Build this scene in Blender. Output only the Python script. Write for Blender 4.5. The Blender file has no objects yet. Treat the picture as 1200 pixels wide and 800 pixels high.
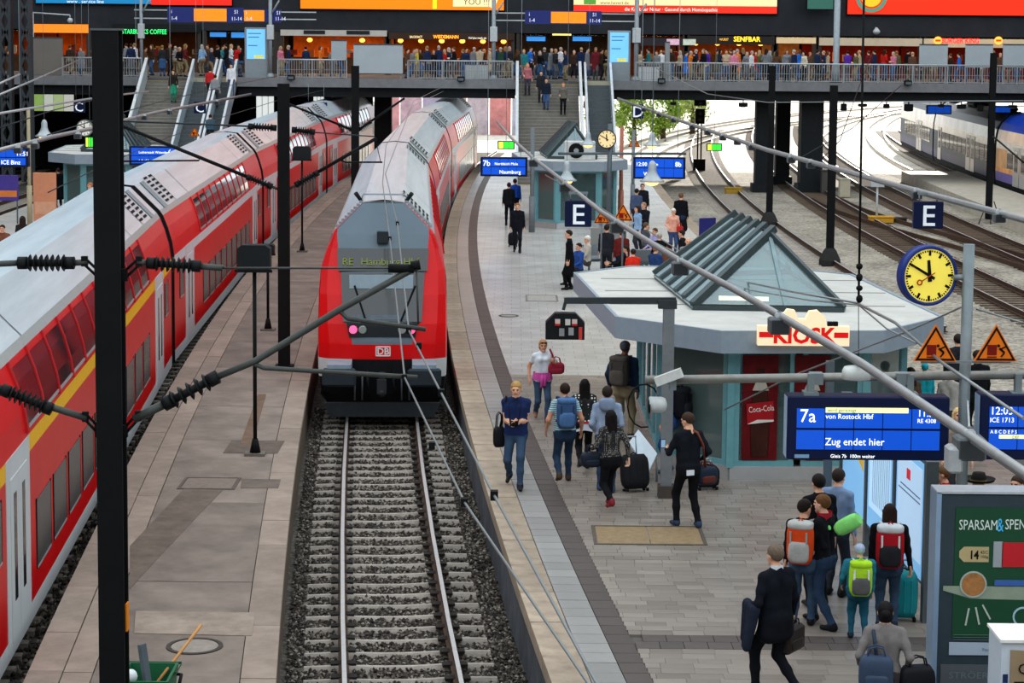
import bpy, math, random
import numpy as np
from mathutils import Vector, Matrix
R = random.Random(7)
S = bpy.context.scene
COL = S.collection
PI = math.pi
# ---------------------------------------------------------------- camera
FPX, CYP, PITCH, ROLL, CAMH = 2450.0, 297.0, math.atan(.105), math.radians(.5), 8.3
cam = bpy.data.cameras.new('camera')
cam.sensor_fit = 'HORIZONTAL'; cam.sensor_width = 36.0
cam.lens = FPX / 1200 * 36
cam.shift_y = (CYP - 400) / 1200
cam.clip_start = .5; cam.clip_end = 2000
co = bpy.data.objects.new('camera', cam); COL.objects.link(co)
co.matrix_world = Matrix.Translation((0, 0, CAMH)) @ Matrix.Rotation(PI/2 - PITCH, 4, 'X') @ Matrix.Rotation(ROLL, 4, 'Z')
S.camera = co
# ---------------------------------------------------------------- light
S.view_settings.view_transform = 'Standard'; S.view_settings.look = 'None'
S.view_settings.gamma = 1; S.view_settings.use_curve_mapping = False
S.view_settings.exposure = 0.0
wd = bpy.data.worlds.new('sky'); S.world = wd; wd.use_nodes = True
bg = wd.node_tree.nodes['Background']
bg.inputs[0].default_value = (.86, .94, 1.0, 1); bg.inputs[1].default_value = 1.9
sun = bpy.data.lights.new('sun', 'SUN'); sun.energy = 9.0; sun.angle = math.radians(1.5); sun.color = (1, .93, .82)
so = bpy.data.objects.new('sun', sun); COL.objects.link(so)
SUN_EL, SUN_AZ = math.radians(19), math.radians(14)      # beyond the hall's end wall, a little to the right
so.rotation_euler = Vector((math.sin(SUN_AZ)*math.cos(SUN_EL), math.cos(SUN_AZ)*math.cos(SUN_EL), math.sin(SUN_EL))).to_track_quat('Z', 'Y').to_euler()
try:
    S.cycles.use_denoising = True
    S.cycles.max_bounces = 6; S.cycles.transparent_max_bounces = 16
    S.cycles.sample_clamp_indirect = 4
except Exception: pass

# ---------------------------------------------------------------- placing: a photo point on a known plane of the place
def _ray(px, py):
    a = -ROLL; dx, dy = px-600, py-400
    x = 600+dx*math.cos(a)-dy*math.sin(a); y = 400+dx*math.sin(a)+dy*math.cos(a)
    xc, yc = (x-600)/FPX, -(y-CYP)/FPX
    c, s = math.cos(PITCH), math.sin(PITCH)
    return xc, c+yc*s, -s+yc*c
def W(px, py, z):                    # on the horizontal plane z
    d = _ray(px, py); t = (z-CAMH)/d[2]; return Vector((d[0]*t, d[1]*t, z))
def WD(px, py, Y):                   # at distance Y down the tracks
    d = _ray(px, py); t = Y/d[1]; return Vector((d[0]*t, Y, CAMH+d[2]*t))
PZ = .76                             # platform height over rail top
def EDGE(Y): return 6.92e-4*Y*Y - .12626*Y + 3.153      # kerb line of the passenger platform
def HEAD(Y): return 2*6.92e-4*Y - .12626
def TR(o, Y): return EDGE(Y)+o

# ---------------------------------------------------------------- materials
MATS = {}
def lin(c):
    if isinstance(c, str):
        c = [int(c[i:i+2], 16)/255 for i in (0, 2, 4)]
        c = [(x/12.92 if x < .04045 else ((x+.055)/1.055)**2.4) for x in c]
    return tuple(c)
def M(col, rough=.55, metal=0, var=.12, sc=6, bump=0, emit=0, rnd=0, name=None, spec=.14, stretch=None, bsc=None):
    key = (col, rough, metal, var, sc, bump, emit, rnd, spec, stretch, bsc)
    if key in MATS: return MATS[key]
    m = bpy.data.materials.new(name or 'paint'); m.use_nodes = True
    nt = m.node_tree; N = nt.nodes; L = nt.links; b = N['Principled BSDF']; c = lin(col)
    b.inputs['Roughness'].default_value = rough; b.inputs['Metallic'].default_value = metal
    b.inputs['Specular IOR Level'].default_value = spec
    b.inputs['Base Color'].default_value = (*c, 1)
    if emit:
        b.inputs['Emission Color'].default_value = (*c, 1); b.inputs['Emission Strength'].default_value = emit
    if var or bump:
        tc = N.new('ShaderNodeTexCoord'); src = tc.outputs['Object']
        if stretch:
            mp = N.new('ShaderNodeMapping'); mp.inputs['Scale'].default_value = stretch
            L.new(src, mp.inputs['Vector']); src = mp.outputs['Vector']
        nz = N.new('ShaderNodeTexNoise'); nz.inputs['Scale'].default_value = sc; nz.inputs['Detail'].default_value = 4
        nz.inputs['Roughness'].default_value = .65
        L.new(src, nz.inputs['Vector'])
    if var:
        mr = N.new('ShaderNodeMapRange'); mr.inputs['From Min'].default_value = .3; mr.inputs['From Max'].default_value = .7
        mr.inputs['To Min'].default_value = 1-var; mr.inputs['To Max'].default_value = 1+var
        L.new(nz.outputs['Fac'], mr.inputs['Value']); fac = mr.outputs[0]
        if rnd:
            oi = N.new('ShaderNodeObjectInfo'); m2 = N.new('ShaderNodeMapRange')
            m2.inputs['To Min'].default_value = 1-rnd; m2.inputs['To Max'].default_value = 1+rnd
            L.new(oi.outputs['Random'], m2.inputs['Value'])
            mu = N.new('ShaderNodeMath'); mu.operation = 'MULTIPLY'; L.new(fac, mu.inputs[0]); L.new(m2.outputs[0], mu.inputs[1]); fac = mu.outputs[0]
        vm = N.new('ShaderNodeVectorMath'); vm.operation = 'SCALE'; vm.inputs[0].default_value = c
        L.new(fac, vm.inputs['Scale']); L.new(vm.outputs[0], b.inputs['Base Color'])
    if bump:
        if bsc:
            nb = N.new('ShaderNodeTexNoise'); nb.inputs['Scale'].default_value = bsc; nb.inputs['Detail'].default_value = 3; L.new(src, nb.inputs['Vector'])
        else: nb = nz
        bp = N.new('ShaderNodeBump'); bp.inputs['Strength'].default_value = bump; bp.inputs['Distance'].default_value = .02
        L.new(nb.outputs['Fac'], bp.inputs['Height']); L.new(bp.outputs[0], b.inputs['Normal'])
    MATS[key] = m; return m
def GLASS(tint='B8D4D4', refl=.12, name='glass', op=.15):
    key = ('g', tint, refl, op)
    if key in MATS: return MATS[key]
    m = bpy.data.materials.new(name); m.use_nodes = True; nt = m.node_tree; N = nt.nodes; L = nt.links
    N.remove(N['Principled BSDF']); out = N['Material Output']
    tr = N.new('ShaderNodeBsdfTransparent'); tr.inputs[0].default_value = (*lin(tint), 1)
    gl = N.new('ShaderNodeBsdfGlossy'); gl.inputs['Roughness'].default_value = .04; gl.inputs['Color'].default_value = (.9, .95, 1, 1)
    df = N.new('ShaderNodeBsdfDiffuse'); df.inputs['Color'].default_value = (*lin(tint), 1)
    fr = N.new('ShaderNodeLayerWeight'); pw = N.new('ShaderNodeMath'); pw.operation = 'POWER'; pw.inputs[1].default_value = 4; L.new(fr.outputs['Facing'], pw.inputs[0])
    ad = N.new('ShaderNodeMath'); ad.operation = 'ADD'; ad.inputs[1].default_value = refl; ad.use_clamp = True; L.new(pw.outputs[0], ad.inputs[0])
    m1 = N.new('ShaderNodeMixShader'); m1.inputs[0].default_value = op; L.new(tr.outputs[0], m1.inputs[1]); L.new(df.outputs[0], m1.inputs[2])
    m2 = N.new('ShaderNodeMixShader'); L.new(ad.outputs[0], m2.inputs[0]); L.new(m1.outputs[0], m2.inputs[1]); L.new(gl.outputs[0], m2.inputs[2])
    L.new(m2.outputs[0], out.inputs['Surface']); MATS[key] = m; return m
STEEL = lambda: M('6F777B', .45, .3, .12)
DARK = lambda: M('1C1F21', .7, 0, .2, 5)
GREY = lambda: M('8E9496', .5, .1, .1)
LGREY = lambda: M('B9BFC1', .5, .1, .08)
BLACK = lambda: M('0D0E0F', .7, 0, .15)
WHITE = lambda: M('DDE1E2', .5, 0, .05)

# ---------------------------------------------------------------- mesh collector
def frame(a, b):
    d = (Vector(b)-Vector(a)); n = d.normalized()
    u = n.cross(Vector((0, 0, 1)))
    if u.length < 1e-4: u = n.cross(Vector((0, 1, 0)))
    u.normalize(); return n, u, u.cross(n)
class B:
    def __init__(s): s.v = []; s.f = []; s.m = []; s.s = []
    def add(s, vs, fs, mi=0, sm=False):
        o = len(s.v); s.v += [tuple(v) for v in vs]
        for f in fs: s.f.append([i+o for i in f]); s.m.append(mi); s.s.append(sm)
        return s
    def box(s, x0, x1, y0, y1, z0, z1, mi=0):
        return s.add([(x0,y0,z0),(x1,y0,z0),(x1,y1,z0),(x0,y1,z0),(x0,y0,z1),(x1,y0,z1),(x1,y1,z1),(x0,y1,z1)],
                     [(0,3,2,1),(4,5,6,7),(0,1,5,4),(1,2,6,5),(2,3,7,6),(3,0,4,7)], mi)
    def cbox(s, c, d, mi=0): return s.box(c[0]-d[0]/2, c[0]+d[0]/2, c[1]-d[1]/2, c[1]+d[1]/2, c[2]-d[2]/2, c[2]+d[2]/2, mi)
    def rbox(s, x0, x1, y0, y1, z0, z1, r=.03, mi=0):           # box with chamfered upright edges and top
        p = [(x0+r,y0),(x1-r,y0),(x1,y0+r),(x1,y1-r),(x1-r,y1),(x0+r,y1),(x0,y1-r),(x0,y0+r)]
        cx, cy = (x0+x1)/2, (y0+y1)/2; k = lambda q: (cx+(q[0]-cx)*(1-2*r/max(x1-x0, .01)), cy+(q[1]-cy)*(1-2*r/max(y1-y0, .01)))
        rings = [[(*k(q), z0) for q in p], [(*q, z0+r) for q in p], [(*q, z1-r) for q in p], [(*k(q), z1) for q in p]]
        return s.loft(rings, mi, caps=True)
    def loft(s, rings, mi=0, caps=True, sm=False, close=True):
        n = len(rings[0]); vs = [p for r in rings for p in r]; fs = []
        for i in range(len(rings)-1):
            for j in range(n if close else n-1):
                k = (j+1) % n; fs.append((i*n+j, i*n+k, (i+1)*n+k, (i+1)*n+j))
        s.add(vs, fs, mi, sm)
        if caps and close:
            o = len(s.v)-len(vs); m = len(rings)-1
            s.f.append([o+j for j in range(n)][::-1]); s.m.append(mi); s.s.append(False)
            s.f.append([o+m*n+j for j in range(n)]); s.m.append(mi); s.s.append(False)
        return s
    def tube(s, a, b, r, r2=None, n=8, mi=0, sm=True):
        r2 = r if r2 is None else r2; nn, u, w = frame(a, b); a, b = Vector(a), Vector(b)
        ring = lambda c, q: [c+(u*math.cos(2*PI*i/n)+w*math.sin(2*PI*i/n))*q for i in range(n)]
        return s.loft([ring(a, r), ring(b, r2)], mi, True, sm)
    def path(s, pts, r, n=6, mi=0):
        pts = [Vector(p) for p in pts]; rings = []
        for i, p in enumerate(pts):
            d = (pts[min(i+1, len(pts)-1)]-pts[max(i-1, 0)]); _, u, w = frame((0,0,0), d)
            rings.append([p+(u*math.cos(2*PI*j/n)+w*math.sin(2*PI*j/n))*r for j in range(n)])
        return s.loft(rings, mi, True, True)
    def bar(s, a, b, w, h, mi=0):                                # rectangular bar between two points
        nn, u, v = frame(a, b); a, b = Vector(a), Vector(b)
        ring = lambda c: [c-u*w/2-v*h/2, c+u*w/2-v*h/2, c+u*w/2+v*h/2, c-u*w/2+v*h/2]
        return s.loft([ring(a), ring(b)], mi, True)
    def lathe(s, prof, n=16, c=(0,0,0), mi=0, ax='z', sm=True, caps=True):
        rings = []
        for r, h in prof:
            rg = []
            for i in range(n):
                a = 2*PI*i/n; x, y = r*math.cos(a), r*math.sin(a)
                q = {'z': (x, y, h), 'y': (x, h, -y), 'x': (h, x, y)}[ax]
                rg.append((q[0]+c[0], q[1]+c[1], q[2]+c[2]))
            rings.append(rg)
        return s.loft(rings, mi, caps, sm)
    def prism(s, poly, z0, z1, mi=0):                            # plan polygon (x,y), upright
        return s.loft([[(*p, z0) for p in poly], [(*p, z1) for p in poly]], mi, True)
    def vprism(s, poly, y0, y1, mi=0):                           # elevation polygon (x,z), thick in y
        return s.loft([[(p[0], y0, p[1]) for p in poly], [(p[0], y1, p[1]) for p in poly]], mi, True)
    def quad(s, a, b, c, d, mi=0): return s.add([a, b, c, d], [(0,1,2,3)], mi)
    def sph(s, c, rx, ry=None, rz=None, n=10, m=6, mi=0):
        ry = ry or rx; rz = rz or rx; rings = []
        for i in range(m+1):
            t = -PI/2+PI*(i+.001)/(m+.002); rings.append([(c[0]+rx*math.cos(t)*math.cos(2*PI*j/n), c[1]+ry*math.cos(t)*math.sin(2*PI*j/n), c[2]+rz*math.sin(t)) for j in range(n)])
        return s.loft(rings, mi, True, True)
    def mesh(s, name):
        me = bpy.data.meshes.new(name); me.from_pydata(s.v, [], s.f)
        me.polygons.foreach_set('material_index', s.m); me.polygons.foreach_set('use_smooth', s.s)
        me.update()
        bm = __import__('bmesh').new(); bm.from_mesh(me); __import__('bmesh').ops.recalc_face_normals(bm, faces=bm.faces); bm.to_mesh(me); bm.free()
        return me
    def ob(s, name, mats, parent=None, loc=(0,0,0), rz=0, **k):
        return link(name, s.mesh(name), mats, parent, loc, rz, **k)
def link(name, me, mats, parent=None, loc=(0,0,0), rz=0, label=None, cat=None, group=None, kind=None):
    mats = mats if isinstance(mats, (list, tuple)) else [mats]
    if len(me.materials) == 0:
        for m in mats: me.materials.append(m)
    o = bpy.data.objects.new(name, me); COL.objects.link(o)
    o.location = loc; o.rotation_euler = (0, 0, rz) if not isinstance(rz, (tuple, list)) else rz
    if parent: o.parent = parent
    return tag(o, label, cat, group, kind)
def tag(o, label=None, cat=None, group=None, kind=None):
    if label: o['label'] = label
    if cat: o['category'] = cat
    if group: o['group'] = group
    if kind: o['kind'] = kind
    return o
def E(name, loc=(0,0,0), rz=0, label=None, cat=None, group=None, kind=None, parent=None):
    o = bpy.data.objects.new(name, None); o.empty_display_size = .2; COL.objects.link(o); o.location = loc; o.rotation_euler = (0, 0, rz)
    if parent: o.parent = parent
    return tag(o, label, cat, group, kind)
def dup(src, loc=None, rz=None, parent=None, label=None, group=None):
    o = src.copy(); COL.objects.link(o); o.parent = parent
    if loc is not None: o.location = loc
    if rz is not None: o.rotation_euler[2] = rz
    if label: o['label'] = label
    if group: o['group'] = group
    for c in src.children: dup(c, parent=o)
    return o
TXT = {}
def text(s, size, loc, mat, parent=None, name='lettering', rx=PI/2, rz=0, align='LEFT', ext=.004, xs=1.0, bold=0):
    key = (s, align, ext, bold)
    if key not in TXT:
        cu = bpy.data.curves.new('lettering', 'FONT'); cu.body = s; cu.size = 1; cu.align_x = align; cu.extrude = ext; cu.resolution_u = 2; cu.offset = bold
        to = bpy.data.objects.new('tmp', cu)
        me = bpy.data.meshes.new_from_object(to); bpy.data.objects.remove(to)
        TXT[key] = me
    me = TXT[key]
    if len(me.materials) == 0: me.materials.append(mat)
    o = bpy.data.objects.new(name, me); COL.objects.link(o); o.location = loc; o.rotation_euler = (rx, 0, rz); o.scale = (size*xs, size, size)
    o.material_slots[0].link = 'OBJECT'; o.material_slots[0].material = mat
    if parent: o.parent = parent
    return o
# ================================================================= SETTING
def BALLAST(c1, c2, sc=14):
    m = bpy.data.materials.new('ballast'); m.use_nodes = True; N = m.node_tree.nodes; L = m.node_tree.links; b = N['Principled BSDF']
    tc = N.new('ShaderNodeTexCoord'); v = N.new('ShaderNodeTexVoronoi'); v.inputs['Scale'].default_value = sc; L.new(tc.outputs['Object'], v.inputs['Vector'])
    n = N.new('ShaderNodeTexNoise'); n.inputs['Scale'].default_value = .35; n.inputs['Detail'].default_value = 3; L.new(tc.outputs['Object'], n.inputs['Vector'])
    sp = N.new('ShaderNodeSeparateColor'); L.new(v.outputs['Color'], sp.inputs[0])
    mx = N.new('ShaderNodeMix'); mx.data_type = 'RGBA'; mx.inputs[6].default_value = (*lin(c1), 1); mx.inputs[7].default_value = (*lin(c2), 1)
    av = N.new('ShaderNodeMath'); av.operation = 'MULTIPLY_ADD'; av.inputs[1].default_value = .75; L.new(sp.outputs[0], av.inputs[0])
    m3 = N.new('ShaderNodeMath'); m3.operation = 'MULTIPLY_ADD'; m3.inputs[1].default_value = 1.4; m3.inputs[2].default_value = -.55; L.new(n.outputs['Fac'], m3.inputs[0]); L.new(m3.outputs[0], av.inputs[2])
    L.new(av.outputs[0], mx.inputs[0]); L.new(mx.outputs[2], b.inputs['Base Color']); b.inputs['Roughness'].default_value = .9
    bp = N.new('ShaderNodeBump'); bp.inputs['Strength'].default_value = 1; bp.inputs['Distance'].default_value = .06; bp.invert = True
    L.new(v.outputs['Distance'], bp.inputs['Height']); L.new(bp.outputs[0], b.inputs['Normal']); return m
def PAVER(c1, c2, bw, bh, mortar='77736C', name='paving', rough=.5, rot=0):
    m = bpy.data.materials.new(name); m.use_nodes = True; N = m.node_tree.nodes; L = m.node_tree.links; b = N['Principled BSDF']
    tc = N.new('ShaderNodeTexCoord'); br = N.new('ShaderNodeTexBrick'); L.new(tc.outputs['Object'], br.inputs['Vector'])
    br.inputs['Color1'].default_value = (*lin(c1), 1); br.inputs['Color2'].default_value = (*lin(c2), 1); br.inputs['Mortar'].default_value = (*lin(mortar), 1)
    br.inputs['Scale'].default_value = 1; br.inputs['Mortar Size'].default_value = .006; br.inputs['Brick Width'].default_value = bw; br.inputs['Row Height'].default_value = bh
    n = N.new('ShaderNodeTexNoise'); n.inputs['Scale'].default_value = .8; n.inputs['Detail'].default_value = 5; L.new(tc.outputs['Object'], n.inputs['Vector'])
    mr = N.new('ShaderNodeMapRange'); mr.inputs['From Min'].default_value = .3; mr.inputs['From Max'].default_value = .7; mr.inputs['To Min'].default_value = .82; mr.inputs['To Max'].default_value = 1.1; L.new(n.outputs['Fac'], mr.inputs['Value'])
    vm = N.new('ShaderNodeVectorMath'); vm.operation = 'SCALE'; L.new(br.outputs['Color'], vm.inputs[0]); L.new(mr.outputs[0], vm.inputs['Scale']); L.new(vm.outputs[0], b.inputs['Base Color'])
    b.inputs['Roughness'].default_value = rough; b.inputs['Specular IOR Level'].default_value = .5; return m
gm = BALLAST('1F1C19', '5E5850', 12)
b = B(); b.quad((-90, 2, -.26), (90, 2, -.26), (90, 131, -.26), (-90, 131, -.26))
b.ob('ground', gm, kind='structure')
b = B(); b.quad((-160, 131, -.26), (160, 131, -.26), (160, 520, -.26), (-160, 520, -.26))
b.ob('ground', BALLAST('B8AE9C', 'EFE7DA', 9), kind='structure')  # very pale ballast: glare of the sunlit ground put into the colour
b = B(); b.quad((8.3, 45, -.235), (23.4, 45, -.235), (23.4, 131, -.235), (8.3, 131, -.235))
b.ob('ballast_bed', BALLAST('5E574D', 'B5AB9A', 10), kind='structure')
YS = lambda a, c, st: [a+(c-a)*i/max(1, round((c-a)/st)) for i in range(max(1, round((c-a)/st))+1)]
def strip(b, o0, o1, ya, yb, z0, z1, mi=0, st=4, fo=EDGE):
    ys = YS(ya, yb, st)
    rings = [[(fo(y)+o0, y, z0), (fo(y)+o1, y, z0), (fo(y)+o1, y, z1), (fo(y)+o0, y, z1)] for y in ys]
    return b.loft(rings, mi, True)
# ----------------------------------------------------------------- tracks
rail_top = M('C9C6C4', .42, .7, .08); rail_rust = M('4A372C', .7, .2, .2)
slp_m = M('9C938A', .8, 0, .2, 9, .3, rnd=.12, name='concrete'); slp_w = M('5C4E42', .85, 0, .25, 9, rnd=.2, name='timber')
def sleeper_mesh():
    b = B(); h = [(-1.3, .0), (-1.28, .05), (-.75, .065), (-.6, .055), (-.2, .04), (.2, .04), (.6, .055), (.75, .065), (1.28, .05), (1.3, .0)]
    rings = [[(x, -.1, -.12), (x, .1, -.12), (x, .055, z-.05), (x, .03, z-.012), (x, -.03, z-.012), (x, -.055, z-.05)] for x, z in h]
    return b.loft(rings, 0, True).mesh('sleeper')
SLP = sleeper_mesh(); SLP.materials.append(slp_m)
SLPT = B().box(-1.3, 1.3, -.1, .1, -.12, .03).mesh('sleeper'); SLPT.materials.append(slp_w)
CLIP = B().box(-.17, .17, -.08, .08, 0, .035).mesh('rail_clip'); CLIP.materials.append(M('2A2522', .7, .3))
def track(o, ya, yb, label, near=0, sl=SLP, zr=0.0, step=.6, clips=False):
    t = E('railway_track', (TR(o, ya), ya, 0), 0, label, 'track')
    L0 = Vector(t.location)
    for s in (-.753, .753):
        b = B(); rings = []; ys = YS(ya, yb, 5)
        prof = [(-.07, -.18), (.07, -.18), (.07, -.165), (.012, -.14), (.012, -.05), (.036, -.035), (.036, -.004), (.03, 0), (-.03, 0), (-.036, -.004), (-.036, -.035), (-.012, -.05), (-.012, -.14), (-.07, -.165)]
        for y in ys: rings.append([(TR(o, y)+s+p-L0.x, y-L0.y, q) for p, q in prof])
        b.loft(rings, 0, True); n = len(prof)
        for i in range(len(b.f)-2): b.m[i] = 1 if (i % n) == 7 else 0
        b.ob('rail', [rail_rust, rail_top], t)
    y = ya+.3; far = []
    while y < yb:
        p = (TR(o, y), y, -.225); a = -math.atan(HEAD(y))
        if y < near:
            link('sleeper', sl, [], t, Vector(p)-L0, a)
            if clips:
                for s in (-.753, .753): link('rail_clip', CLIP, [], t, Vector((p[0]+s, y, -.185))-L0, a)
        else: far.append((p, a))
        y += step
    if far:
        b = B()
        for p, a in far:
            c, s_ = math.cos(a), math.sin(a)
            vs = [(p[0]+x*c-q*s_-L0.x, p[1]+x*s_+q*c-L0.y, p[2]+z) for x in (-1.3, 1.3) for q in (-.09, .09) for z in (-.05, .045)]
            b.add(vs, [(0,1,3,2),(4,6,7,5),(0,4,5,1),(2,3,7,6),(1,5,7,3)], 0)
        b.ob('sleeper', slp_m if sl is SLP else slp_w, t, kind='stuff')
    return t
OM = -1.68
track(OM, 14, 150, 'railway track with concrete sleepers in front of the train showing red lamps', 47.5, clips=True)
track(-8.12, 16, 150, 'railway track under the long red train at the left', 0)
track(13.75, 60, 190, 'railway track at the right-hand edge of the passenger platform, passing the signal mast', 100)
track(18.5, 50, 200, 'middle railway track on pale ballast behind the yellow clock', 90, SLPT)
track(22.55, 60, 200, 'railway track beside the low platform under the hanging sign E at right', 90, SLPT)
track(-21.6, 75, 150, 'dim railway track beyond the far left platform', 0)
track(-26.5, 75, 150, 'outermost railway track in shadow at the far left', 0)
track(30.1, 85, 190, 'railway track under the blue and silver train', 0)
# curved tracks in the sunlight beyond the bridge
for k, (x0, cv) in enumerate(((6.5, .0022), (9.5, .0028), (20, .0016), (26, .0012))):
    t = E('railway_track', (x0, 132, 0), 0, ('sunlit curving track beyond the bridge, nearest the green trees', 'second sunlit curving track beyond the bridge', 'sunlit track beyond the bridge passing between the dark pillars', 'sunlit track beyond the bridge left of the blue train')[k], 'track')
    for s in (-.75, .75):
        b = B(); b.loft([[(x0*0+s+dx+.05*y+cv*y*y, y, z) for dx, z in ((-.05, -.2), (.05, -.2), (.05, 0), (-.05, 0))] for y in range(0, 190, 8)], 0, True)
        b.ob('rail', M('8F8578', .4, .6), t)
# switch rails between the right-hand tracks
b = B()
for s in (-.75, .75):
    b.loft([[(TR(20.6+1.9*math.cos((y-68)/40*PI)+s+dx, y), y, z) for dx, z in ((-.04, -.18), (.04, -.18), (.04, 0), (-.04, 0))] for y in range(68, 109, 4)], 0, True)
b.ob('switch_track', rail_rust, label='rusty crossover rails joining two tracks behind the yellow clock', cat='track')
# loose ballast stones near the camera
def stones(rects, n, label, seed, size=(.03, .062)):
    rg = np.random.default_rng(seed); vs, fs, mi = [], [], []; k = 0
    base = np.array([(1,0,0),(-1,0,0),(0,1,0),(0,-1,0),(0,0,1),(0,0,-1)], float)
    tri = [(0,2,4),(2,1,4),(1,3,4),(3,0,4),(2,0,5),(1,2,5),(3,1,5),(0,3,5)]
    tot = sum((r[1]-r[0])*(r[3]-r[2]) for r in rects)
    for o0, o1, ya, yb in rects:
        for _ in range(int(n*(o1-o0)*(yb-ya)/tot)):
            y = ya+(yb-ya)*rg.random()**1.25; o = o0+(o1-o0)*rg.random(); x = TR(o, y)
            d = abs((o-OM))
            fr_ = (y-14.3) % .6
            if abs(d-.753) < .1 or (d < 1.33 and (fr_ < .05 or fr_ > .55)): continue
            a, c = rg.random()*6.28, rg.random()*.9
            p = base*rg.uniform(*size, (6, 1))*rg.uniform(.75, 1.25, (6, 3)); p[:, 2] *= .8
            q = np.stack([p[:, 0]*np.cos(a)-p[:, 1]*np.sin(a), p[:, 0]*np.sin(a)+p[:, 1]*np.cos(a), p[:, 2]+p[:, 0]*c*.5], 1)+(x, y, -.252+.04*rg.random())
            vs += q.tolist(); m_ = int(rg.random()**1.6*4); fs += [[i+k for i in t] for t in tri]; mi += [m_]*8; k += 6
    me = bpy.data.meshes.new('ballast_stones'); me.from_pydata(vs, [], fs); me.polygons.foreach_set('material_index', mi)
    link('ballast_stones', me, [M(c, .85, 0, .25, 20) for c in ('332F2B', '4A443E', '665E56', '8C8479')], label=label, cat='ballast', kind='stuff')
stones([(-3.2, -.02, 20, 47)], 46000, 'dark crushed stone ballast between the two platforms', 1, (.02, .042))
stones([(-7.3, -6.22, 20, 55)], 6500, 'dark crushed stone ballast between the long red train and the narrow platform', 2)
# ----------------------------------------------------------------- passenger platform
stone = M('847A71', .3, 0, .2, .6, .1, name='paving', rnd=.07, spec=.5); stone_l = M('95928E', .3, 0, .14, 2, .1, spec=.5, name='paving', rnd=.13)
strip_d = M('544C48', .4, 0, .12, 6, .1, name='paving', rnd=.09)
kerb_m = M('9A8A78', .65, 0, .3, 2.5, .2, name='kerb_stone', rnd=.12)
YB = 46.0; PWID = 9.95
plat = E('platform', (0, 0, 0), 0, kind='structure')
b = B(); strip(b, .03, PWID-.03, 12, YB, -.5, PZ-.03); b.ob('platform_core', M('55524E', .8), plat)
b = B(); strip(b, 1.17, PWID-.45, YB, 124, -.5, PZ); b.ob('platform_top', PAVER('B4B1AB', 'BEBBB5', .5, .4, '928E87', rough=.26), plat)  # far paving paler than near tiles; grazing sheen put into the colour
b = B(); strip(b, .03, 1.17, YB, 124, -.5, PZ-.03); b.ob('platform_core', M('55524E', .8), plat)
def seg(b, o0, o1, y0, y1, z0, z1, mi=0, g=.006):
    return b.loft([[(TR(o0, y)+g, y, z0), (TR(o1, y)-g, y, z0), (TR(o1, y)-g, y, z1), (TR(o0, y)+g, y, z1)] for y in (y0+g, y1-g)], mi, True)
def row(name, o0, o1, ya, yb, st, mat, z0=PZ-.05, z1=PZ, jit=0, g=.006):
    y = ya
    while y < yb:
        j = R.uniform(-jit, jit); bb = B(); seg(bb, o0, o1, y, y+st, z0, z1+j, 0, g)
        cx, cy = TR((o0+o1)/2, y+st/2), y+st/2
        bb.v = [(v[0]-cx, v[1]-cy, v[2]) for v in bb.v]; bb.ob(name, mat, plat, (cx, cy, 0)); y += st
row('kerb_stone', -.04, .44, 20.5, 124, 1.46, kerb_m, PZ-.2, PZ, .004, .008)
row('edge_panel', .0, .06, 20.5, 60, 1.1, M('4E5257', .7, 0, .3, 3, rnd=.15, name='concrete'), -.5, PZ-.2, 0, .01)
row('edge_tile', .44, .85, 21, 55, .4, stone_l, jit=.002); row('edge_tile', .44, .85, 55, 124, 1.2, stone_l)
row('band_tile', .85, 1.17, 21, 52, .4, strip_d, jit=.001); row('band_tile', .85, 1.17, 52, 124, 1.2, strip_d)
row('kerb_stone', PWID-.45, PWID+.03, 46, 124, 3, kerb_m, PZ-.2)
# dark cross band of square tiles near the camera
BAND0 = W(740, 758, PZ).y; by0 = round(BAND0/.2)*.2
for r_ in range(2):
    for i in range(20):
        x = TR(1.17, by0)+.3*i+.15; bb = B().box(-.146, .146, -.146, .146, -.05, 0); bb.ob('band_tile', strip_d, plat, (x+.1*r_, by0+.15+.3*r_, PZ+.001))
TILE = B().box(-.2, .2, -.1, .1, -.05, 0).mesh('paving_tile')
far = {0: B(), 1: B(), 2: B()}; cnt = 0; cols = [stone, M('8E847A', .28, 0, .2, .6, .1, name='paving', rnd=.07, spec=.5), M('796F66', .3, 0, .2, .6, .1, name='paving', rnd=.07, spec=.5)]
TM = []
for c in cols:
    me = TILE.copy(); me.materials.append(c); TM.append(me)
y = 22.2; rowi = 0
holes = []
while y < YB-.1:
    x0 = TR(1.17, y)+R.uniform(0, .4)-.4
    if not (by0-.05 < y < by0+.55):
        x = x0
        while x < TR(PWID-.45, y):
            k = R.choices((0, 1, 2), (.6, .22, .18))[0]; w = .4
            l = max(x, TR(1.17, y+.1)); r_ = min(x+w, TR(PWID-.45, y))
            px = (x+.2)*2450/y+600
            if r_-l > .008 and px < 1260 and not any(h0.x < x+.2 < h1.x and h0.y < y+.1 < h1.y for h0, h1 in holes):
                if cnt < 300 and l == x and r_ == x+w and px < 1110:
                    link('paving_tile', TM[k], [], plat, (x+.2, y+.1, PZ+R.uniform(-.002, .001))).scale = (.992, .985, 1); cnt += 1
                else: far[k].box(l+.003, r_-.003, y+.003, y+.197, PZ-.03, PZ+R.uniform(-.002, .001))
            x += w
    y += .2; rowi += 1
for k in far: far[k].ob('paving_tile', cols[k], plat, kind='stuff')
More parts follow.
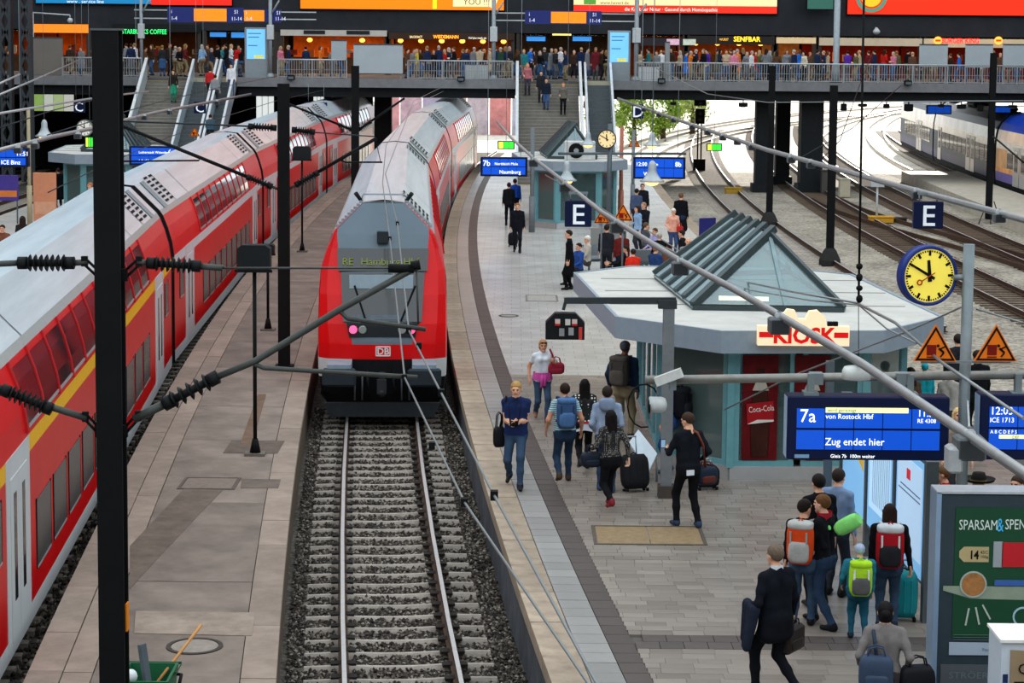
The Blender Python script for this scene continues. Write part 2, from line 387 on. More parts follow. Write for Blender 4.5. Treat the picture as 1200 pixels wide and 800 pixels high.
# covers let into the platform
def cover(name, p0, p1, n, c, fr, label, z=PZ, par=plat):
    x0, y0, x1, y1 = p0.x, p0.y, p1.x, p1.y; t = E(name, ((x0+x1)/2, (y0+y1)/2, z), 0, label, 'cover'); w, h = (x1-x0)/2, (y1-y0)/2
    b = B()
    for s in (-1, 1): b.box(-w, w, s*h-.05*(s > 0), s*h+.05*(s < 0), -.03, .012); b.box(s*w-.05*(s > 0), s*w+.05*(s < 0), -h+.05, h-.05, -.03, .012)
    b.ob('frame', M(fr, .6, .3), t)
    for i in range(n): B().box(-w+.05+i*(2*w-.1)/n+.01, -w+.05+(i+1)*(2*w-.1)/n-.01, -h+.06, h-.06, -.03, .008).ob('plate', M(c, .6, .1, .2, 8), t)
    return t
cover('floor_hatch', W(697, 638, PZ), W(822, 617, PZ), 2, '8A7558', '5A524A', 'double rusty brown floor hatch in the paving')
cover('floor_hatch', W(617, 353, PZ), W(654, 346, PZ), 1, '9B978F', '77736C', 'small grey floor hatch in the paving near the suspended signal box')
def manhole(c, r, label, mat, z=PZ):
    t = E('manhole_cover', (c.x, c.y, z), 0, label, 'manhole cover')
    B().lathe([(r+.05, -.02), (r+.05, .01), (r, .012), (r, -.02)], 24, caps=False, sm=False).ob('ring', M('453F3A', .7, .3), t)
    B().lathe([(r-.012, -.02), (r-.012, .006), (r*.5, .008), (.01, .008)], 24, sm=False).ob('lid', mat, t)
manhole(W(597, 370, PZ), .22, 'small round manhole cover in the pale passenger platform', M('8C8880', .6, .2))
manhole(W(229, 757, PZ), .3, 'round concrete manhole cover in the narrow left platform', M('8A8178', .7, 0, .2, 9))
# ----------------------------------------------------------------- narrow service platform on the left
con = M('786C63', .75, 0, .32, 1.1, .15, name='concrete', rnd=.1, bsc=30); con_k = M('8A7B6F', .7, 0, .22, 2.2, .15, name='concrete', rnd=.12, bsc=30)
plat2 = E('service_platform', (0, 0, 0), 0, kind='structure')
b = B(); strip(b, -6.16, -3.29, 12, 124, -.5, PZ-.04); b.ob('platform_core', M('5F5347', .8, 0, .25, 3), plat2)
def row2(name, o0, o1, ya, yb, sts, mat, z0, jit=.004):
    y = ya
    while y < yb:
        st = R.uniform(*sts); bb = B(); seg(bb, o0, o1, y, y+st, z0, PZ+R.uniform(-jit, jit), 0, .007); cx, cy = TR((o0+o1)/2, y+st/2), y+st/2
        bb.v = [(v[0]-cx, v[1]-cy, v[2]) for v in bb.v]; bb.ob(name, mat, plat2, (cx, cy, 0)); y += st
row2('kerb_slab', -3.68, -3.25, 20, 122, (1.5, 2.4), con_k, PZ-.14)
row2('kerb_slab', -6.2, -5.78, 20, 122, (1.5, 2.4), con_k, PZ-.14)
row2('concrete_slab', -5.78, -5.42, 20, 122, (3, 5), con_k, PZ-.1)
row2('concrete_slab', -5.42, -3.68, 20, 122, (3, 5.5), con, PZ-.1)
cover('service_hatch', W(208, 573, PZ), W(284, 560, PZ), 1, '776A60', '5B5048', 'rectangular concrete hatch in the narrow left platform')
for (p, q, lab) in (((262, 531), (332, 521), 'wide dark repair patch beside the thin signal post'), ((232, 700), (250, 690), None)):
    if lab:
        a, c = W(*p, PZ), W(*q, PZ); B().box(a.x, c.x, a.y, c.y+.35, PZ-.02, PZ+.006).ob('repair_patch', M('5F544B', .8, 0, .25, 4), plat2)
for pts, c_ in (([(216, 573), (262, 574), (190, 650), (153, 690), (153, 640)], '64584F'), ([(303, 462), (313, 462), (296, 521), (282, 521)], '6A5546'), ([(284, 561), (330, 562), (327, 572), (283, 572)], '665B52'), ([(160, 716), (300, 718), (296, 745), (158, 742)], '8E8073')):
    B().prism([tuple(W(*p, PZ))[:2] for p in pts], PZ-.02, PZ+.007).ob('repair_patch', M(c_, .8, 0, .25, 3), plat2)
# far left platform and far right platform
b = B(); strip(b, -18.3, -9.8, 20, 124, -.5, PZ); b.ob('platform', PAVER('B7B2AA', 'C9C6BF', .6, .5, '938F88', rough=.35), kind='structure')
b = B(); strip(b, 24.95, 28.35, 55, 124, -.5, .42); b.ob('platform', M('B4AB9C', .7, 0, .15, 2), kind='structure')
# ----------------------------------------------------------------- cross-bridge with the concourse wall
DZ, DY0, DY1 = 5.78, 113.0, 127.0
brg = E('bridge_deck', (0, 0, 0), 0, kind='structure')
SX0, SX1, LX0, LX1 = .1, 5.35, -19.9, -14.9                       # stair openings
for a, c in ((-70, LX0), (LX1, SX0), (SX1, 70)):
    B().box(a, c, DY0, DY1, DZ-.28, DZ).ob('deck_slab', M('5B5A58', .7, 0, .15, 2), brg)
    B().box(a, c, DY0-.12, DY0+.12, DZ-.42, DZ+.06).ob('deck_edge', M('77787A', .6, .1, .12, 3), brg)
    B().box(a, c, DY0+.3, DY0+.7, DZ-.95, DZ-.28).ob('girder', DARK(), brg)
for a, c in ((LX0, LX1), (SX0, SX1)): B().box(a, c, DY0+.6, DY1, DZ-.28, DZ).ob('deck_slab', M('5B5A58', .7, 0, .15, 2), brg)
for yy in (117.5, 121, 125): B().box(-70, 70, yy-.2, yy+.2, DZ-.9, DZ-.28).ob('girder', DARK(), brg)
x = -66
while x < 68: B().box(x-.12, x+.12, DY0+.7, DY1, DZ-.75, DZ-.28).ob('cross_beam', DARK(), brg); x += 3.2
for px, Y, w in ((450, 118, .95), (895, 115, .85), (918, 121, .8), (951, 115, 1.2), (958, 124, .7)):
    p = WD(px, 150, Y); o = E('bridge_pillar', (p.x, Y, -.26), 0, kind='structure')
    b = B().box(-w/2, w/2, -w/2, w/2, 0, DZ-.1); b.ob('shaft', DARK(), o)
    B().box(-w/2-.15, w/2+.15, -w/2-.15, w/2+.15, 0, .5).ob('foot', DARK(), o); B().box(-w/2-.2, w/2+.2, -w/2-.2, w/2+.2, DZ-.65, DZ-.1).ob('head', DARK(), o)
wallm = M('2B2D31', .6, .1, .2, .8, name='cladding')
b = B(); b.box(-90, 130, 127, 129, 8.35, 52); b.ob('wall_back', wallm, kind='structure')  # raised and widened beyond view to keep the sun off the hall
b = B(); b.box(-90, -45, 127, 129, DZ, 8.35).box(40, 130, 127, 129, DZ, 8.35); b.ob('wall_back', wallm, kind='structure')
b = B(); b.box(-70, 70, 135, 135.3, DZ-.3, 8.6).box(-70, 70, 127.5, 135, 8.35, 8.7); b.ob('wall_shops', M('2A2420', .7, 0, .2, 1), kind='structure')
b = B(); b.box(-70, 70, 127, 135, DZ-.28, DZ); b.ob('floor', M('6A625A', .5, 0, .12, 2), kind='structure')
b = B(); b.box(-80, -8.6, 128, 128.5, -.3, DZ-.3); b.ob('wall_under_bridge', M('1B1C1E', .8, 0, .2, 1), kind='structure')  # dark wall added for the gloom under the left deck
b = B(); b.box(-46, -45, -26, 127, -.3, 26); b.ob('shade_wall_left', M('4A4A48', .8), kind='structure')  # unseen opaque side wall, added so light falls mainly from above
b = B(); b.box(56, 57, -26, 127, -.3, 26); b.ob('shade_wall_right', M('4A4A48', .8), kind='structure')  # unseen counterpart, added to block sky light from the right
b = B(); b.box(-46, 57, -27, -26, -.3, 26); b.ob('shade_wall_front', M('4A4A48', .8), kind='structure')  # added behind the camera to cut frontal sky light
# what stands in the sun beyond the bridge
wl = E('retaining_wall', (0, 0, 0), 0, 'sunlit pink and pale blue painted wall beyond the bridge', 'wall')
for i in range(7):
    c = ('E7A9B0', 'D9B8C8', 'C6B9DA', 'EBB6AE', 'D8C9D4', 'E79A9A', 'C9CBE0')[i]; x0, x1 = -11.5+i*1.9, -11.5+(i+1)*1.9-.1
    B().box(x0, x1, 178, 178.5, -.3, 2.9+.2*(i % 2)).ob('wall_panel', M(c, .8, 0, .25, 1.3), wl)
# ================================================================= TRAINS
RED = M('D20C10', .3, 0, .08, 1.2, name='red_paint', spec=.22); RED2 = M('B81A1E', .35, 0, .1, 1.2, name='red_paint')
ROOF = M('CEDAE0', .28, .2, .12, .8, .05, spec=.5, stretch=(6, .3, 6), name='silver_roof', bsc=20); LG = M('C6CACB', .4, 0, .06, 1, name='grey_paint'); YEL = M('F2B61A', .4, 0, .05, name='yellow_paint')
SKIRT = M('70767A', .5, .1, .15, 2, name='grey_paint'); UND = M('16171A', .8, 0, .3, 4); WIN = M('1A2228', .06, 0, .1, 2, name='window_glass', spec=.9); WINL = M('4A4D4D', .25, 0, .12, 3, name='window_glass', spec=.7)
SILV = M('C9D0D3', .3, .6, .05); RUBB = M('1C1C1E', .7)
SEC = [(1.30, .2), (1.37, .3), (1.39, .32), (1.39, .58), (1.39, 2.66), (1.39, 2.9), (1.34, 3.25), (1.24, 3.6), (1.13, 3.88), (1.05, 4.0), (.45, 4.6), (0, 4.65)]
SZONE = [1, 1, 2, 3, 4, 5, 5, 5, 6, 7, 7]                          # material of each strip
def body(y0, y1, stripe, secs=SEC, zone=SZONE):
    b = B(); full = [(x, z) for x, z in secs]+[(-x, z) for x, z in secs[::-1][1:]]
    n = len(full)
    for i in range(n-1):
        mi = zone[i] if i < len(zone) else zone[2*len(zone)-1-i]
        (xa, za), (xb, zb) = full[i], full[i+1]
        b.add([(xa, y0, za), (xa, y1, za), (xb, y1, zb), (xb, y0, zb)], [(0,1,2,3)], mi, mi in (7, 5))
    for y in (y0, y1): b.add([(x, y, z) for x, z in full], [tuple(range(n))], 9)
    b.add([(full[0][0], y0, full[0][1]), (full[0][0], y1, full[0][1]), (full[-1][0], y1, full[-1][1]), (full[-1][0], y0, full[-1][1])], [(0,1,2,3)], 9)
    return b
def BM(stripe): return [RED, SKIRT, LG, RED, stripe, RED, SILV, ROOF, UND, RUBB]
def pane_up(w):
    b = B(); P = [(1.375, 3.04), (1.34, 3.25), (1.24, 3.6), (1.165, 3.79)]; o = .012
    for i in range(3):
        (xa, za), (xb, zb) = P[i], P[i+1]; b.add([(xa+o, -w/2, za), (xa+o, w/2, za), (xb+o, w/2, zb+.003), (xb+o, -w/2, zb+.003)], [(0,1,2,3)], 0, True)
    return b
PUP = pane_up(1.42).mesh('upper_window'); PUP.materials.append(WIN)
PSIL = B().box(1.37, 1.4, -.7, .7, 2.985, 3.025).mesh('window_sill'); PSIL.materials.append(SILV)
def pane_lo(w, z0, z1, xs=1.39):
    b = B(); b.box(xs-.02, xs+.012, -w/2, w/2, z0, z1, 0); b.box(xs-.02, xs+.016, -w/2, w/2, z0-.03, z0, 1)
    b.box(xs-.02, xs+.014, -w/2-.03, -w/2, z0-.03, z1+.02, 2).box(xs-.02, xs+.014, w/2, w/2+.03, z0-.03, z1+.02, 2); return b
PLO = pane_lo(1.3, .95, 1.88).mesh('lower_window'); [PLO.materials.append(m) for m in (WINL, SILV, RUBB)]
PMID = pane_lo(.8, 1.75, 2.5).mesh('window'); [PMID.materials.append(m) for m in (WINL, SILV, RUBB)]
LEAF = B().box(1.37, 1.408, -.33, .33, .5, 2.62).mesh('door'); LEAF.materials.append(LG)
LEAFW = B().box(1.4, 1.414, -.1, .1, 1.0, 2.4).mesh('door_window'); LEAFW.materials.append(WIN)
DFR = B().box(1.37, 1.398, -.95, .95, .42, 2.9).mesh('door_frame'); DFR.materials.append(LG)
GRL = B()
for i in range(7):
    t0 = i*.12; GRL.add([(1.0-t0*.75, -.3, 4.07+t0*.75), (1.0-t0*.75, .3, 4.07+t0*.75), (1.0-t0*.75-.045, .3, 4.115+t0*.75), (1.0-t0*.75-.045, -.3, 4.115+t0*.75)], [(0,1,2,3)], 0)
GRL = GRL.mesh('roof_grille'); GRL.materials.append(BLACK())
def wheelset(b, y):
    for s in (-1, 1): b.lathe([(.02, -.07), (.46, -.07), (.46, .07), (.02, .07)], 18, (s*.75, y, .46), ax='x', sm=False)
    b.tube((-.7, y, .46), (.7, y, .46), .09)
def bogie(par, y):
    o = E('bogie', (0, y, 0), 0, parent=par)
    b = B(); wheelset(b, -1.25); wheelset(b, 1.25); b.ob('wheels', M('3A3532', .5, .5), o)
    b = B()
    for s in (-1, 1): b.box(s*1.0-.1, s*1.0+.1, -1.7, 1.7, .42, .66).box(s*1.02-.14, s*1.02+.14, -1.45, -1.05, .3, .62).box(s*1.02-.14, s*1.02+.14, 1.05, 1.45, .3, .62).lathe([(.14, .6), (.14, .85)], 8, (s*1.0, 0, 0))
    b.box(-1, 1, -.3, .3, .45, .7); b.ob('bogie_frame', M('2A2826', .7, .2), o)
    return o
PIL = B()
for (xa, za), (xb, zb) in zip([(1.39, 2.95), (1.34, 3.25), (1.24, 3.6), (1.13, 3.88)], [(1.34, 3.25), (1.24, 3.6), (1.13, 3.88)]):
    o = .03; PIL.add([(xa+o, -.05, za), (xa+o, .05, za), (xb+o, .05, zb+.01), (xb+o, -.05, zb+.01), (xa-.02, -.06, za), (xa-.02, .06, za), (xb-.02, .06, zb), (xb-.02, -.06, zb)], [(0,1,2,3), (0,3,7,4), (1,5,6,2)], 0)
PIL = PIL.mesh('window_pillar'); PIL.materials.append(RED2)
def coach(Y0, off, label, stripe=LG, L=26.6, cab=False, group=None, detail=True, lo0=5.9, n=10):
    Y1 = Y0+L; x0, x1 = TR(off, Y0), TR(off, Y1); a = -math.atan2(x1-x0, L)
    c = E('double_deck_coach' if not cab else 'control_coach', (x0, Y0, 0), a, label, 'train car', group)
    ys = 1.7 if cab else .12
    bd = body(ys, L-.12, stripe); bd.ob('body', BM(stripe), c)
    if not cab: B().box(-1.05, 1.05, -.18, .14, .9, 3.9).ob('gangway', RUBB, c)
    # gasket line on the end edge
    for yy in ((.16, L-.16) if not cab else (L-.16,)):
        b = B(); full = [(x*1.006, z) for x, z in SEC[2:-1]]
        b.loft([[(x, yy-.04, z), (x, yy+.04, z), (x-.02, yy+.04, z-.01), (x-.02, yy-.04, z-.01)] for x, z in full], 0, True); b.ob('end_seal', RUBB, c)
    lo, hi = (lo0, L-5.6) if not cab else (6.6, L-5.6)
    st = (hi-lo)/n
    for i in range(n+1): link('window_pillar', PIL, [], c, (0, lo+st*i, 0))
    B().box(1.1, 1.12, lo-.05, hi+.05, 3.82, 3.9).ob('window_trim', SILV, c)
    for i in range(n):
        y = lo+st*(i+.5)
        w = link('upper_window', PUP, [], c, (0, y, 0)); w.scale = (1, (st-.1)/1.42, 1)
        link('window_sill', PSIL, [], w)
    for i in range(n-1):
        y = lo+.5+(hi-lo-.4)/(n-1)*(i+.5); link('lower_window', PLO, [], c, (0, y, 0))
    for s, y in ((1, 3.45), (-1, L-3.35)):
        if cab and s == 1: y = 4.6
        f = link('door_frame', DFR, [], c, (0, y, 0))
        for q in (-.34, .34):
            d = link('door', LEAF, [], c, (0, y+q, 0)); link('door_window', LEAFW, [], d, (0, 0, 0))
        if not (cab and s == 1): link('window', PMID, [], c, (0, y-s*1.75, 0))
        g = y-s*1.2
        for q in (0, .9): link('roof_grille', GRL, [], c, (0, g+s*q, 0))
        B().add([(1.06, g-.9*s-.3, 4.0), (.46, g-.9*s-.3, 4.605), (.46, g-.9*s+.3, 4.605), (1.06, g-.9*s+.3, 4.0)], [(0,1,2,3)]).add([(1.075, g-.9*s-.3, 4.0), (.475, g-.9*s-.3, 4.605), (.475, g-.9*s+.3, 4.605), (1.075, g-.9*s+.3, 4.0)], [(0,1,2,3)]).ob('roof_panel', M('8E9AA0', .4, .3), c)
        bogie(c, y+s*.2 if not cab else y)
        # raised roof ribs
        for q in (0, 2.6): B().loft([[(x*1.004, y+s*q-.03, z+.01), (x*1.004, y+s*q+.03, z+.01)] for x, z in [(1.05, 4.0), (.45, 4.6), (-.45, 4.6), (-1.05, 4.0)]], 0, False, close=False).ob('roof_rib', M('7E8A90', .4, .3), c)
    B().box(-1.2, 1.2, 5.5, L-5.5, .18, .5).ob('underframe', UND, c)
    return c
LT = 23.15
names = ('nearest red double-deck coach with a yellow stripe, cut off by the left edge', 'red double-deck coach behind the thick black mast, second from the camera on the left', 'third red double-deck coach of the left train, reaching under the bridge', 'farthest red double-deck coach of the left train, in the bridge shadow')
for i in range(4): coach(LT+26.85*i, -8.12, names[i], YEL if i == 0 else LG, group='coaches of the left train', lo0=4.3 if i == 0 else 5.9, n=11 if i == 0 else 10)
# ----------------------------------------------------------------- train with the cab end
FY = 44.2
cab = coach(FY, OM, 'grey-masked red control coach showing two red tail lamps and its destination', cab=True, L=26.6)
for i, n in enumerate(('coach directly behind the control coach of the middle train', 'last visible coach of the middle train, bending away under the bridge')):
    coach(FY+26.85*(i+1), OM, n)
LEV = [(.3, 1.22, .3), (.6, 1.34, .16), (.95, 1.38, .04), (1.36, 1.39, 0), (1.68, 1.39, .0), (1.74, 1.39, .01), (2.1, 1.39, .1), (2.7, 1.385, .33), (3.2, 1.355, .6), (3.64, 1.225, .84), (3.95, 1.09, 1.02), (4.04, 1.02, 1.08), (4.35, .71, 1.27), (4.6, .45, 1.42)]
def setb(z):
    for (za, _, sa), (zb, _, sb) in zip(LEV, LEV[1:]):
        if za <= z <= zb: return sa+(sb-sa)*(z-za)/(zb-za)
    return LEV[-1][2]
def mwid(z, w): return min(w-.03, .74+.26*max(0, min(1, (z-1.9)/2.0)) - (.1 if z < 1.8 else 0))
b = B(); rings = []
for z, w, s in LEV:
    mw = mwid(z, w); xs = [w, w-.03, w-.03-(w-mw)*.3, mw+.001, mw*.66, mw*.33, 0]; dy = [.5, .3, .12, .03, .01, 0, 0]
    half = [(x, s+d*(1 if z < 3.9 else .4), z) for x, d in zip(xs, dy)]
    rings.append([(-x, y, q) for x, y, q in half]+[(x, y, q) for x, y, q in half[::-1][1:]])
n = len(rings[0]); vs = [p for r in rings for p in r]
for i in range(len(rings)-1):
    zc = (LEV[i][0]+LEV[i+1][0])/2
    for j in range(n-1):
        inner = 3 <= j <= n-5+0
        inner = 3 <= j < n-4
        mi = 2 if zc < .95 else (2 if (zc < 1.36 and inner) else (3 if zc < 1.36 else (1 if (inner and zc > 1.7) or zc > 4.0 else 0)))
        b.add([vs[i*n+j], vs[i*n+j+1], vs[(i+1)*n+j+1], vs[(i+1)*n+j]], [(0,1,2,3)], mi, zc > .95)
    for j, sg in ((0, -1), (n-1, 1)):
        p, q = rings[i][j], rings[i+1][j]; mi = 2 if zc < .6 else (3 if zc < .95 else 0)
        b.add([p, q, (q[0], 1.75, q[2]), (p[0], 1.75, p[2])], [(0,1,2,3)], mi, True)
top = rings[-1]; b.add([top[0], top[-1], (.45, 1.8, 4.6), (-.45, 1.8, 4.6)], [(0,1,2,3)], 4)
for sg in (-1, 1): b.add([(sg*1.02, 1.28, 4.04), (sg*.45, 1.6, 4.6), (sg*.45, 1.85, 4.6), (sg*1.05, 1.85, 4.0)], [(0,1,2,3)], 4)
MASK = M('5C6B75', .35, .1, .08, 1, name='grey_paint', spec=.3)
b.ob('cab_nose', [RED, MASK, UND, LG, ROOF], cab)
def fpanel(x0, x1, z0, z1, off, mat, name, par=cab, n=4, taper=0):
    b = B(); rows = []
    for i in range(n+1):
        z = z0+(z1-z0)*i/n; t = taper*(1-i/n)
        rows.append([(x0+t, setb(z)-off, z), (x1-t, setb(z)-off, z), (x1-t, setb(z)+.05, z), (x0+t, setb(z)+.05, z)])
    return b.loft(rows, 0, True).ob(name, mat, par)
DGL = M('151A1D', .08, 0, .05, name='window_glass', spec=.8)
fpanel(-.99, .99, 3.2, 3.66, .02, DGL, 'destination_display', taper=.03)
lt = text('Hamburg Hbf', .24, (-.48, setb(3.3)-.035, 3.32), M('7A8430', .6, emit=.05, var=0), cab, xs=.95); lt.rotation_euler = (PI/2-.48, 0, 0)
lt = text('RE', .24, (-.88, setb(3.3)-.035, 3.32), M('7A8430', .6, emit=.05, var=0), cab, xs=.95); lt.rotation_euler = (PI/2-.48, 0, 0)
ws = fpanel(-.9, .9, 2.16, 3.17, .018, DGL, 'windscreen', taper=.06)
fpanel(-.72, .66, 2.84, 3.12, .03, M('7C8C94', .4, 0, .08), 'sun_blind', taper=.01)
fpanel(-.62, .55, 2.2, 2.3, .028, M('5A6670', .4), 'dashboard')
fpanel(-.76, .76, 1.84, 2.13, .02, M('101416', .15), 'lamp_panel', taper=.05)
for x, c, e in ((-.62, 'FF4A78', 2.2), (.62, 'FF4A78', 2.2), (-.42, '8C9290', 0), (.42, '8C9290', 0)):
    l = B().lathe([(.01, -.03), (.075, -.03), (.085, .0), (.09, .03)], 14, (x, setb(2.0)-.03, 1.99), ax='y', sm=False)
    l.ob('tail_lamp' if e else 'head_lamp', M(c, .3, 0, 0, emit=e), cab)
B().box(-.13, .12, setb(3.75)-.1, setb(3.75)+.1, 3.78, 4.02).ob('front_camera', M('2B3236', .5), cab)
for x, s in ((-.35, -.25), (.4, .3)): B().bar((x, setb(2.2)-.05, 2.18), (x+s, setb(2.9)-.05, 2.9), .03, .03).ob('wiper', BLACK(), cab)
lg = B(); LGW = M('E8D9D8', .5, var=0)
for q in ((-.16, .16, 1.62, 1.645), (-.16, .16, 1.43, 1.455), (-.16, -.135, 1.43, 1.645), (.135, .16, 1.43, 1.645)): lg.box(q[0], q[1], -.02, .0, q[2], q[3])
lgo = lg.ob('logo_frame', LGW, cab, (.02, 0, 0))
text('DB', .2, (.02, -.015, 1.47), LGW, cab, align='CENTER', name='logo', bold=.02)
for s in (-1, 1):
    o = E('buffer', (s*.9, -.1, 1.06), 0, parent=cab)
    B().rbox(-.36, .36, -.5, -.4, -.2, .2, .05).ob('buffer_plate', M('30383E', .5, .3), o); B().lathe([(.14, -.4), (.14, .1), (.2, .1), (.2, .3)], 12, ax='y').ob('buffer_shaft', UND, o)
    B().box(-.25, .25, -.46, .1, .18, .27).ob('buffer_step', M('8FA3B0', .4, .3), o)
    for k in (0, 1): B().tube((s*(.42+.16*k), -.12, .5), (s*(.42+.16*k), -.12, 1.05), .018).ob('hand_rail', M('555B60', .5), cab)
B().box(-.06, .06, -.45, .1, .95, 1.1).box(-.1, .1, -.5, -.4, .7, 1.0).sph((0, -.42, .72), .1).ob('coupling_hook', M('33363A', .6, .4), cab)
for x in (-.3, .25, .5): B().path([(x, .05, 1.15), (x, -.25, .95), (x+.03, -.3, .65), (x, -.1, .55)], .03).ob('brake_hose', BLACK(), cab)
B().vprism([(-1.1, .12), (1.1, .12), (1.25, .42), (-1.25, .42)], -.02, .12).ob('rail_guard', M('2F3336', .6, .2), cab)
for sg in (-1, 1):
    for i in range(9):
        t = i/8; B().box(-.035, .035, -.05, .05, 0, .05).ob('roof_step', M('8796A0', .4), cab, (sg*(1.02-.52*t), 1.75, 4.04+.53*t))
B().path([(-.5, 1.95, 4.62), (-.45, 1.9, 4.75), (.45, 1.9, 4.75), (.55, 1.95, 4.62)], .02).ob('roof_rail', M('8796A0', .4), cab)
for s in (-1, 1): B().tube((s*.5, 1.95, 4.6), (s*.62, 1.85, 4.78), .04, .05).ob('horn', DARK(), cab)
# ----------------------------------------------------------------- blue and silver train at the right
S2 = [(1.32, .25), (1.4, .6), (1.42, 1.1), (1.42, 1.35), (1.42, 2.35), (1.4, 2.75), (1.3, 3.35), (1.1, 3.75), (.7, 4.1), (.3, 4.22), (0, 4.25)]
ZN2 = [1, 2, 3, 4, 5, 6, 7, 7, 7, 7]
BLUE = M('1D3FA8', .3, 0, .15, 1); NAVY = M('0D1017', .4, 0, .2, 1); DULL = M('20323F', .4, 0, .3, .9)
def rail_unit(Y0, L, label, k):
    x0, x1 = TR(30.1, Y0), TR(30.1, Y0+L); c = E('passenger_coach', (x0, Y0, .0), -math.atan2(x1-x0, L), label, 'train car', 'coaches of the blue train')
    mats = [NAVY, UND, M('3C3C62', .4, 0, .2, 1) if k else M('6A5AA8', .4), DULL if k else M('E89A48', .4, 0, .4, .9), DULL if k else M('E0A05A', .4, 0, .35, .7), M('C9BFB6', .25, .3, .25, .6), M('D8A878', .3, 0, .3, .5) if not k else M('D9CDBE', .3, .2, .2, .6), BLUE if not k else NAVY, UND, RUBB]
    body(.1, L-.1, LG, S2, ZN2).ob('body', mats, c)
    st = 1.55
    for i in range(int((L-3)/st)):
        y = 1.6+i*st
        if i in (3, 4, 11, 12):
            d = B().box(-1.44, -1.4, y+.05, y+st-.12, .55, 2.6).ob('door', M('B9B4AE', .3, .4, .1), c); B().box(-1.45, -1.43, y+.35, y+st-.42, 1.3, 2.45).ob('door_window', WIN, d)
        else:
            B().box(-1.435, -1.4, y, y+st-.16, 1.4, 2.32).ob('window', WIN, c)
    for y in (3.2, L-3.2): bogie(c, y)
    for y in (4, 12, 19): B().rbox(-.6, .6, y, y+2.6, 4.15, 4.42, .1).ob('roof_unit', DARK(), c)
    B().path([(-1.3, .3, 3.3), (-1.05, .3, 3.75), (-.6, .3, 4.15), (0, .3, 4.27)], .05).ob('end_seal', RUBB, c)
rail_unit(88.5, 26, 'near blue-roofed coach with orange and turquoise paint at the right edge', 0)
rail_unit(114.8, 22, 'middle coach of the blue train, silver windows in front of the dark roof', 1)
rail_unit(137.1, 20, 'farthest coach of the blue train, in bright light beyond the bridge', 1)
# ================================================================= OVERHEAD LINE, MASTS, SIGNALS
MASTM = M('0E0F10', .7, 0, .2, 3, name='black_steel'); INS = M('131516', .5, 0, .1, name='insulator'); TUBE = M('4A4D4A', .5, .4, .15, 6, name='galvanised_steel'); PIPE = M('A9AAAA', .4, .4, .1, 5, name='galvanised_steel'); WIRE = M('8C9090', .4, .6, 0, name='wire'); WIRED = M('303436', .5, .4, 0, name='wire')
def hbeam(b, w, d, z0, z1, t=.035):
    b.box(-w/2, w/2, -d/2, -d/2+t, z0, z1); b.box(-w/2, w/2, d/2-t, d/2, z0, z1); return b.box(-t/2, t/2, -d/2+t, d/2-t, z0, z1)
def insul(a, c, r, par, off=Vector((0, 0, 0)), n=7):
    a, c = Vector(a)-off, Vector(c)-off; b = B(); d = c-a; L = d.length
    b.tube(a, a+d*.16, r*.85, n=10); b.tube(c-d*.16, c, r*.85, n=10); b.tube(a, c, r*.5, n=8)
    for i in range(n):
        t = .2+.6*i/(n-1); b.tube(a+d*(t-.018), a+d*(t+.018), r*1.15, r*.8, n=12)
    return b.ob('insulator', INS, par)
def rod(pts, r, par, off, name='tube', mat=None, n=8):
    return B().path([Vector(p)-off for p in pts], r, n).ob(name, mat or TUBE, par)
def clevis(a, c, par, off, r=.014):
    a, c = Vector(a)-off, Vector(c)-off; b = B(); u = Vector((0, 0, .035))
    b.tube(a+u, c+u, r).tube(a-u, c-u, r).cbox(a, (.06, .05, .12)).cbox(c, (.06, .05, .1)); return b.ob('clevis', BLACK(), par)
# thick black mast in the foreground
MY = 20.5; mp = WD(135, 790, MY); mx = mp.x
m1 = E('overhead_line_mast', (mx, MY, PZ), 0, 'thick black steel mast standing on the narrow platform at the left', 'mast')
hbeam(B(), .255, .26, 0, 8.3-PZ).ob('post', MASTM, m1); B().box(-.26, .26, -.26, .26, 0, .06).ob('base_plate', MASTM, m1)
B().box(-.14, .14, -.14, .14, 8.3-PZ, 8.32-PZ).ob('cap_plate', M('55585A', .5), m1)
B().box(.128, .145, -.06, .06, 1.55, 1.83).ob('marker_strip', M('E8861A', .5, var=0), m1)
off = Vector((mx, MY, PZ)); Q = lambda x, y: WD(x, y, MY)
clevis(Q(117, 322), Q(100, 306), m1, off); insul(Q(88, 308), Q(22, 308), .075, m1, off); rod([Q(104, 307), Q(88, 308)], .03, m1, off); rod([Q(24, 308), Q(0, 309), Q(-60, 311)], .03, m1, off)
clevis(Q(147, 322), Q(164, 306), m1, off); insul(Q(173, 308), Q(236, 312), .07, m1, off); rod([Q(162, 307), Q(174, 308)], .03, m1, off); rod([Q(235, 312), Q(262, 314)], .032, m1, off); rod([Q(258, 314), Q(455, 314), Q(488, 313)], .011, m1, off, 'tie_rod')
clevis(Q(117, 505), Q(101, 488), m1, off); rod([Q(103, 490), Q(55, 475)], .035, m1, off); insul(Q(62, 480), Q(3, 456), .075, m1, off); rod([Q(5, 457), Q(-60, 428)], .04, m1, off)
clevis(Q(147, 505), Q(163, 487), m1, off); rod([Q(158, 491), Q(196, 472)], .045, m1, off); insul(Q(193, 474), Q(256, 441), .085, m1, off, 5); rod([Q(254, 442), Q(300, 423), Q(400, 362), Q(492, 311)], .034, m1, off, 'cantilever_tube')
rod([Q(456, 314), Q(486, 315)], .045, m1, off, 'tube_clamp', BLACK()); rod([Q(483, 312), Q(493, 310)], .05, m1, off, 'tube_clamp', BLACK())
rod([Q(296, 425), Q(310, 431), Q(490, 442)], .024, m1, off, 'steady_arm'); rod([Q(399, 364), Q(408, 373), Q(500, 386)], .024, m1, off, 'steady_arm'); rod([Q(489, 314), Q(491, 380)], .01, m1, off, 'dropper')
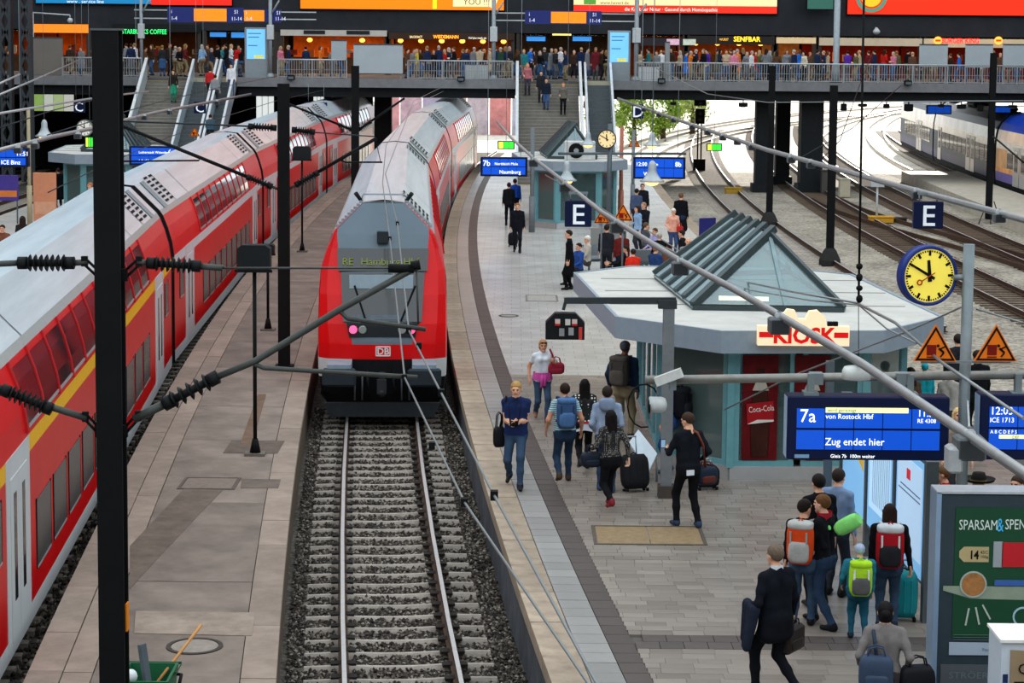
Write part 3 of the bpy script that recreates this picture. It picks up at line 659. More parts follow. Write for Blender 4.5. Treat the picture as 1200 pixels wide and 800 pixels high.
# contact and carrier wires over the middle track
def wire(pts, r, label, mat=WIRE, clamps=()):
    w = E('contact_wire', pts[0], 0, label, 'wire'); o = Vector(pts[0]); B().path([Vector(p)-o for p in pts], r, 6).ob('strand', mat, w)
    for p in clamps: B().cbox(Vector(p)-o, (.05, .06, .06)).ob('wire_clamp', BLACK(), w)
    return w
q1, q2 = Q(475, 442), Q(480, 387)
p1 = [W(720, 850, q1.z), W(690, 800, q1.z), W(545, 588, q1.z+.02), q1, Vector((TR(OM, 33), 33, 5.06)), Vector((TR(OM, 44), 44, 5.15)), Vector((TR(OM, 58), 58, 5.2)), Vector((TR(OM, 90), 90, 5.2)), Vector((TR(OM, 125), 125, 5.2))]
p2_ = [W(745, 850, q2.z), W(700, 800, q2.z), W(580, 580, q2.z), q2, Vector((TR(OM, 33)+.12, 33, 5.3)), Vector((TR(OM, 44)+.06, 44, 5.35)), Vector((TR(OM, 90), 90, 5.4)), Vector((TR(OM, 125), 125, 5.5))]
wire(p1, .010, 'contact wire over the middle track running down past the bottom edge', clamps=[p1[3], p1[2], p1[4], W(507, 522, q1.z)])
wire(p2_, .010, 'second, slightly higher wire over the middle track', clamps=[p2_[3], p2_[2], p2_[4], W(518, 460, q2.z), W(492, 405, q2.z)])
# second and third mast on the narrow platform
def mast_b(px, py, ytop, w, label, big=True):
    b_ = W(px, py, PZ); Y = b_.y; q = lambda x, y: WD(x, y, Y); top = q(px, ytop).z
    m = E('overhead_line_mast', b_, 0, label, 'mast'); o = Vector(b_)
    hbeam(B(), w, w, 0, top-PZ).ob('post', MASTM, m); B().box(-w*.8, w*.8, -w*.8, w*.8, 0, .05).ob('base_plate', MASTM, m)
    return m, o, q
m2, o2, q = mast_b(334, 430, 98, .25, 'dark mast between the two red trains, second from the camera')
insul(q(325, 150), q(292, 148), .085, m2, o2); rod([q(294, 148), q(250, 146), q(140, 142)], .02, m2, o2, 'tie_rod', WIRED)
insul(q(343, 152), q(370, 155), .085, m2, o2); rod([q(368, 155), q(440, 160)], .014, m2, o2, 'tie_rod', WIRED)
rod([q(328, 222), q(318, 218)], .03, m2, o2); insul(q(320, 219), q(290, 207), .085, m2, o2); rod([q(293, 208), q(145, 148)], .04, m2, o2, 'cantilever_tube', MASTM); rod([q(235, 184), q(234, 188), q(140, 189)], .02, m2, o2, 'steady_arm', MASTM)
rod([q(340, 221), q(350, 216)], .03, m2, o2); insul(q(347, 217), q(374, 202), .085, m2, o2); rod([q(371, 203), q(442, 162)], .04, m2, o2, 'cantilever_tube', MASTM); rod([q(400, 187), q(405, 190), q(449, 190)], .02, m2, o2, 'steady_arm', MASTM); rod([q(441, 163), q(447, 190)], .008, m2, o2, 'dropper', MASTM)
m3, o3, q = mast_b(417, 283, 77, .27, 'third dark mast, beside the roof of the middle train')
rod([q(413, 152), q(330, 118)], .04, m3, o3, 'cantilever_tube', MASTM); insul(q(413, 152), q(398, 146), .09, m3, o3); rod([q(421, 152), q(475, 115)], .04, m3, o3, 'cantilever_tube', MASTM); insul(q(421, 152), q(436, 142), .09, m3, o3)
for py, zz, lab in ((0, 5.2, 'contact wire over the long red train at the left'), (0, 6.3, 'carrier wire over the long red train at the left')):
    wire([Vector((TR(-8.12, y), y, zz)) for y in (40, 47, 60, 76, 95, 125)], .012, lab, WIRED)
# thin posts with dark boxes on the narrow platform
def boxpost(px, py, ytop, box, label, r=.035):
    b_ = W(px, py, PZ); Y = b_.y; t = E('signal_post', b_, 0, label, 'signal'); zt = WD(px, ytop, Y).z-PZ
    B().tube((0, 0, .04), (0, 0, zt), r, n=10).ob('pole', MASTM, t); B().box(-.18, .18, -.14, .14, 0, .05).ob('base_plate', M('6B645C', .8), t); B().lathe([(.1, .05), (.05, .3)], 10).ob('pole_foot', MASTM, t)
    if box:
        w, h = box; c = .28
        B().vprism([(-w/2, -h/2), (w/2, -h/2), (w/2, h/2-w*c*.4), (w/2-w*.14, h/2), (-w/2+w*.14, h/2), (-w/2, h/2-w*c*.4)], -.14, .14).ob('signal_box', M('1E2224', .5, .1), t, (0, 0, zt+h/2))
        B().box(-w/2-.04, w/2+.04, -.18, -.14, zt-.03, zt+.02).ob('hood', BLACK(), t)
    return t
boxpost(300, 533, 316, (.58, .45), 'thin post with a dark octagonal box, nearest on the narrow platform')
boxpost(315, 387, 297, (.34, .24), 'short thin post behind the nearest octagonal signal box')
boxpost(355, 295, 187, (.62, .46), 'thin post with a dark box halfway along the red coaches')
# masts on the right-hand track field
def fmast(px, py, ytop, w, label, z=-.25, foot=True):
    b_ = W(px, py, z); t = E('overhead_line_mast', b_, 0, label, 'mast'); zt = WD(px, ytop, b_.y).z-z
    hbeam(B(), w, w, .2, zt).ob('post', MASTM, t)
    if foot: B().lathe([(w*1.5, -.05), (w*1.5, .25), (w*.9, .6), (w*.6, .7)], 8, sm=False).ob('foundation', M('2C2B2A', .8), t)
    return t, b_
fmast(902, 266, 77, .27, 'dark mast beside the pointed glass roof, left of the two')
fmast(973, 312, 100, .27, 'dark mast with a broad foot right of the pointed glass roof')
fm, fp = fmast(1159, 262, 62, .27, 'dark mast above the hanging concrete weight at the right', -.25, False)
wb = WD(1161, 285, fp.y-.6); wt = E('anchor_block', wb, 0, 'pale concrete block held by cable loops in front of the right-hand mast', 'block'); s_ = wb.y/2450
B().rbox(-17*s_, 17*s_, -.3, .3, 0, 16*s_, .03).ob('block', M('9B9890', .8, 0, .15), wt)
for dx in (-.5, .0, .45): B().path([(dx*.5, 0, 16*s_), (dx*1.1, 0, .9), (dx*.3+.1, .5, 1.9)], .025).ob('cable_loop', BLACK(), wt)
# suspended rope with insulators at the right
rt = WD(1014, -40, 30); rbm = WD(1007, 356, 30); t = E('suspension_rope', rbm, 0, 'vertical black rope with knobbly insulators hanging beside the yellow clock', 'rope'); o = Vector(rbm)
B().path([(0, 0, 0), WD(1010, 180, 30)-o, rt-o], .018, 6).ob('rope', BLACK(), t)
for a, c in ((308, 316), (320, 330), (334, 341), (345, 355)): B().sph(WD(1008, (a+c)/2, 30)-o, .05, .05, (c-a)/2*30/2450).ob('insulator', BLACK(), t)
B().path([(0, 0, 0), WD(1007, 420, 30)-o], .006).ob('wire', BLACK(), t)
def span(pts, Ys, r, label, mat=WIRE):
    P = [WD(x, y, Y) for (x, y), Y in zip(pts, Ys)]; t = E('span_wire', P[0], 0, label, 'wire')
    return B().path([p-P[0] for p in P], r, 6).ob('strand', mat, t)
span([(640, 205), (700, 240), (760, 280), (850, 325), (930, 342), (1007, 355)], (62, 55, 48, 40, 34, 30), .018, 'slack double wire sagging over the pointed glass roof, upper strand')
span([(760, 270), (850, 328), (880, 340), (950, 352), (1007, 357)], (48, 40, 37, 33, 30), .013, 'slack double wire sagging over the pointed glass roof, lower strand')
span([(1007, 356), (1050, 378), (1105, 425), (1200, 490)], (30, 27, 24.6, 21.5), .02, 'taut wire running from the black insulators down past the yellow clock')
span([(1007, 357), (1040, 385), (1075, 402)], (30, 28.5, 27.5), .012, 'short slack wire under the black insulators')
span([(1127, 360), (1060, 390), (930, 440), (850, 480)], (25.3, 27, 31, 34), .012, 'thin guy wire from the clock mast to the kiosk front')
span([(1145, 362), (1200, 378)], (25.3, 24.8), .012, 'thin guy wire leaving the clock mast to the right')
span([(770, 80), (830, 110), (900, 120), (1200, 118)], (111, 90, 80, 75), .02, 'thin wire swooping below the bridge railing')
span([(1024, 60), (1010, 95), (985, 165), (965, 185)], (112, 100, 88, 85), .02, 'steep guy wire left of the blue train', WIRED)
span([(1057, 100), (1000, 150), (930, 190)], (112, 95, 85), .02, 'slanting wire in front of the blue train', WIRED)
span([(1165, 160), (1200, 190)], (70, 66), .03, 'black cable at the right edge crossing the blue train', MASTM)
span([(0, 111), (45, 92), (92, 71)], (70, 85, 110), .035, 'pale rising cable at the top left corner', PIPE)
span([(0, 98), (24, 87)], (60, 66), .03, 'short pale cable at the left edge', PIPE)
span([(0, 133), (60, 123), (110, 115), (175, 107)], (60, 70, 80, 95), .04, 'pale service pipe at the upper left under the bridge', PIPE)
span([(0, 150), (60, 130), (130, 112)], (62, 75, 92), .02, 'thin wire at the upper left', WIRED)
# ----------------------------------------------------------------- lamp conduits hung along the platform
def conduit(pts, z, r, boxes, label, bs=.25):
    P = [W(x, y, z) for x, y in pts]; t = E('lamp_conduit', P[-1], 0, label, 'conduit'); o = Vector(P[-1])
    B().path([p-o for p in P], r, 8).ob('pipe', PIPE, t); B().path([p-o+Vector((.0, 0, -r*1.2)) for p in P], r*.5, 5).ob('cable', M('6D7072', .5), t)
    for x, y in boxes:
        p = W(x, y, z)-o; c = B(); c.rbox(-bs/2, bs/2, -bs/2, bs/2, -bs*.85, -.02, .02).box(-.02, .02, -.03, .03, -.03, r+.02)
        g = E('lamp_box', p, 0, parent=t); c.ob('housing', M('5A5E60', .5, .1), g); B().box(-bs*.4, bs*.4, -bs/2-.012, -bs/2, -bs*.75, -bs*.15).ob('cover_plate', M('33373A', .4), g)
        B().lathe([(r*1.35, -.04), (r*1.35, .04)], 10, ax='y').ob('clip', LGREY(), g)
    return t, o
ct, cto = conduit([(583, 142), (600, 161), (625, 184), (655, 207), (706, 248), (790, 300), (860, 337), (1010, 424), (1200, 552), (1300, 620)], 5.0, .037, [(626, 186), (663, 214), (724, 259), (798, 305), (914, 370), (1137, 508)], 'long pale lamp pipe slanting across the picture above the kiosk')
p = W(1005, 421, 5.0)-cto; B().lathe([(.02, -.06), (.13, -.08), (.15, -.12), (.15, -.2), (.02, -.21)], 16, p).ob('round_lamp', M('C9CCC8', .4), ct)
b = B(); b.tube(W(1135, 470, 5.0)-cto, W(1137, 508, 5.0)-cto, .01); b.rbox(*(lambda q: (q.x-.19, q.x-.07, q.y-.12, q.y+.1, q.z-.32, q.z-.1))(W(1137, 508, 5.0)-cto), .02); b.ob('loudspeaker', M('A3A7A8', .5), ct)
conduit([(725, 115), (810, 145), (900, 175), (992, 200), (1050, 216), (1200, 256), (1300, 283)], 5.0, .05, [(755, 126), (773, 132), (790, 138), (812, 146), (830, 152), (848, 158), (865, 163), (882, 169), (928, 183), (951, 189), (1075, 223), (1172, 249)], 'second pale lamp pipe high over the far platform edge at right', .22)
conduit([(-30, 183), (60, 160), (108, 150), (180, 132), (295, 110)], 5.0, .05, [(22, 172), (42, 167), (92, 156), (170, 135), (200, 129), (255, 118)], 'pale lamp pipe above the far left platform', .22)
# ----------------------------------------------------------------- bell-shaped platform lamps
WARM = M('FFC56A', .4, 0, 0, emit=3)
def bell(px, ytop, ybot, wpx, wid, label):
    Y = 2450*wid/wpx; p = WD(px, ybot, Y); h = (ybot-ytop)*Y/2450; t = E('pendant_lamp', p, 0, label, 'lamp')
    B().lathe([(.48*wid, 0), (.5*wid, .03), (.36*wid, .14*h), (.22*wid, .36*h), (.17*wid, .55*h), (.16*wid, .8*h), (.1*wid, .95*h), (.03*wid, h)], 18).ob('bell_shade', M('A7AFB3', .35, .3), t)
    B().lathe([(.02, -.16*wid), (.2*wid, -.12*wid), (.3*wid, -.02*wid), (.3*wid, .02)], 14).ob('bulb', WARM, t)
    B().tube((0, 0, h), (0, 0, 12-p.z), .007, n=6).ob('hanger', STEEL(), t)
bell(665, 188, 212, 24, .6, 'glowing bell-shaped pendant lamp left of the hanging sign E')
bell(690, 154, 170, 19, .6, 'glowing bell-shaped pendant lamp beside the distant clock')
bell(765, 155, 171, 20, .6, 'grey bell-shaped pendant lamp above the blue display marked 8b')
bell(765, 188, 213, 29, .6, 'glowing bell-shaped pendant lamp in front of the blue display marked 8b')
bell(53, 140, 160, 22, .6, 'grey bell-shaped pendant lamp over the far left platform')
# ----------------------------------------------------------------- colour-light signal in the distance
b_ = W(820, 200, -.2); Y = b_.y; t = E('railway_signal', b_, 0, 'black colour-light signal on twin thin poles beyond the platform', 'signal'); k = Y/2450
for dx in (-2, 2): B().tube((dx*k, 0, 0), (dx*k, 0, 62*k), .05).ob('pole', BLACK(), t)
B().box(-7*k, 7*k, -.2, .2, 0, 14*k).ob('signal_base', BLACK(), t)
for z0, z1, w in ((76, 89, 7), (55, 73, 5.5)):
    h_ = B().box(-w*k, w*k, -.15, .15, z0*k, z1*k).ob('signal_head', BLACK(), t)
    for q in (.3, .7): B().lathe([(.01, -.2), (.12, -.2), (.12, -.1)], 10, (0, 0, (z0+(z1-z0)*q)*k), ax='y').ob('lens', M('3A3030', .2), h_)
# ----------------------------------------------------------------- clocks
def clock(p, r, label, face, rz=0, full=True, case='23357A'):
    t = E('station_clock', p, rz, label, 'clock'); d = r*.42
    B().lathe([(r*.9, d), (r, d*.9), (r, -.02*r), (r*.97, -.06*r), (r*.9, -.06*r), (r*.88, 0)], 40, ax='y').ob('case', M(case, .35, 0, .06), t)
    B().lathe([(.001, -.001), (r*.89, -.001), (r*.89, .01)], 40, ax='y', sm=False).ob('dial', M(face, .5, 0, .03, emit=.35), t)
    K = BLACK(); RD = M('B03418', .4)
    for i in range(60 if full else 12):
        a = i*PI/30 if full else i*PI/6; big = (i % 5 == 0) if full else True
        l0, l1, w = (.66, .84, .042) if big else (.78, .84, .02)
        u = Vector((math.sin(a), 0, math.cos(a))); v = Vector((math.cos(a), 0, -math.sin(a))); bb = B(); c = u*r*(l0+l1)/2
        bb.loft([[c+u*r*s1*(l1-l0)/2+v*r*w*s2+Vector((0, yy, 0)) for s1, s2 in ((-1, -1), (-1, 1), (1, 1), (1, -1))] for yy in (-.006, -.001)], 0, True); bb.ob('hour_mark' if big else 'minute_mark', K, t)
    for a, l, w, y in ((-PI/36, .52, .07, -.012), (-PI/3, .82, .05, -.016)):
        u = Vector((math.sin(a), 0, math.cos(a))); v = Vector((math.cos(a), 0, -math.sin(a)))
        bb = B(); bb.loft([[u*-r*.2+v*r*w*s, u*r*l+v*r*w*.75*s] for s in (-1, 1)], 0, False, close=False)
        B().loft([[u*-r*.2-v*r*w+Vector((0, yy, 0)), u*-r*.2+v*r*w+Vector((0, yy, 0)), u*r*l+v*r*w*.7+Vector((0, yy, 0)), u*r*l-v*r*w*.7+Vector((0, yy, 0))] for yy in (y, y+.006)], 0, True).ob('clock_hand', K, t)
    if full:
        a = math.radians(240); u = Vector((math.sin(a), -.0, math.cos(a))); yv = Vector((0, -.022, 0))
        B().tube(u*-r*.2+yv, u*r*.32+yv, r*.018).ob('second_hand', RD, t); c = u*r*.42+yv
        B().lathe([(r*.06, -.004), (r*.1, -.004), (r*.1, .004), (r*.06, .004), (r*.06, -.004)], 16, c, ax='y', caps=False).ob('second_ring', RD, t)
    return t
DS, KS = 25.3, .843
CP = WD(1090, 323, DS)
clock(CP, .44*KS, 'large yellow-faced round station clock with a dark blue case', 'F2DC58', math.radians(14))
# ----------------------------------------------------------------- clock mast with cross tube, displays and cameras
mb_ = WD(1133, 400, DS); cm = E('sign_mast', (mb_.x, DS, PZ), 0, 'grey mast carrying the yellow clock, the cross tube and the blue displays', 'mast'); o = Vector((mb_.x, DS, PZ)); G = M('7C8689', .45, .3, .1, name='grey_steel')
B().tube((0, 0, 0), (0, 0, WD(1136, 286, DS).z-PZ), .07, n=14).ob('pole', G, cm); B().lathe([(.16, 0), (.16, .05), (.08, .12)], 14).ob('pole_foot', G, cm)
B().tube(WD(1135, 325, DS)-o, WD(1118, 325, DS)-o, .035).ob('clock_bracket', G, cm)
ta, tb = WD(757, 445, DS), WD(1260, 438, DS); B().tube(ta-o, tb-o, .055, n=12).ob('cross_tube', M('8B8A84', .4, .4, .12), cm)
for x in (1058, 957): B().cbox(WD(x, 443, DS)-o, (.16, .16, .14)).ob('tube_clamp', G, cm)
BLUE_S = M('1450C8', .3, 0, .04, emit=.55, name='screen'); NAVYC = M('101A3C', .35, 0, .05, name='navy_paint'); TW = M('F4F8FF', .5, 0, 0, emit=1.2, name='lit_text'); TPALE = M('E9EFA8', .5, 0, 0, emit=.9, name='lit_strip')
def display(x0, y0, x1, y1, Y, label, cells, depth=.3, rz=0, lines=(), strip_=None, kt=1, hang=0):
    a, c = WD(x0, y0, Y), WD(x1, y1, Y); w, h = c.x-a.x, a.z-c.z; t = E('departure_display', ((a.x+c.x)/2, Y, c.z), rz, label, 'display'); nx, nz, m = cells
    B().rbox(-w/2, w/2, 0, depth, 0, h, .015).ob('housing', NAVYC, t)
    B().box(-w/2-.005, -w/2, .02, depth-.02, .02, h-.02).ob('side_panel', M('9CB4CC', .4), t)
    cw, ch = (w-2*m[0])/nx, (h-m[1]-m[2])/nz
    for i in range(nx):
        for j in range(nz): B().box(-w/2+m[0]+i*cw+.006, -w/2+m[0]+(i+1)*cw-.006, -.012, .02, m[1]+j*ch+.014, m[1]+(j+1)*ch-.014).ob('screen_tile', BLUE_S, t)
    for s, u, v, sz, *al in lines: text(s, sz*kt, (-w/2+u*w, -.018, v*h), TW, t, align=al[0] if al else 'LEFT', xs=al[1] if len(al) > 1 else .95)
    for q_ in ((-.35, .35) if hang else ()): B().tube((w*q_, depth/2, h), (w*q_, depth/2, hang-c.z), .01).ob('hanger', G, t)
    for u0, u1, v0, v1 in (strip_ or ()): B().box(-w/2+u0*w, -w/2+u1*w, -.017, -.01, v0*h, v1*h).ob('lit_strip', TPALE, t)
    return t, w, h
d1, w, h = display(924, 464, 1112, 540, DS-.2, 'large blue departure display reading 7a and Zug endet hier', (5, 2, (.13*KS, .14*KS, .16*KS)), lines=[('7a', .075, .60, .27), ('von Rostock Hbf', .235, .655, .105), ('Zug endet hier', .235, .24, .15), ('11:51', .80, .70, .14), ('RE 4308', .80, .60, .085), ('Gleis 7b  100m weiter', .27, .04, .075)], strip_=[(.235, .745, .75, .83)], kt=KS)
text('wird gereinigt ...', .075*KS, (-w/2+.245*w, -.022, .765*h), M('6F7A50', .6, var=0), d1)
B().box(-w/2+.05*w, -w/2+.14*w, -.006, 0, .03*h, .085*h).ob('maker_badge', M('7FA8C8', .5), d1)
d2, w, h = display(1150, 462, 1338, 540, DS-.2, 'blue departure display cut off by the right edge, reading 12:03', (5, 2, (.13*KS, .14*KS, .16*KS)), lines=[('12:03', .06, .70, .16), ('ICE 1713', .06, .58, .1), ('A B C D E F S', .065, .41, .07)], strip_=[(.12, .3, .33, .39)], kt=KS)
text('DEF', .06*KS, (-w/2+.2*w, -.022, .335*h), M('39424A', .6, var=0), d2)
for dd, xs in ((d1, (-.82, .62)), (d2, (-.6, .8))):
    for x in xs:
        b = B(); x *= KS; b.box(x-.04, x+.04, .1, .2, .8, 1.04).box(x-.09, x+.09, .04, .26, .77, .82); b.ob('hanger', G, dd)
# surveillance cameras on the cross tube
t = E('security_camera', WD(776, 447, DS-.05), 0, 'white bullet camera clamped to the left end of the cross tube', 'camera')
B().bar((-.07, -.02, .0), (.24, -.08, .13), .12, .11).ob('camera_body', M('C8CAC6', .4), t); B().bar((-.085, -.02, -.005), (-.07, -.02, .0), .1, .09).ob('lens_window', BLACK(), t); B().box(.1, .18, -.04, .04, -.1, .02).ob('bracket', G, t)
t = E('security_camera', WD(772, 474, DS-.05), 0, 'white hooded camera hanging below the bullet camera', 'camera')
B().lathe([(.1, -.11), (.1, .04), (.08, .09), (.02, .11)], 16, ax='x').ob('camera_body', M('BFC3C2', .4), t); B().lathe([(.02, -.125), (.08, -.118), (.09, -.1)], 14, (0, -.02, -.02), ax='x').ob('lens_window', BLACK(), t)
B().tube((0, 0, .12), (0, 0, .34), .02).ob('bracket', G, t); B().path([(-.17+.2*math.cos(a_), .02, -.02+.27*math.sin(a_)) for a_ in [.5+i_*.45 for i_ in range(11)]], .011).ob('cable', BLACK(), t)
# ----------------------------------------------------------------- warning triangles
OR = M('F07A18', .5, 0, .04, name='orange_paint')
def triangle(p, s, label, rz=0, pole=False):
    t = E('warning_sign', p, rz, label, 'sign'); h = s*.866
    if pole: B().tube((0, .06, PZ-p.z), (0, .06, .2), .03).ob('post', STEEL(), t)
    tri = lambda k, y0, y1: B().vprism([(-s/2*k, -h/3*k), (s/2*k, -h/3*k), (0, 2*h/3*k)], y0, y1)
    tri(1, 0, .03).ob('plate', OR, t); o_, i_ = .92, .76
    b = B(); P = lambda k: [(-s/2*k, -.004, -h/3*k), (s/2*k, -.004, -h/3*k), (0, -.004, 2*h/3*k)]
    a, c = P(o_), P(i_)
    for i in range(3): j = (i+1) % 3; b.add([a[i], a[j], c[j], c[i], tuple(Vector(a[i])+Vector((0, .005, 0))), tuple(Vector(a[j])+Vector((0, .005, 0)))], [(0,1,2,3), (0,1,5,4)], 0)
    b.ob('border', BLACK(), t)
    K = M('7A1408', .5, var=0); b = B(); b.box(-.2*s, .02*s, -.006, 0, -.14*s, .1*s).box(-.2*s, .02*s, -.006, 0, -.2*s, -.17*s); b.ob('train_pictogram', K, t)
    b = B(); b.bar((.08*s, -.004, .02*s), (.2*s, -.004, -.08*s), .01, .05*s).bar((.2*s, -.004, -.08*s), (.12*s, -.004, -.18*s), .01, .035*s).bar((.1*s, -.004, .0), (.22*s, -.004, .06*s), .01, .03*s).lathe([(.001, -.006), (.035*s, -.006), (.035*s, 0)], 10, (.06*s, 0, .08*s), ax='y'); b.ob('figure_pictogram', BLACK(), t)
    return t
triangle(WD(1097, 409, DS-.3), .62*KS, 'orange warning triangle just below the yellow clock')
triangle(WD(1168, 409, DS-.3), .62*KS, 'orange warning triangle right of the clock mast')
B().bar(WD(1080, 424, DS-.25)-o, WD(1185, 424, DS-.25)-o, .03, .03).ob('sign_rail', G, cm)
triangle(WD(731, 252, 62), .6, 'orange warning triangle behind the hanging sign E by the bench', pole=True)
triangle(WD(706, 256, 64), .5, 'smaller orange warning triangle half hidden by the pale lamp pipe', pole=True)
triangle(WD(744, 168, 92), .55, 'dark orange warning triangle near the distant clock', pole=True)
triangle(WD(229, 156, 100), .5, 'orange warning triangle in front of the left escalator', pole=True)
# ----------------------------------------------------------------- letter signs
def letter(x0, y0, x1, y1, Y, s, label, hang=5.0, size=.78):
    a, c = WD(x0, y0, Y), WD(x1, y1, Y); w, h = c.x-a.x, a.z-c.z; t = E('letter_sign', ((a.x+c.x)/2, Y, c.z), 0, label, 'sign')
    B().rbox(-w/2, w/2, 0, .16, 0, h, .012).ob('panel', NAVYC, t); text(s, h*size/.72, (.0, -.008, h*(1-size)/2), M('E6ECF2', .5, var=0, emit=.25), t, align='CENTER', bold=.006, name='letter')
    for q_ in (-.3, .3): B().tube((w*q_, .08, h), (w*q_, .08, hang-c.z), .018 if hang < 6 else .008).ob('hanger', G, t)
    if hang < 6: B().bar((-w*.36, .08, hang-c.z), (w*.36, .08, hang-c.z), .05, .05).ob('hanger_bar', G, t)
    return t
letter(1072, 236, 1106, 268, W(1089, 227, 5.0).y, 'E', 'dark blue sign with a white letter E hanging at the right above the tracks')
letter(663, 235, 694, 266, 43.6, 'E', 'dark blue sign with a white letter E in front of the far kiosk')
letter(742, 122, 755, 139, 106, 'D', 'distant dark blue sign with a white letter D', 12)
letter(87, 118, 100, 132, 100, 'C', 'dark blue sign with a white letter C left of the stairs', 12)
letter(228, 119, 242, 133, 100, 'C', 'dark blue sign with a white letter C in front of the left escalator', 12)
# smaller distant displays
display(564, 184, 619, 207, 79.5, 'blue departure display marked 7b over the middle of the platform', (5, 2, (.08, .06, .05)), lines=[('7b', .05, .55, .3), ('Norddeich Mole', .3, .6, .14), ('Naumburg', .4, .15, .2)], hang=12)
display(743, 184, 804, 210, 77.3, 'blue departure display marked 8b at the right of the far kiosk', (5, 2, (.08, .06, .05)), lines=[('12:00', .05, .6, .2), ('Berlin', .3, .62, .15), ('8b', .8, .58, .25), ('Wien', .2, .15, .2)], hang=12)
display(152, 171, 209, 194, 78, 'blue departure display marked 6a over the long red train', (5, 2, (.08, .06, .05)), lines=[('6a', .8, .55, .3), ('Lutherstadt Wittenberg', .2, .62, .13), ('6 Ausfahrt 1517', .2, .2, .12)], hang=12)
display(-30, 173, 34, 196, 70, 'blue departure display cut off by the left edge', (5, 2, (.08, .06, .05)), lines=[('11:51', .78, .6, .2), ('ICE Binz', .5, .15, .2)], hang=12)
def exit_sign(x0, y0, x1, y1, Y, label):
    a, c = WD(x0, y0, Y), WD(x1, y1, Y); w, h = c.x-a.x, a.z-c.z; t = E('exit_sign', ((a.x+c.x)/2, Y, c.z), 0, label, 'sign')
    B().box(-w/2, w/2, 0, .12, 0, h).ob('housing', M('123018', .5), t); GE = M('3CE03C', .4, 0, 0, emit=1.0); 
    for i in range(3): B().box(-w/2+.04+i*(w-.08)/3+.01, -w/2+.04+(i+1)*(w-.08)/3-.01, -.01, .0, .04, h-.04).ob('lit_panel', GE if i != 0 else M('D8F04A', .4, 0, 0, emit=1.0), t)
    B().tube((0, .05, h), (0, .05, 12-c.z), .008).ob('hanger', STEEL(), t)
exit_sign(829, 168, 847, 177, 96, 'green emergency exit sign hanging beyond the track signal')
exit_sign(584, 165, 604, 175, 84, 'green emergency exit sign beside the middle train')
exit_sign(100, 160, 112, 173, 80, 'green emergency exit sign behind the thick black mast')
# ================================================================= KIOSKS AND PLATFORM FURNITURE
TEAL = M('6FA6AE', .4, .2, .08, name='teal_frame'); RTOP = M('BDBBB4', .7, 0, .1, 2, name='roof_sheet'); FASC = M('8C99A4', .5, 0, .06, name='fascia'); KG = GLASS('7FA0A0', .05, op=.22); KGD = GLASS('7C9490', .08, 'glass', .42); SKYG = GLASS('A9C4C6', .1, 'glass', .3); RAFT = M('434D4F', .4, .3, .1, name='rafter')  # KGD: extra diffuse grey-green stands in for reflections on the glass
RP = [(-2.23, 8.44), (-1.69, 1.68), (0, 0), (2.75, .2), (4.12, 2.06), (3.56, 8.58), (2.1, 9.95), (-.97, 9.82)]
WP = [(-.9, 7.4), (-.88, 1.85), (.24, .67), (2.55, .75), (3.45, 2.2), (3.0, 7.8), (1.8, 8.9), (-.4, 8.8)]
def inset(P, d):
    out = []; n = len(P)
    for i in range(n):
        p0, p1, p2 = Vector(P[i-1]), Vector(P[i]), Vector(P[(i+1) % n]); a = (p1-p0).normalized(); c = (p2-p1).normalized()
        na, nc = Vector((-a.y, a.x)), Vector((-c.y, c.x)); m = (na+nc).normalized(); out.append(tuple(p1+m*d/max(.4, m.dot(na))))
    return out
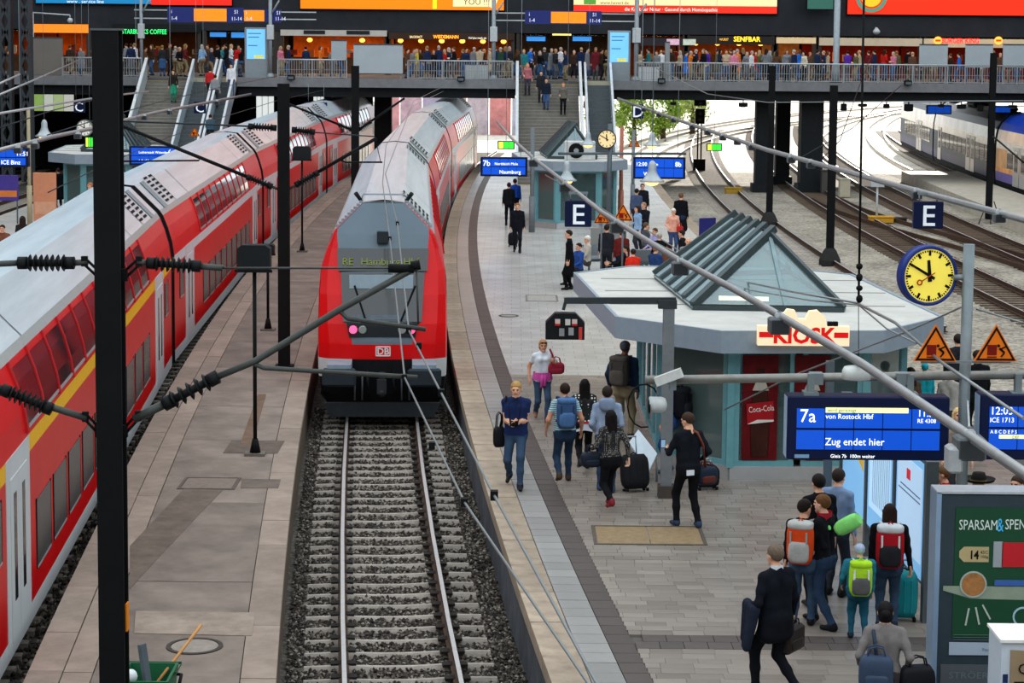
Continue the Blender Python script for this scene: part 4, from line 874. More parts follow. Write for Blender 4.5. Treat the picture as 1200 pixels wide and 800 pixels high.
def kiosk(F, label, k=1.0, near=False, rz=0):
    t = E('kiosk', (F[0], F[1], PZ), rz, label, 'kiosk'); S_ = lambda P: [(x*k, y*k) for x, y in P]
    rp = S_(RP); wp = S_(WP); zt = 3.4-PZ; n = 8
    for i in range(n):                                            # fascia boards, each its own piece
        j = (i+1) % n; a, c = Vector(rp[i]), Vector(rp[j]); ai, ci = Vector(inset(rp, .06)[i]), Vector(inset(rp, .06)[j])
        B().loft([[(*a, z0), (*c, z0), (*ci, z0), (*ai, z0)] for z0 in (zt-.36, zt+.02)], 0, True).ob('fascia', FASC, t)
    B().prism(inset(rp, .05), zt-.3, zt).ob('roof', RTOP, t)
    rp2 = inset(rp, .12)
    for i in range(1, 4):                                         # roof sheet seams
        y = (1.5+i*2)*k; B().box(-1.7*k, 3.7*k, y-.01, y+.01, zt, zt+.012).ob('roof_seam', M('8E8C86', .6), t)
    for i in range(n):
        j = (i+1) % n; a, c = Vector(wp[i]), Vector(wp[j]); d = c-a; L = d.length; u = d/L; nn = Vector((u.y, -u.x))
        q = lambda s, z, o=0: (a.x+u.x*s+nn.x*o, a.y+u.y*s+nn.y*o, z)
        B().loft([[q(0, z, .04), q(L, z, .04), q(L, z, -.1), q(0, z, -.1)] for z in (0, .24)], 0, True).ob('plinth', M('C4C6C6', .22, .6, .06), t)
        B().bar(q(0, .22), q(0, zt-.3), .12, .12).ob('corner_post', TEAL, t)
        m = max(1, round(L/1.25)); s = L/m
        for g in range(m):
            s0, s1 = g*s+.06, (g+1)*s-.06; b = B()
            for x0, x1, z0, z1 in ((s0, s0+.09, .22, zt-.32), (s1-.09, s1, .22, zt-.32), (s0+.09, s1-.09, .22, .34), (s0+.09, s1-.09, zt-.46, zt-.32)):
                b.loft([[q(x0, z, .03), q(x1, z, .03), q(x1, z, -.04), q(x0, z, -.04)] for z in (z0, z1)], 0, True)
            f = b.ob('window_frame', TEAL, t)
            B().loft([[q(s0+.09, z, .005), q(s1-.09, z, .005), q(s1-.09, z, -.01), q(s0+.09, z, -.01)] for z in (.34, zt-.46)], 0, True).ob('pane', KGD if i in (1, 0) else KG, f)
    # inside: shelves with goods, counter
    ip = inset(wp, .8*k); B().prism(ip, .05, 1.0).ob('counter', M('6B5C4C', .6, 0, .2, 3), t)
    ip2 = inset(wp, 1.2*k); B().prism(ip2, 1.0, 2.2).ob('shelf_core', M('6E6A5E', .7, 0, .4, 3), t); B().prism(inset(wp, .1), .0, .06).ob('floor_plate', M('55524C', .7), t)
    for i in range(14 if near else 5):
        a = R.random(); j = R.choice((1, 2, 3)); p0, p1 = Vector(ip[j]), Vector(ip[(j+1) % 8]); p = p0+(p1-p0)*a
        B().cbox((p.x, p.y, 1.0+R.uniform(.1, .25)), (R.uniform(.15, .35), .2, R.uniform(.2, .5))).ob('goods', M(R.choice(('B03A2E', '2F5FA0', 'D8B23A', '4C8C4A', 'C9C4B8', '7C2F5C')), .5), t)
    # glazed hip roof
    z0, z1 = zt+.03, zt+1.22; FL, FR, BR, BL = [(x*k, y*k) for x, y in ((-.25, 2.8), (2.45, 2.65), (2.25, 8.6), (-.62, 7.6))]; RN, RF = (1.28*k, 4.2*k), (.95*k, 7.7*k)
    B().loft([[(*p, z) for p in (FL, FR, BR, BL)] for z in (zt, z0+.08)], 0, False).ob('skylight_kerb', RAFT, t)
    V3 = lambda p, z: Vector((p[0], p[1], z)); fl, fr, br, bl, rn, rf = V3(FL, z0), V3(FR, z0), V3(BR, z0), V3(BL, z0), V3(RN, z1), V3(RF, z1)
    N_ = 5
    for i in range(N_):
        a0, a1 = fl.lerp(bl, i/N_), fl.lerp(bl, (i+1)/N_); c0, c1 = rn.lerp(rf, i/N_), rn.lerp(rf, (i+1)/N_); up = Vector((-.02, 0, .03))
        B().add([a0+up, a1+up, c1+up, c0+up, a0, a1, c1, c0], [(0,1,2,3), (4,7,6,5)]).ob('skylight_pane', M('B9CFD2', .12, .2, .15, 1.5, spec=.8, name='sky_reflection_glass'), t)  # opaque pale panes: sky reflection painted as base colour
    for i in range(N_+1):
        a0, c0 = fl.lerp(bl, i/N_), rn.lerp(rf, i/N_); e = (c0-a0)*.06; B().bar(a0+Vector((0, 0, .06)), c0+e+Vector((0, 0, .06)), .12, .14).ob('rafter', RAFT, t)
        e0, g0 = fr.lerp(br, i/N_), rn.lerp(rf, i/N_); B().bar(e0+Vector((0, 0, .05)), g0+Vector((0, 0, .05)), .08, .1).ob('rafter', RAFT, t)
    B().add([fr, br, rf, rn], [(0,1,2,3)]).ob('skylight_pane', SKYG, t); B().add([br, bl, rf], [(0,1,2)]).ob('skylight_pane', SKYG, t)
    mid = fl.lerp(fr, .62); B().add([fl, mid, rn], [(0,1,2)]).ob('skylight_pane', SKYG, t); B().add([mid, fr, rn], [(0,1,2)]).ob('skylight_pane', SKYG, t)
    for a0 in (fl, fr, mid): B().bar(a0, rn, .07, .08).ob('rafter', M('7E9296', .4, .3), t)
    B().bar(fl, fr, .1, .1).ob('rafter', RAFT, t)
    if near:
        B().tube((.3, 3.6, zt+.12), (1.2, 3.5, zt+.12), .04).ob('light_tube', M('FFE9A8', .4, 0, 0, emit=4), t)
    return t
K1 = kiosk((3.5, 34.45), 'glass-walled kiosk with a pale roof plate and a pointed glass skylight, nearest the camera', 1.0, True)
kiosk((1.55, 80.6), 'distant kiosk with a steep glass gable in front of the bridge stairs', .72)
kiosk((-17.3, 82.5), 'kiosk with a sunlit white roof on the far left platform', .8)
# drink advertisement panels and counter on the kiosk front (local frame of K1)
zt = 3.4-PZ; wp = WP; a, c = Vector(wp[2]), Vector(wp[3]); u = (c-a).normalized(); ang = math.atan2(u.y, u.x)
for i, s in enumerate((.2, 1.08)):
    p = a+u*(s+.3); g = E('advert_panel', (p.x, p.y-.02, .36), ang, parent=K1)
    B().box(-.3, .3, -.035, 0, 0, zt-.84).ob('panel', M('5E0F14', .35, 0, .35, 3), g)
    B().lathe([(.13, .05), (.15, .4), (.14, .9), (.12, 1.1), (.07, 1.35), (.06, 1.55), (.07, 1.58)], 14, (0, -.25, .0), mi=0).ob('bottle_print', M('3A1C16', .3, 0, .3, 4), g).scale = (1.1, .15, 1)
    B().vprism([(-.06, 1.4), (.06, 1.4), (.14, 1.2), (-.14, 1.2)], -.065, -.05).ob('cap_print', M('B9B4A6', .5), g)
    if i == 0:
        B().vprism([(-.22, .62), (.23, .67), (.22, 1.02), (-.24, .97)], -.075, -.06).ob('label_print', M('A01A20', .4, 0, .05), g); tx = text('Coca-Cola', .14, (-.2, -.08, .82), M('E8E4DC', .5, var=0), g, xs=.72); tx.rotation_euler = (PI/2, -.1, 0)
        B().vprism([(-.22, .62), (.23, .67), (.23, .7), (-.05, .7)], -.08, -.074).ob('wave_print', M('D9D5CC', .5), g)
for i, (s, w_, c_) in enumerate(((1.95, .3, '2C3FA0'), (2.28, .34, 'E88A1E'))):
    p = a+u*s; B().box(-w_/2, w_/2, -.25, .05, 0, .35).ob('goods_rack', M(c_, .5, 0, .2, 6), K1, (p.x, p.y-.1, .75), ang)
# lit kiosk sign on the roof edge
sa, sc_ = WD(889, 405, 34.3), WD(997, 383, 34.3); w = sc_.x-sa.x; sg = E('shop_sign', ((sa.x+sc_.x)/2, 34.33, sa.z), 0, 'lit cream sign with red letters reading KIOSK on the roof edge', 'sign'); h = sc_.z-sa.z
CREAM = M('F6DCB4', .5, 0, .03, emit=.55)
B().vprism([(-w/2, 0), (w/2, 0), (w/2, h), (w*.25, h), (w*.23, h*1.5), (w*.15, h*1.8), (w*.06, h*1.75), (w*.02, h*1.35), (-w*.06, h*1.35), (-w*.1, h*1.8), (-w*.18, h*1.85), (-w*.24, h*1.5), (-w*.25, h), (-w/2, h)], 0, .16).ob('light_box', CREAM, sg)
RS = M('E01818', .4, 0, 0, emit=.35)
B().box(-w/2+.02, w/2-.02, -.006, 0, h*.42, h*.7).ob('red_band', RS, sg); B().box(-w*.33, w*.33, -.008, -.005, h*.3, h*.86).ob('cream_patch', CREAM, sg)
text('KIOSK', .36, (0, -.014, h*.16), RS, sg, align='CENTER', bold=.035, xs=1.0)
for x in (w*.29, w*.35): B().box(x-.04, x+.04, .03, .12, h, h*1.22).ob('spot_lamp', BLACK(), sg)
# pole with swung arm and hanging signal box
pb = Vector((2.56, 33.75, PZ)); t = E('signal_pole', pb, 0, 'square grey pole with a long arm holding a dark signal box', 'signal'); G2 = M('7B8082', .5, .3, .12, name='grey_steel'); q = lambda x, y: WD(x, y, 33.75)-pb
B().box(-.09, .09, -.09, .09, 0, q(781, 358).z).ob('post', G2, t); B().box(-.13, .13, -.13, .13, 0, .2).ob('post_foot', M('4C443E', .8), t)
B().bar(q(793, 352), q(662, 352), .09, .1).ob('arm', M('3B4144', .5, .3), t); B().bar(q(664, 352), q(661, 363), .05, .05).ob('arm_tip', M('3B4144', .5, .3), t); B().cbox(q(783, 356), (.3, .2, .14)).ob('arm_bracket', M('3B4144', .5, .3), t)
sb_ = E('signal_box', q(663, 381), 0, parent=t); k_ = 33.75/2450
B().vprism([(-23*k_, -16*k_), (23*k_, -16*k_), (23*k_, 4*k_), (12*k_, 15*k_), (-12*k_, 15*k_), (-23*k_, 4*k_)], -.12, .12).ob('housing', M('17191B', .5), sb_)
for i, (x, y, c_) in enumerate(((-9, 5, 'C9B8B0'), (3, 5, 'C9C4BC'), (11, 5, 'C9B8B0'), (-4, -7, '8C8E90'), (7, -6, '9A9C9C'))): B().cbox((x*k_, -.13, y*k_), (6*k_, .03, (7 if i < 3 else 9)*k_)).ob('lamp_lens', M(c_, .4), sb_)
for x in (-9, 11): B().cbox((x*k_, -.14, 2*k_), (6*k_, .03, 2.5*k_)).ob('red_marker', M('B8201C', .4), sb_)
B().cbox((18*k_, -.14, -8*k_), (4*k_, .05, 14*k_)).ob('striped_marker', M('C84038', .5), sb_)
# slanted newspaper board against the kiosk
P4 = [WD(749, 503, 35.6), WD(771, 531, 34.9), WD(761, 552, 34.7), WD(738, 518, 35.4)]; o = Vector(P4[2]); t = E('display_board', (o.x, o.y, PZ), 0, 'blank white slanted board beside the kiosk wall', 'board'); o = Vector((o.x, o.y, PZ))
B().add([p-o for p in P4]+[p-o-Vector((0, -.02, .05)) for p in P4], [(0,1,2,3), (7,6,5,4), (0,4,5,1), (1,5,6,2), (2,6,7,3), (3,7,4,0)]).ob('panel', M('C9D6DE', .3, 0, .05), t)
for p in P4[:2]: B().tube((p.x-o.x, p.y-o.y, 0), p-o-Vector((0, 0, .03)), .02).ob('leg', G2, t)
# free-standing light box with poster, right foreground
AY = 22.0; a, c = WD(1099, 578, AY), WD(1101, 800, AY); x0, zt_ = a.x, a.z-PZ; t = E('advertising_pillar', (x0, AY, PZ), 0, 'dark green lit poster pillar reading SPARSAM & SPEN at the right edge', 'advertising pillar'); PW = 1.6; P = lambda x, y: (lambda q_: (q_.x-x0, q_.z-PZ))(WD(x, y, AY))
B().rbox(0, PW, .0, .32, 0, zt_, .02).ob('cabinet', M('36424A', .35, .2, .06), t); B().box(-.004, .05, -.012, .33, 0, zt_+.01).ob('side_rail', M('8FA9C4', .3, .5, .05), t); B().box(0, PW, -.012, .33, zt_, zt_+.025).ob('top_rail', M('B9BEC2', .3, .4), t)  # side rail's light blue stands for the reflection on that side
def rect(name, x_0, y_0, x_1, y_1, col, y=-.012, d=.01, par=t, **kw):
    (u0, v0), (u1, v1) = P(x_0, y_0), P(x_1, y_1); return B().box(u0, u1, y-d/2, y+d/2, v1, v0).ob(name, M(col, .5, 0, kw.get('var', .06), 3, emit=kw.get('emit', 0)), par)
rect('poster', 1121, 594, 1260, 748, '1E4630', -.005, emit=.06)
rect('footer_panel', 1113, 752, 1260, 768, 'A9B6C6', -.01); rect('base_panel', 1103, 778, 1270, 810, '555A60', -.005)
PT = M('C8D4CE', .5, 0, 0, emit=.15); u, v = P(1124, 620); text('SPARSAM', .158, (u, -.016, v), PT, t, xs=.64); u, v = P(1168.5, 622); text('&', .21, (u, -.016, v), M('3FA8DC', .5, 0, 0, emit=.2), t, xs=.56); u, v = P(1178, 619.5); text('SPEND', .158, (u, -.016, v), PT, t, xs=.64)
(u0, v0), (u1, v1) = P(1125, 640), P(1159, 658); B().vprism([(u0, v1+.05), (u0+.05, v1), (u1, v1), (u1, v0), (u0+.05, v0), (u0, v0-.05)], -.018, -.008).ob('price_tag_print', M('B9A678', .6, 0, .06), t); u, v = P(1136, 654); text('14', .13, (u, -.022, v), BLACK(), t, xs=.8, bold=.03); u, v = P(1149, 648); text('45C', .05, (u, -.022, v), BLACK(), t); u, v = P(1149, 653); text('100g', .045, (u, -.022, v), BLACK(), t)
rect('can_print', 1175, 635, 1230, 664, 'C0242C', -.014); rect('can_rim_print', 1165, 634, 1175, 664, '9AA0A4', -.014)
(u, v) = P(1141, 684); B().lathe([(.001, -.022), (.128, -.022), (.128, -.015)], 24, (u, 0, v), ax='y', sm=False).ob('dish_print', M('A87444', .7, 0, .3, 14), t); B().lathe([(.128, -.024), (.145, -.024), (.145, -.015), (.128, -.015)], 24, (u, 0, v), ax='y', sm=False, caps=False).ob('dish_rim_print', M('A9B4AC', .5), t)
(u0, v0), (u1, v1) = P(1106, 686), P(1260, 704); B().vprism([(u0, v0), (u1, v0), (u1, v1), (u0+.3, v1+.02), (u0, v0-.05)], -.012, -.009).ob('plate_print', M('93A08C', .6, 0, .1), t); rect('packet_print', 1166, 679, 1230, 686, '3E62A8', -.016)
for xa, ya, xb, yb in ((1136, 712, 1132, 732), (1144, 711, 1148, 731), (1152, 708, 1161, 725)):
    (u0, v0), (u1, v1) = P(xa, ya), P(xb, yb); B().bar((u0, -.016, v0), (u1, -.016, v1), .006, .018).ob('stick_print', M('B9C2B8', .5), t)
for y in (743, 746, 749): rect('small_print', 1118, y, 1230, y+1, '7C9084', -.014)
u, v = P(1151, 762); text('Raucher sind', .05, (u, -.02, v), M('6A7890', .5, var=0), t); u, v = P(1112, 794); text('STRÖER', .1, (u, -.014, v), M('66787A', .5, var=0), t, xs=1.2)
(u, v) = P(1199, 722); B().lathe([(.09, -.02), (.11, -.02), (.11, -.014), (.09, -.014)], 20, (u, 0, v), ax='y', sm=False, caps=False).ob('emblem_print', M('A8C4D0', .5), t)
# ticket box in the corner
BY = 20.4; a = WD(1175, 752, BY); t = E('ticket_box', (a.x, BY, PZ), 0, 'white cabinet with a beige front cut off by the bottom right corner', 'box'); hz = a.z-PZ
B().box(0, .75, 0, .55, 0, hz).ob('cabinet', M('C9D2DC', .35, 0, .05), t); B().vprism([(.09, 0), (.7, 0), (.7, hz-.1), (.09, hz-.08)], -.02, .01).ob('front_panel', M('9A8468', .5, 0, .08), t); B().box(-.02, .78, -.03, .57, hz, hz+.03).ob('lid', M('F0EDE6', .4), t)
text('Ou', .16, (.16, -.03, hz-.32), BLACK(), t); B().box(.13, .7, -.028, -.02, hz-.42, hz-.4).ob('stripe_print', BLACK(), t); B().box(.13, .7, -.028, -.02, hz-.5, hz-.48).ob('stripe_print', BLACK(), t); B().box(.02, .07, -.006, 0, hz-.42, hz-.33).ob('logo_print', M('20305C', .5), t)
# glowing information board seen from the side
A0, A1 = Vector((5.42, 26.5, PZ)), Vector((5.15, 31.7, PZ)); t = E('information_board', A0, math.atan2(A1.y-A0.y, A1.x-A0.x)-PI/2, 'row of three glowing light blue poster cases between grey posts', 'notice board'); L = (A1-A0).length; G3 = M('5C666B', .4, .3, .08)
for i in range(4):
    y = L*i/3; w_ = .1 if i else .13; B().box(-.07, .09, y-w_/2, y+w_/2, 0, 2.12).ob('post', G3, t)
LB = M('7FB8E6', .5, 0, .05, 1, emit=.5); SH = M('B4D2EE', .5, 0, .04, 2, emit=.5)
for i in range(3):
    y0, y1 = L*i/3+.08, L*(i+1)/3-.08; f = B().box(-.04, .06, y0, y1, .45, 2.08).ob('poster_case', G3, t)
    B().box(-.05, -.038, y0+.03, y1-.03, .5, 2.04).ob('lit_panel', LB, f)
    if i == 0: B().box(-.056, -.05, y0+.12, y1-.12, .7, 1.95).ob('poster', SH, f); B().box(-.06, -.056, y0+.75, y0+.95, 1.68, 1.82).ob('red_logo_print', M('D03038', .5, 0, 0, emit=.4), f); B().box(-.06, -.056, y0+.2, y1-.3, 1.55, 1.565).box(-.06, -.056, y0+.2, y1-.2, 1.48, 1.495).ob('ruled_line_print', M('5C6A80', .5), f)
    if i == 1:
        B().box(-.056, -.05, y0+.15, y1-.15, .8, 1.95).ob('poster', M('A9CCE8', .5, 0, .05, emit=.7), f); b = B()
        for r_ in range(12): b.box(-.06, -.056, y0+.2+.09*r_, y0+.21+.09*r_, .9, 1.85)
        b.ob('timetable_print', M('6C7C90', .5, emit=.2), f)
    if i == 2: B().add([(-.052, y0+.1, 2.0), (-.052, y1-.05, 2.0), (-.052, y1-.05, 1.6), (-.052, y0+.1, 1.2)], [(0,1,2,3)]).ob('map_print', M('D2A83A', .6, 0, .1, emit=.35), f); B().add([(-.055, y0+.1, 1.8), (-.055, y1-.05, 2.0), (-.055, y1-.05, 1.75), (-.055, y0+.1, 1.5)], [(0,1,2,3)]).ob('map_label_print', SH, f)
p = W(969, 618, PZ); t = E('post', p, 0, 'plain grey post standing left of the glowing poster cases', 'post'); B().box(-.06, .06, -.06, .06, 0, 2.6).ob('shaft', G3, t); B().box(-.1, .1, -.1, .1, 0, .05).ob('foot', G3, t)
# green cleaning tub on the narrow platform
p = WD(177, 800, 22.6); t = E('cleaning_tub', (p.x, 22.6, PZ), 0, 'green plastic tub holding a broom and a grey dustpan', 'tub'); GR = M('1F5C3C', .45, 0, .1)
z1 = WD(177, 787, 22.6).z-PZ; b = B(); b.loft([[(-.24, -.3, .08), (.22, -.3, .08), (.22, .3, .08), (-.24, .3, .08)], [(-.3, -.36, z1), (.26, -.36, z1), (.26, .36, z1), (-.3, .36, z1)], [(-.27, -.33, z1), (.23, -.33, z1), (.23, .33, z1), (-.27, .33, z1)], [(-.21, -.27, .14), (.19, -.27, .14), (.19, .27, .14), (-.21, .27, .14)]], 0, True); b.ob('tub', GR, t)
B().loft([[(-.33, -.39, z), (.29, -.39, z), (.29, .39, z), (-.33, .39, z)] for z in (z1-.03, z1)], 0, False).ob('rim', GR, t)
B().tube((.05, .1, .3), (.42, 1.0, z1+.25), .018, n=8).ob('broom_handle', M('C08A50', .6), t); B().bar((-.02, 0, .25), (-.1, .05, z1+.3), .09, .05).ob('dustpan_handle', M('5A6268', .5), t); B().path([(.26, .1, z1-.05), (.33, .1, z1-.06), (.33, -.05, z1-.12)], .02).ob('grip', BLACK(), t); B().sph((-.2, -.1, z1-.02), .08).ob('rag', WHITE(), t)
for x in (-.18, .16):
    for y in (-.25, .25): B().lathe([(.01, -.02), (.045, -.02), (.045, .02), (.01, .02)], 10, (x, y, .045), ax='x').ob('wheel', BLACK(), t)
# ----------------------------------------------------------------- middle distance on the platform
def bench(px, py, n, rz, label):
    p = W(px, py, PZ); t = E('bench', p, rz, label, 'bench'); b = B().bar((-.35*n, 0, .36), (.35*n, 0, .36), .08, .06); b.ob('beam', STEEL(), t)
    for s in (-1, 1): B().tube((s*.25*n, 0, 0), (s*.25*n, 0, .36), .04).box(s*.25*n-.05, s*.25*n+.05, -.25, .25, 0, .03).ob('leg', STEEL(), t)
    for i in range(n):
        x = -.35*n+.35+.7*i; b = B(); b.loft([[(x-.26, y, z), (x+.26, y, z), (x+.26, y+.02, z-.03), (x-.26, y+.02, z-.03)] for y, z in ((-.24, .44), (-.1, .42), (.12, .42), (.2, .5), (.3, .85))], 0, True); b.ob('seat', M('6C7276', .4, .5, .08), t)
bench(708, 318, 2, .35, 'metal seat bench where the dark reclining figure sits')
bench(790, 322, 4, PI+.1, 'row of metal seats beyond the kiosk roof')
p = W(722, 322, PZ); s_ = p.y/2450; t = E('information_column', p, 0, 'grey information column with a blue poster beside the bench', 'column')
B().box(-12*s_, -4*s_, -.1, .1, 0, 50*s_).ob('post', G3, t); B().box(5*s_, 12*s_, -.1, .1, 0, 52*s_).ob('post', G3, t); B().box(-3*s_, 5*s_, -.04, .04, 4*s_, 36*s_).ob('poster', M('6FA0C8', .4, 0, .3, 6), t); B().rbox(-30*s_, 8*s_, -.14, -.1, 36*s_, 56*s_, .01).ob('head_panel', M('8A8C88', .6, 0, .05), t)
# tall posts around the far kiosk
for px, py, yt, r_, c_, lab in ((624, 272, 150, .1, '6E7578', 'grey post left of the far kiosk glass'), (728, 262, 148, .1, 'A86A58', 'reddish post behind the distant clock'), (742, 250, 152, .09, '777B7E', 'slim grey post right of the distant clock'), (36, 265, 128, .09, 'A89C80', 'beige post on the far left platform')):
    p = W(px, py, PZ); zt = WD(px, yt, p.y).z-PZ; t = E('lamp_post', p, 0, lab, 'post'); B().tube((0, 0, 0), (0, 0, zt), r_*.8, n=10).ob('shaft', M(c_, .5, .1), t); B().tube((0, 0, 0), (0, 0, zt*.35), r_*1.15, n=10).ob('sleeve', M(c_, .5, .1), t)
p = W(714, 276, PZ); Yc = p.y; t = E('sign_mast', p, 0, 'grey mast with a crossbar carrying the distant cream clock', 'mast'); zt = WD(714, 145, Yc).z-PZ
B().tube((0, 0, 0), (0, 0, zt), .09, n=10).ob('pole', G3, t); q = lambda x, y: WD(x, y, Yc)-p; B().tube(q(655, 180), q(805, 180), .05).ob('crossbar', G3, t)
clock(WD(712, 163, Yc-.2), .36, 'distant round clock with a cream face and dark rim', 'F4D9A0', 0, False, '24282C')
clock(WD(100, 150, 90), .36, 'white-faced clock half hidden by the thick black mast', 'D8D4C8', 0, False, '6A6E70')
for px, c_, lab in ((640, '2F4C8C', 'blue rubbish bin poster board by the far kiosk'),):
    pass
# bins, boards and barriers
def board(px, py, w, h, z, col, label, col2=None, rz=0, legs=True, name='sign_board', cat='sign'):
    p = W(px, py, PZ); t = E(name, p, rz, label, cat); B().rbox(-w/2, w/2, -.04, .04, z, z+h, .01).ob('panel', M(col, .5, 0, .08), t); B().box(-w/2+.05, w/2-.05, -.046, -.04, z+h*.15, z+h*.4).ob('print', M(col2 or 'C8CCE0', .5, 0, .1), t)
    for s in (-1, 1): B().box(s*(w/2-.05)-.025, s*(w/2-.05)+.025, -.03, .03, 0, z+.05).ob('leg', G3, t)
    return t
board(829, 312, .62, .85, .75, '2B2A6C', 'purple notice board in front of the seated crowd', 'B9B4E0', .5)
board(684, 268, .3, 1.5, .6, 'B04A34', 'narrow reddish sign stele next to the far kiosk', 'D8B0A0')
board(699, 258, .5, .35, 1.2, 'D03048', 'small red ticket machine head near the far kiosk', 'F0C8D0')
board(8, 262, 1.0, 1.0, .9, '4A3C8C', 'purple and orange notice board at the left edge', 'D87A3C')
board(54, 262, .9, 1.9, .1, 'D08A68', 'salmon-coloured advertising column with a red head on the far left platform', 'D8A080')
b = B(); p = W(838, 318, PZ); t = E('barrier', p, .4, 'grey metal barrier beside the purple notice board', 'barrier')
for x in (-.35, .0, .35): B().box(x-.03, x+.03, -.03, .03, 0, 1.1).ob('post', LGREY(), t)
B().box(-.35, .35, -.03, .03, 1.05, 1.1).ob('rail', LGREY(), t)
p = W(674, 198, PZ); t = E('ventilation_unit', (WD(676, 190, 81.8).x, 81.8, 3.4), 0, 'white fan unit with a dark round fan in front of the glass gable', 'fan'); B().rbox(-.45, .75, 0, .5, 0, .75, .03).ob('casing', M('C2C4C2', .5), t); B().lathe([(.3, -.02), (.3, .02)], 20, (0, 0, .38), ax='y', sm=False).ob('fan_opening', BLACK(), t); B().lathe([(.1, -.035), (.1, -.015)], 12, (0, 0, .38), ax='y', sm=False).ob('fan_hub', GREY(), t)
# lineside cabinets and boxes
def cabinet(px, py, w, h, col, label, d=.6, z=-.25):
    p = W(px, py, z); t = E('lineside_cabinet', p, 0, label, 'cabinet'); B().rbox(-w/2, w/2, -d/2, d/2, .05, h, .03).ob('body', M(col, .6, 0, .12), t); B().box(-w/2-.03, w/2+.03, -d/2-.03, d/2+.03, h, h+.05).ob('lid', M(col, .6), t); B().box(-w/2+.06, w/2-.06, -d/2-.01, -d/2, .15, h-.1).ob('door', M(col, .55, 0, .06), t)
cabinet(990, 232, .55, 1.0, 'B0A893', 'beige lineside cabinet right of the bridge pillars')
cabinet(968, 228, .5, 1.3, '4A4744', 'dark lineside cabinet at the foot of the bridge pillars')
cabinet(860, 228, .9, .35, 'A8862C', 'low yellow track box in the shade under the bridge')
cabinet(1033, 262, 1.1, .3, 'C8942C', 'low yellow point machine between the right-hand tracks')
cabinet(1056, 261, .5, .2, '2A2622', 'small dark point motor beside the yellow one')
for px, py, lab in ((1028, 262, 'short grey lineside post with a box head right of the tall mast'), (1089, 225, None)):
    if lab: p = W(px, py, -.25); t = E('lineside_post', p, 0, lab, 'post'); B().tube((0, 0, 0), (0, 0, 1.9), .05).ob('shaft', LGREY(), t); B().box(-.3, .3, -.1, .1, 1.7, 1.95).ob('head', LGREY(), t)
# ================================================================= BRIDGE: STAIRS, RAILINGS, SHOPS, SIGNS
RAILM = M('9AA0A2', .4, .4, .08, name='rail_steel')
def railing(x0, x1, Y, label, base=DZ, n_st=.135):
    L = x1-x0; t = E('railing', (x0, Y, base), 0, label, 'railing')
    B().tube((0, 0, 1.05), (L, 0, 1.05), .035).ob('handrail', M('B9BEC0', .35, .5), t); B().box(0, L, -.015, .015, .1, .14).box(0, L, -.012, .012, .5, .52).ob('bottom_rail', RAILM, t)
    n = max(2, round(L/1.9))
    for i in range(n+1): B().box(L*i/n-.03, L*i/n+.03, -.03, .03, 0, 1.05).ob('post', RAILM, t)
    b = B(); x = .07
    while x < L: b.box(x-.014, x+.014, -.012, .012, .12, 1.03); x += n_st
    b.ob('baluster', RAILM, t, kind='stuff')
railing(-24.3, LX0-.15, 113.05, 'railing on the left wing of the bridge, behind the thick black mast')
railing(-12.7, -9.0, 113.05, 'railing on the bridge between the left screen pillar and the white panel')
railing(-5.7, SX0-.15, 113.05, 'railing on the bridge right of the large white panel')
railing(SX1+1.2, 29, 113.05, 'long railing along the right half of the bridge')
STEP = M('77736C', .7, 0, .15, 4, name='stone_step'); NOSE = M('C9BFA0', .6)
def stairs(x0, x1, label, n=30, col=None):
    t = E('staircase', (x0, DY0+.55, PZ), 0, label, 'stairs'); w = x1-x0; rise = (DZ-PZ)/n; tr = .29
    for i in range(n):
        z = DZ-PZ-rise*(i+1); b = B(); b.box(0, w, -tr*(i+1), -tr*i, z-.3 if z > .3 else 0, z+rise*0, 0); s = b.ob('step', STEP, t); B().box(0, w, -tr*(i+1)-.002, -tr*(i+1)+.05, z, z+.012).ob('step_edge', M('A8A296', .6) if 0 < i < n-1 else M('D8B43A', .6), s)
    return t
def balustrade(x, label, c='B9C6CC', h=1.0, w=.07, lo=104.9):
    t = E('balustrade', (x, DY0+.5, PZ), 0, label, 'balustrade'); a, e = DY0+.5, lo
    B().loft([[(-w/2, 0, DZ-PZ-.25), (w/2, 0, DZ-PZ-.25), (w/2, 0, DZ-PZ+h), (-w/2, 0, DZ-PZ+h)], [(-w/2, e-a, .02), (w/2, e-a, .02), (w/2, e-a, h), (-w/2, e-a, h)]], 0, True).ob('panel', M(c, .25, .3, .06), t)
    B().bar((0, 0, DZ-PZ+h+.04), (0, e-a, h+.04), w+.08, .09).ob('handrail', M('D8DCDC', .35, .3), t)
def escalator(x0, x1, label):
    t = E('escalator', (x0, DY0+.55, PZ), 0, label, 'escalator'); w = x1-x0; n = 25; tr = .35; rise = (DZ-PZ)/n
    for i in range(n):
        z = DZ-PZ-rise*(i+1); B().box(.12, w-.12, -tr*(i+1), -tr*i, max(0, z-.3), z).ob('step', M('5F6668', .5, .4, .1), t)
    B().box(0, w, -.05, .3, DZ-PZ-.3, DZ-PZ+.01).ob('comb_plate', M('B9B39A', .4, .5), t)
    for x in (.06, w-.06):
        B().loft([[(x-.05, .2, DZ-PZ-.25), (x+.05, .2, DZ-PZ-.25), (x+.05, .2, DZ-PZ+.95), (x-.05, .2, DZ-PZ+.95)], [(x-.05, -tr*n, 0), (x+.05, -tr*n, 0), (x+.05, -tr*n, .95), (x-.05, -tr*n, .95)]], 0, True).ob('side_panel', M('B4C4CC', .2, .3, .06), t)
        B().bar((x, .2, DZ-PZ+1.0), (x, -tr*n, 1.0), .12, .08).ob('handrail', M('D9DDE0', .3, .3), t)
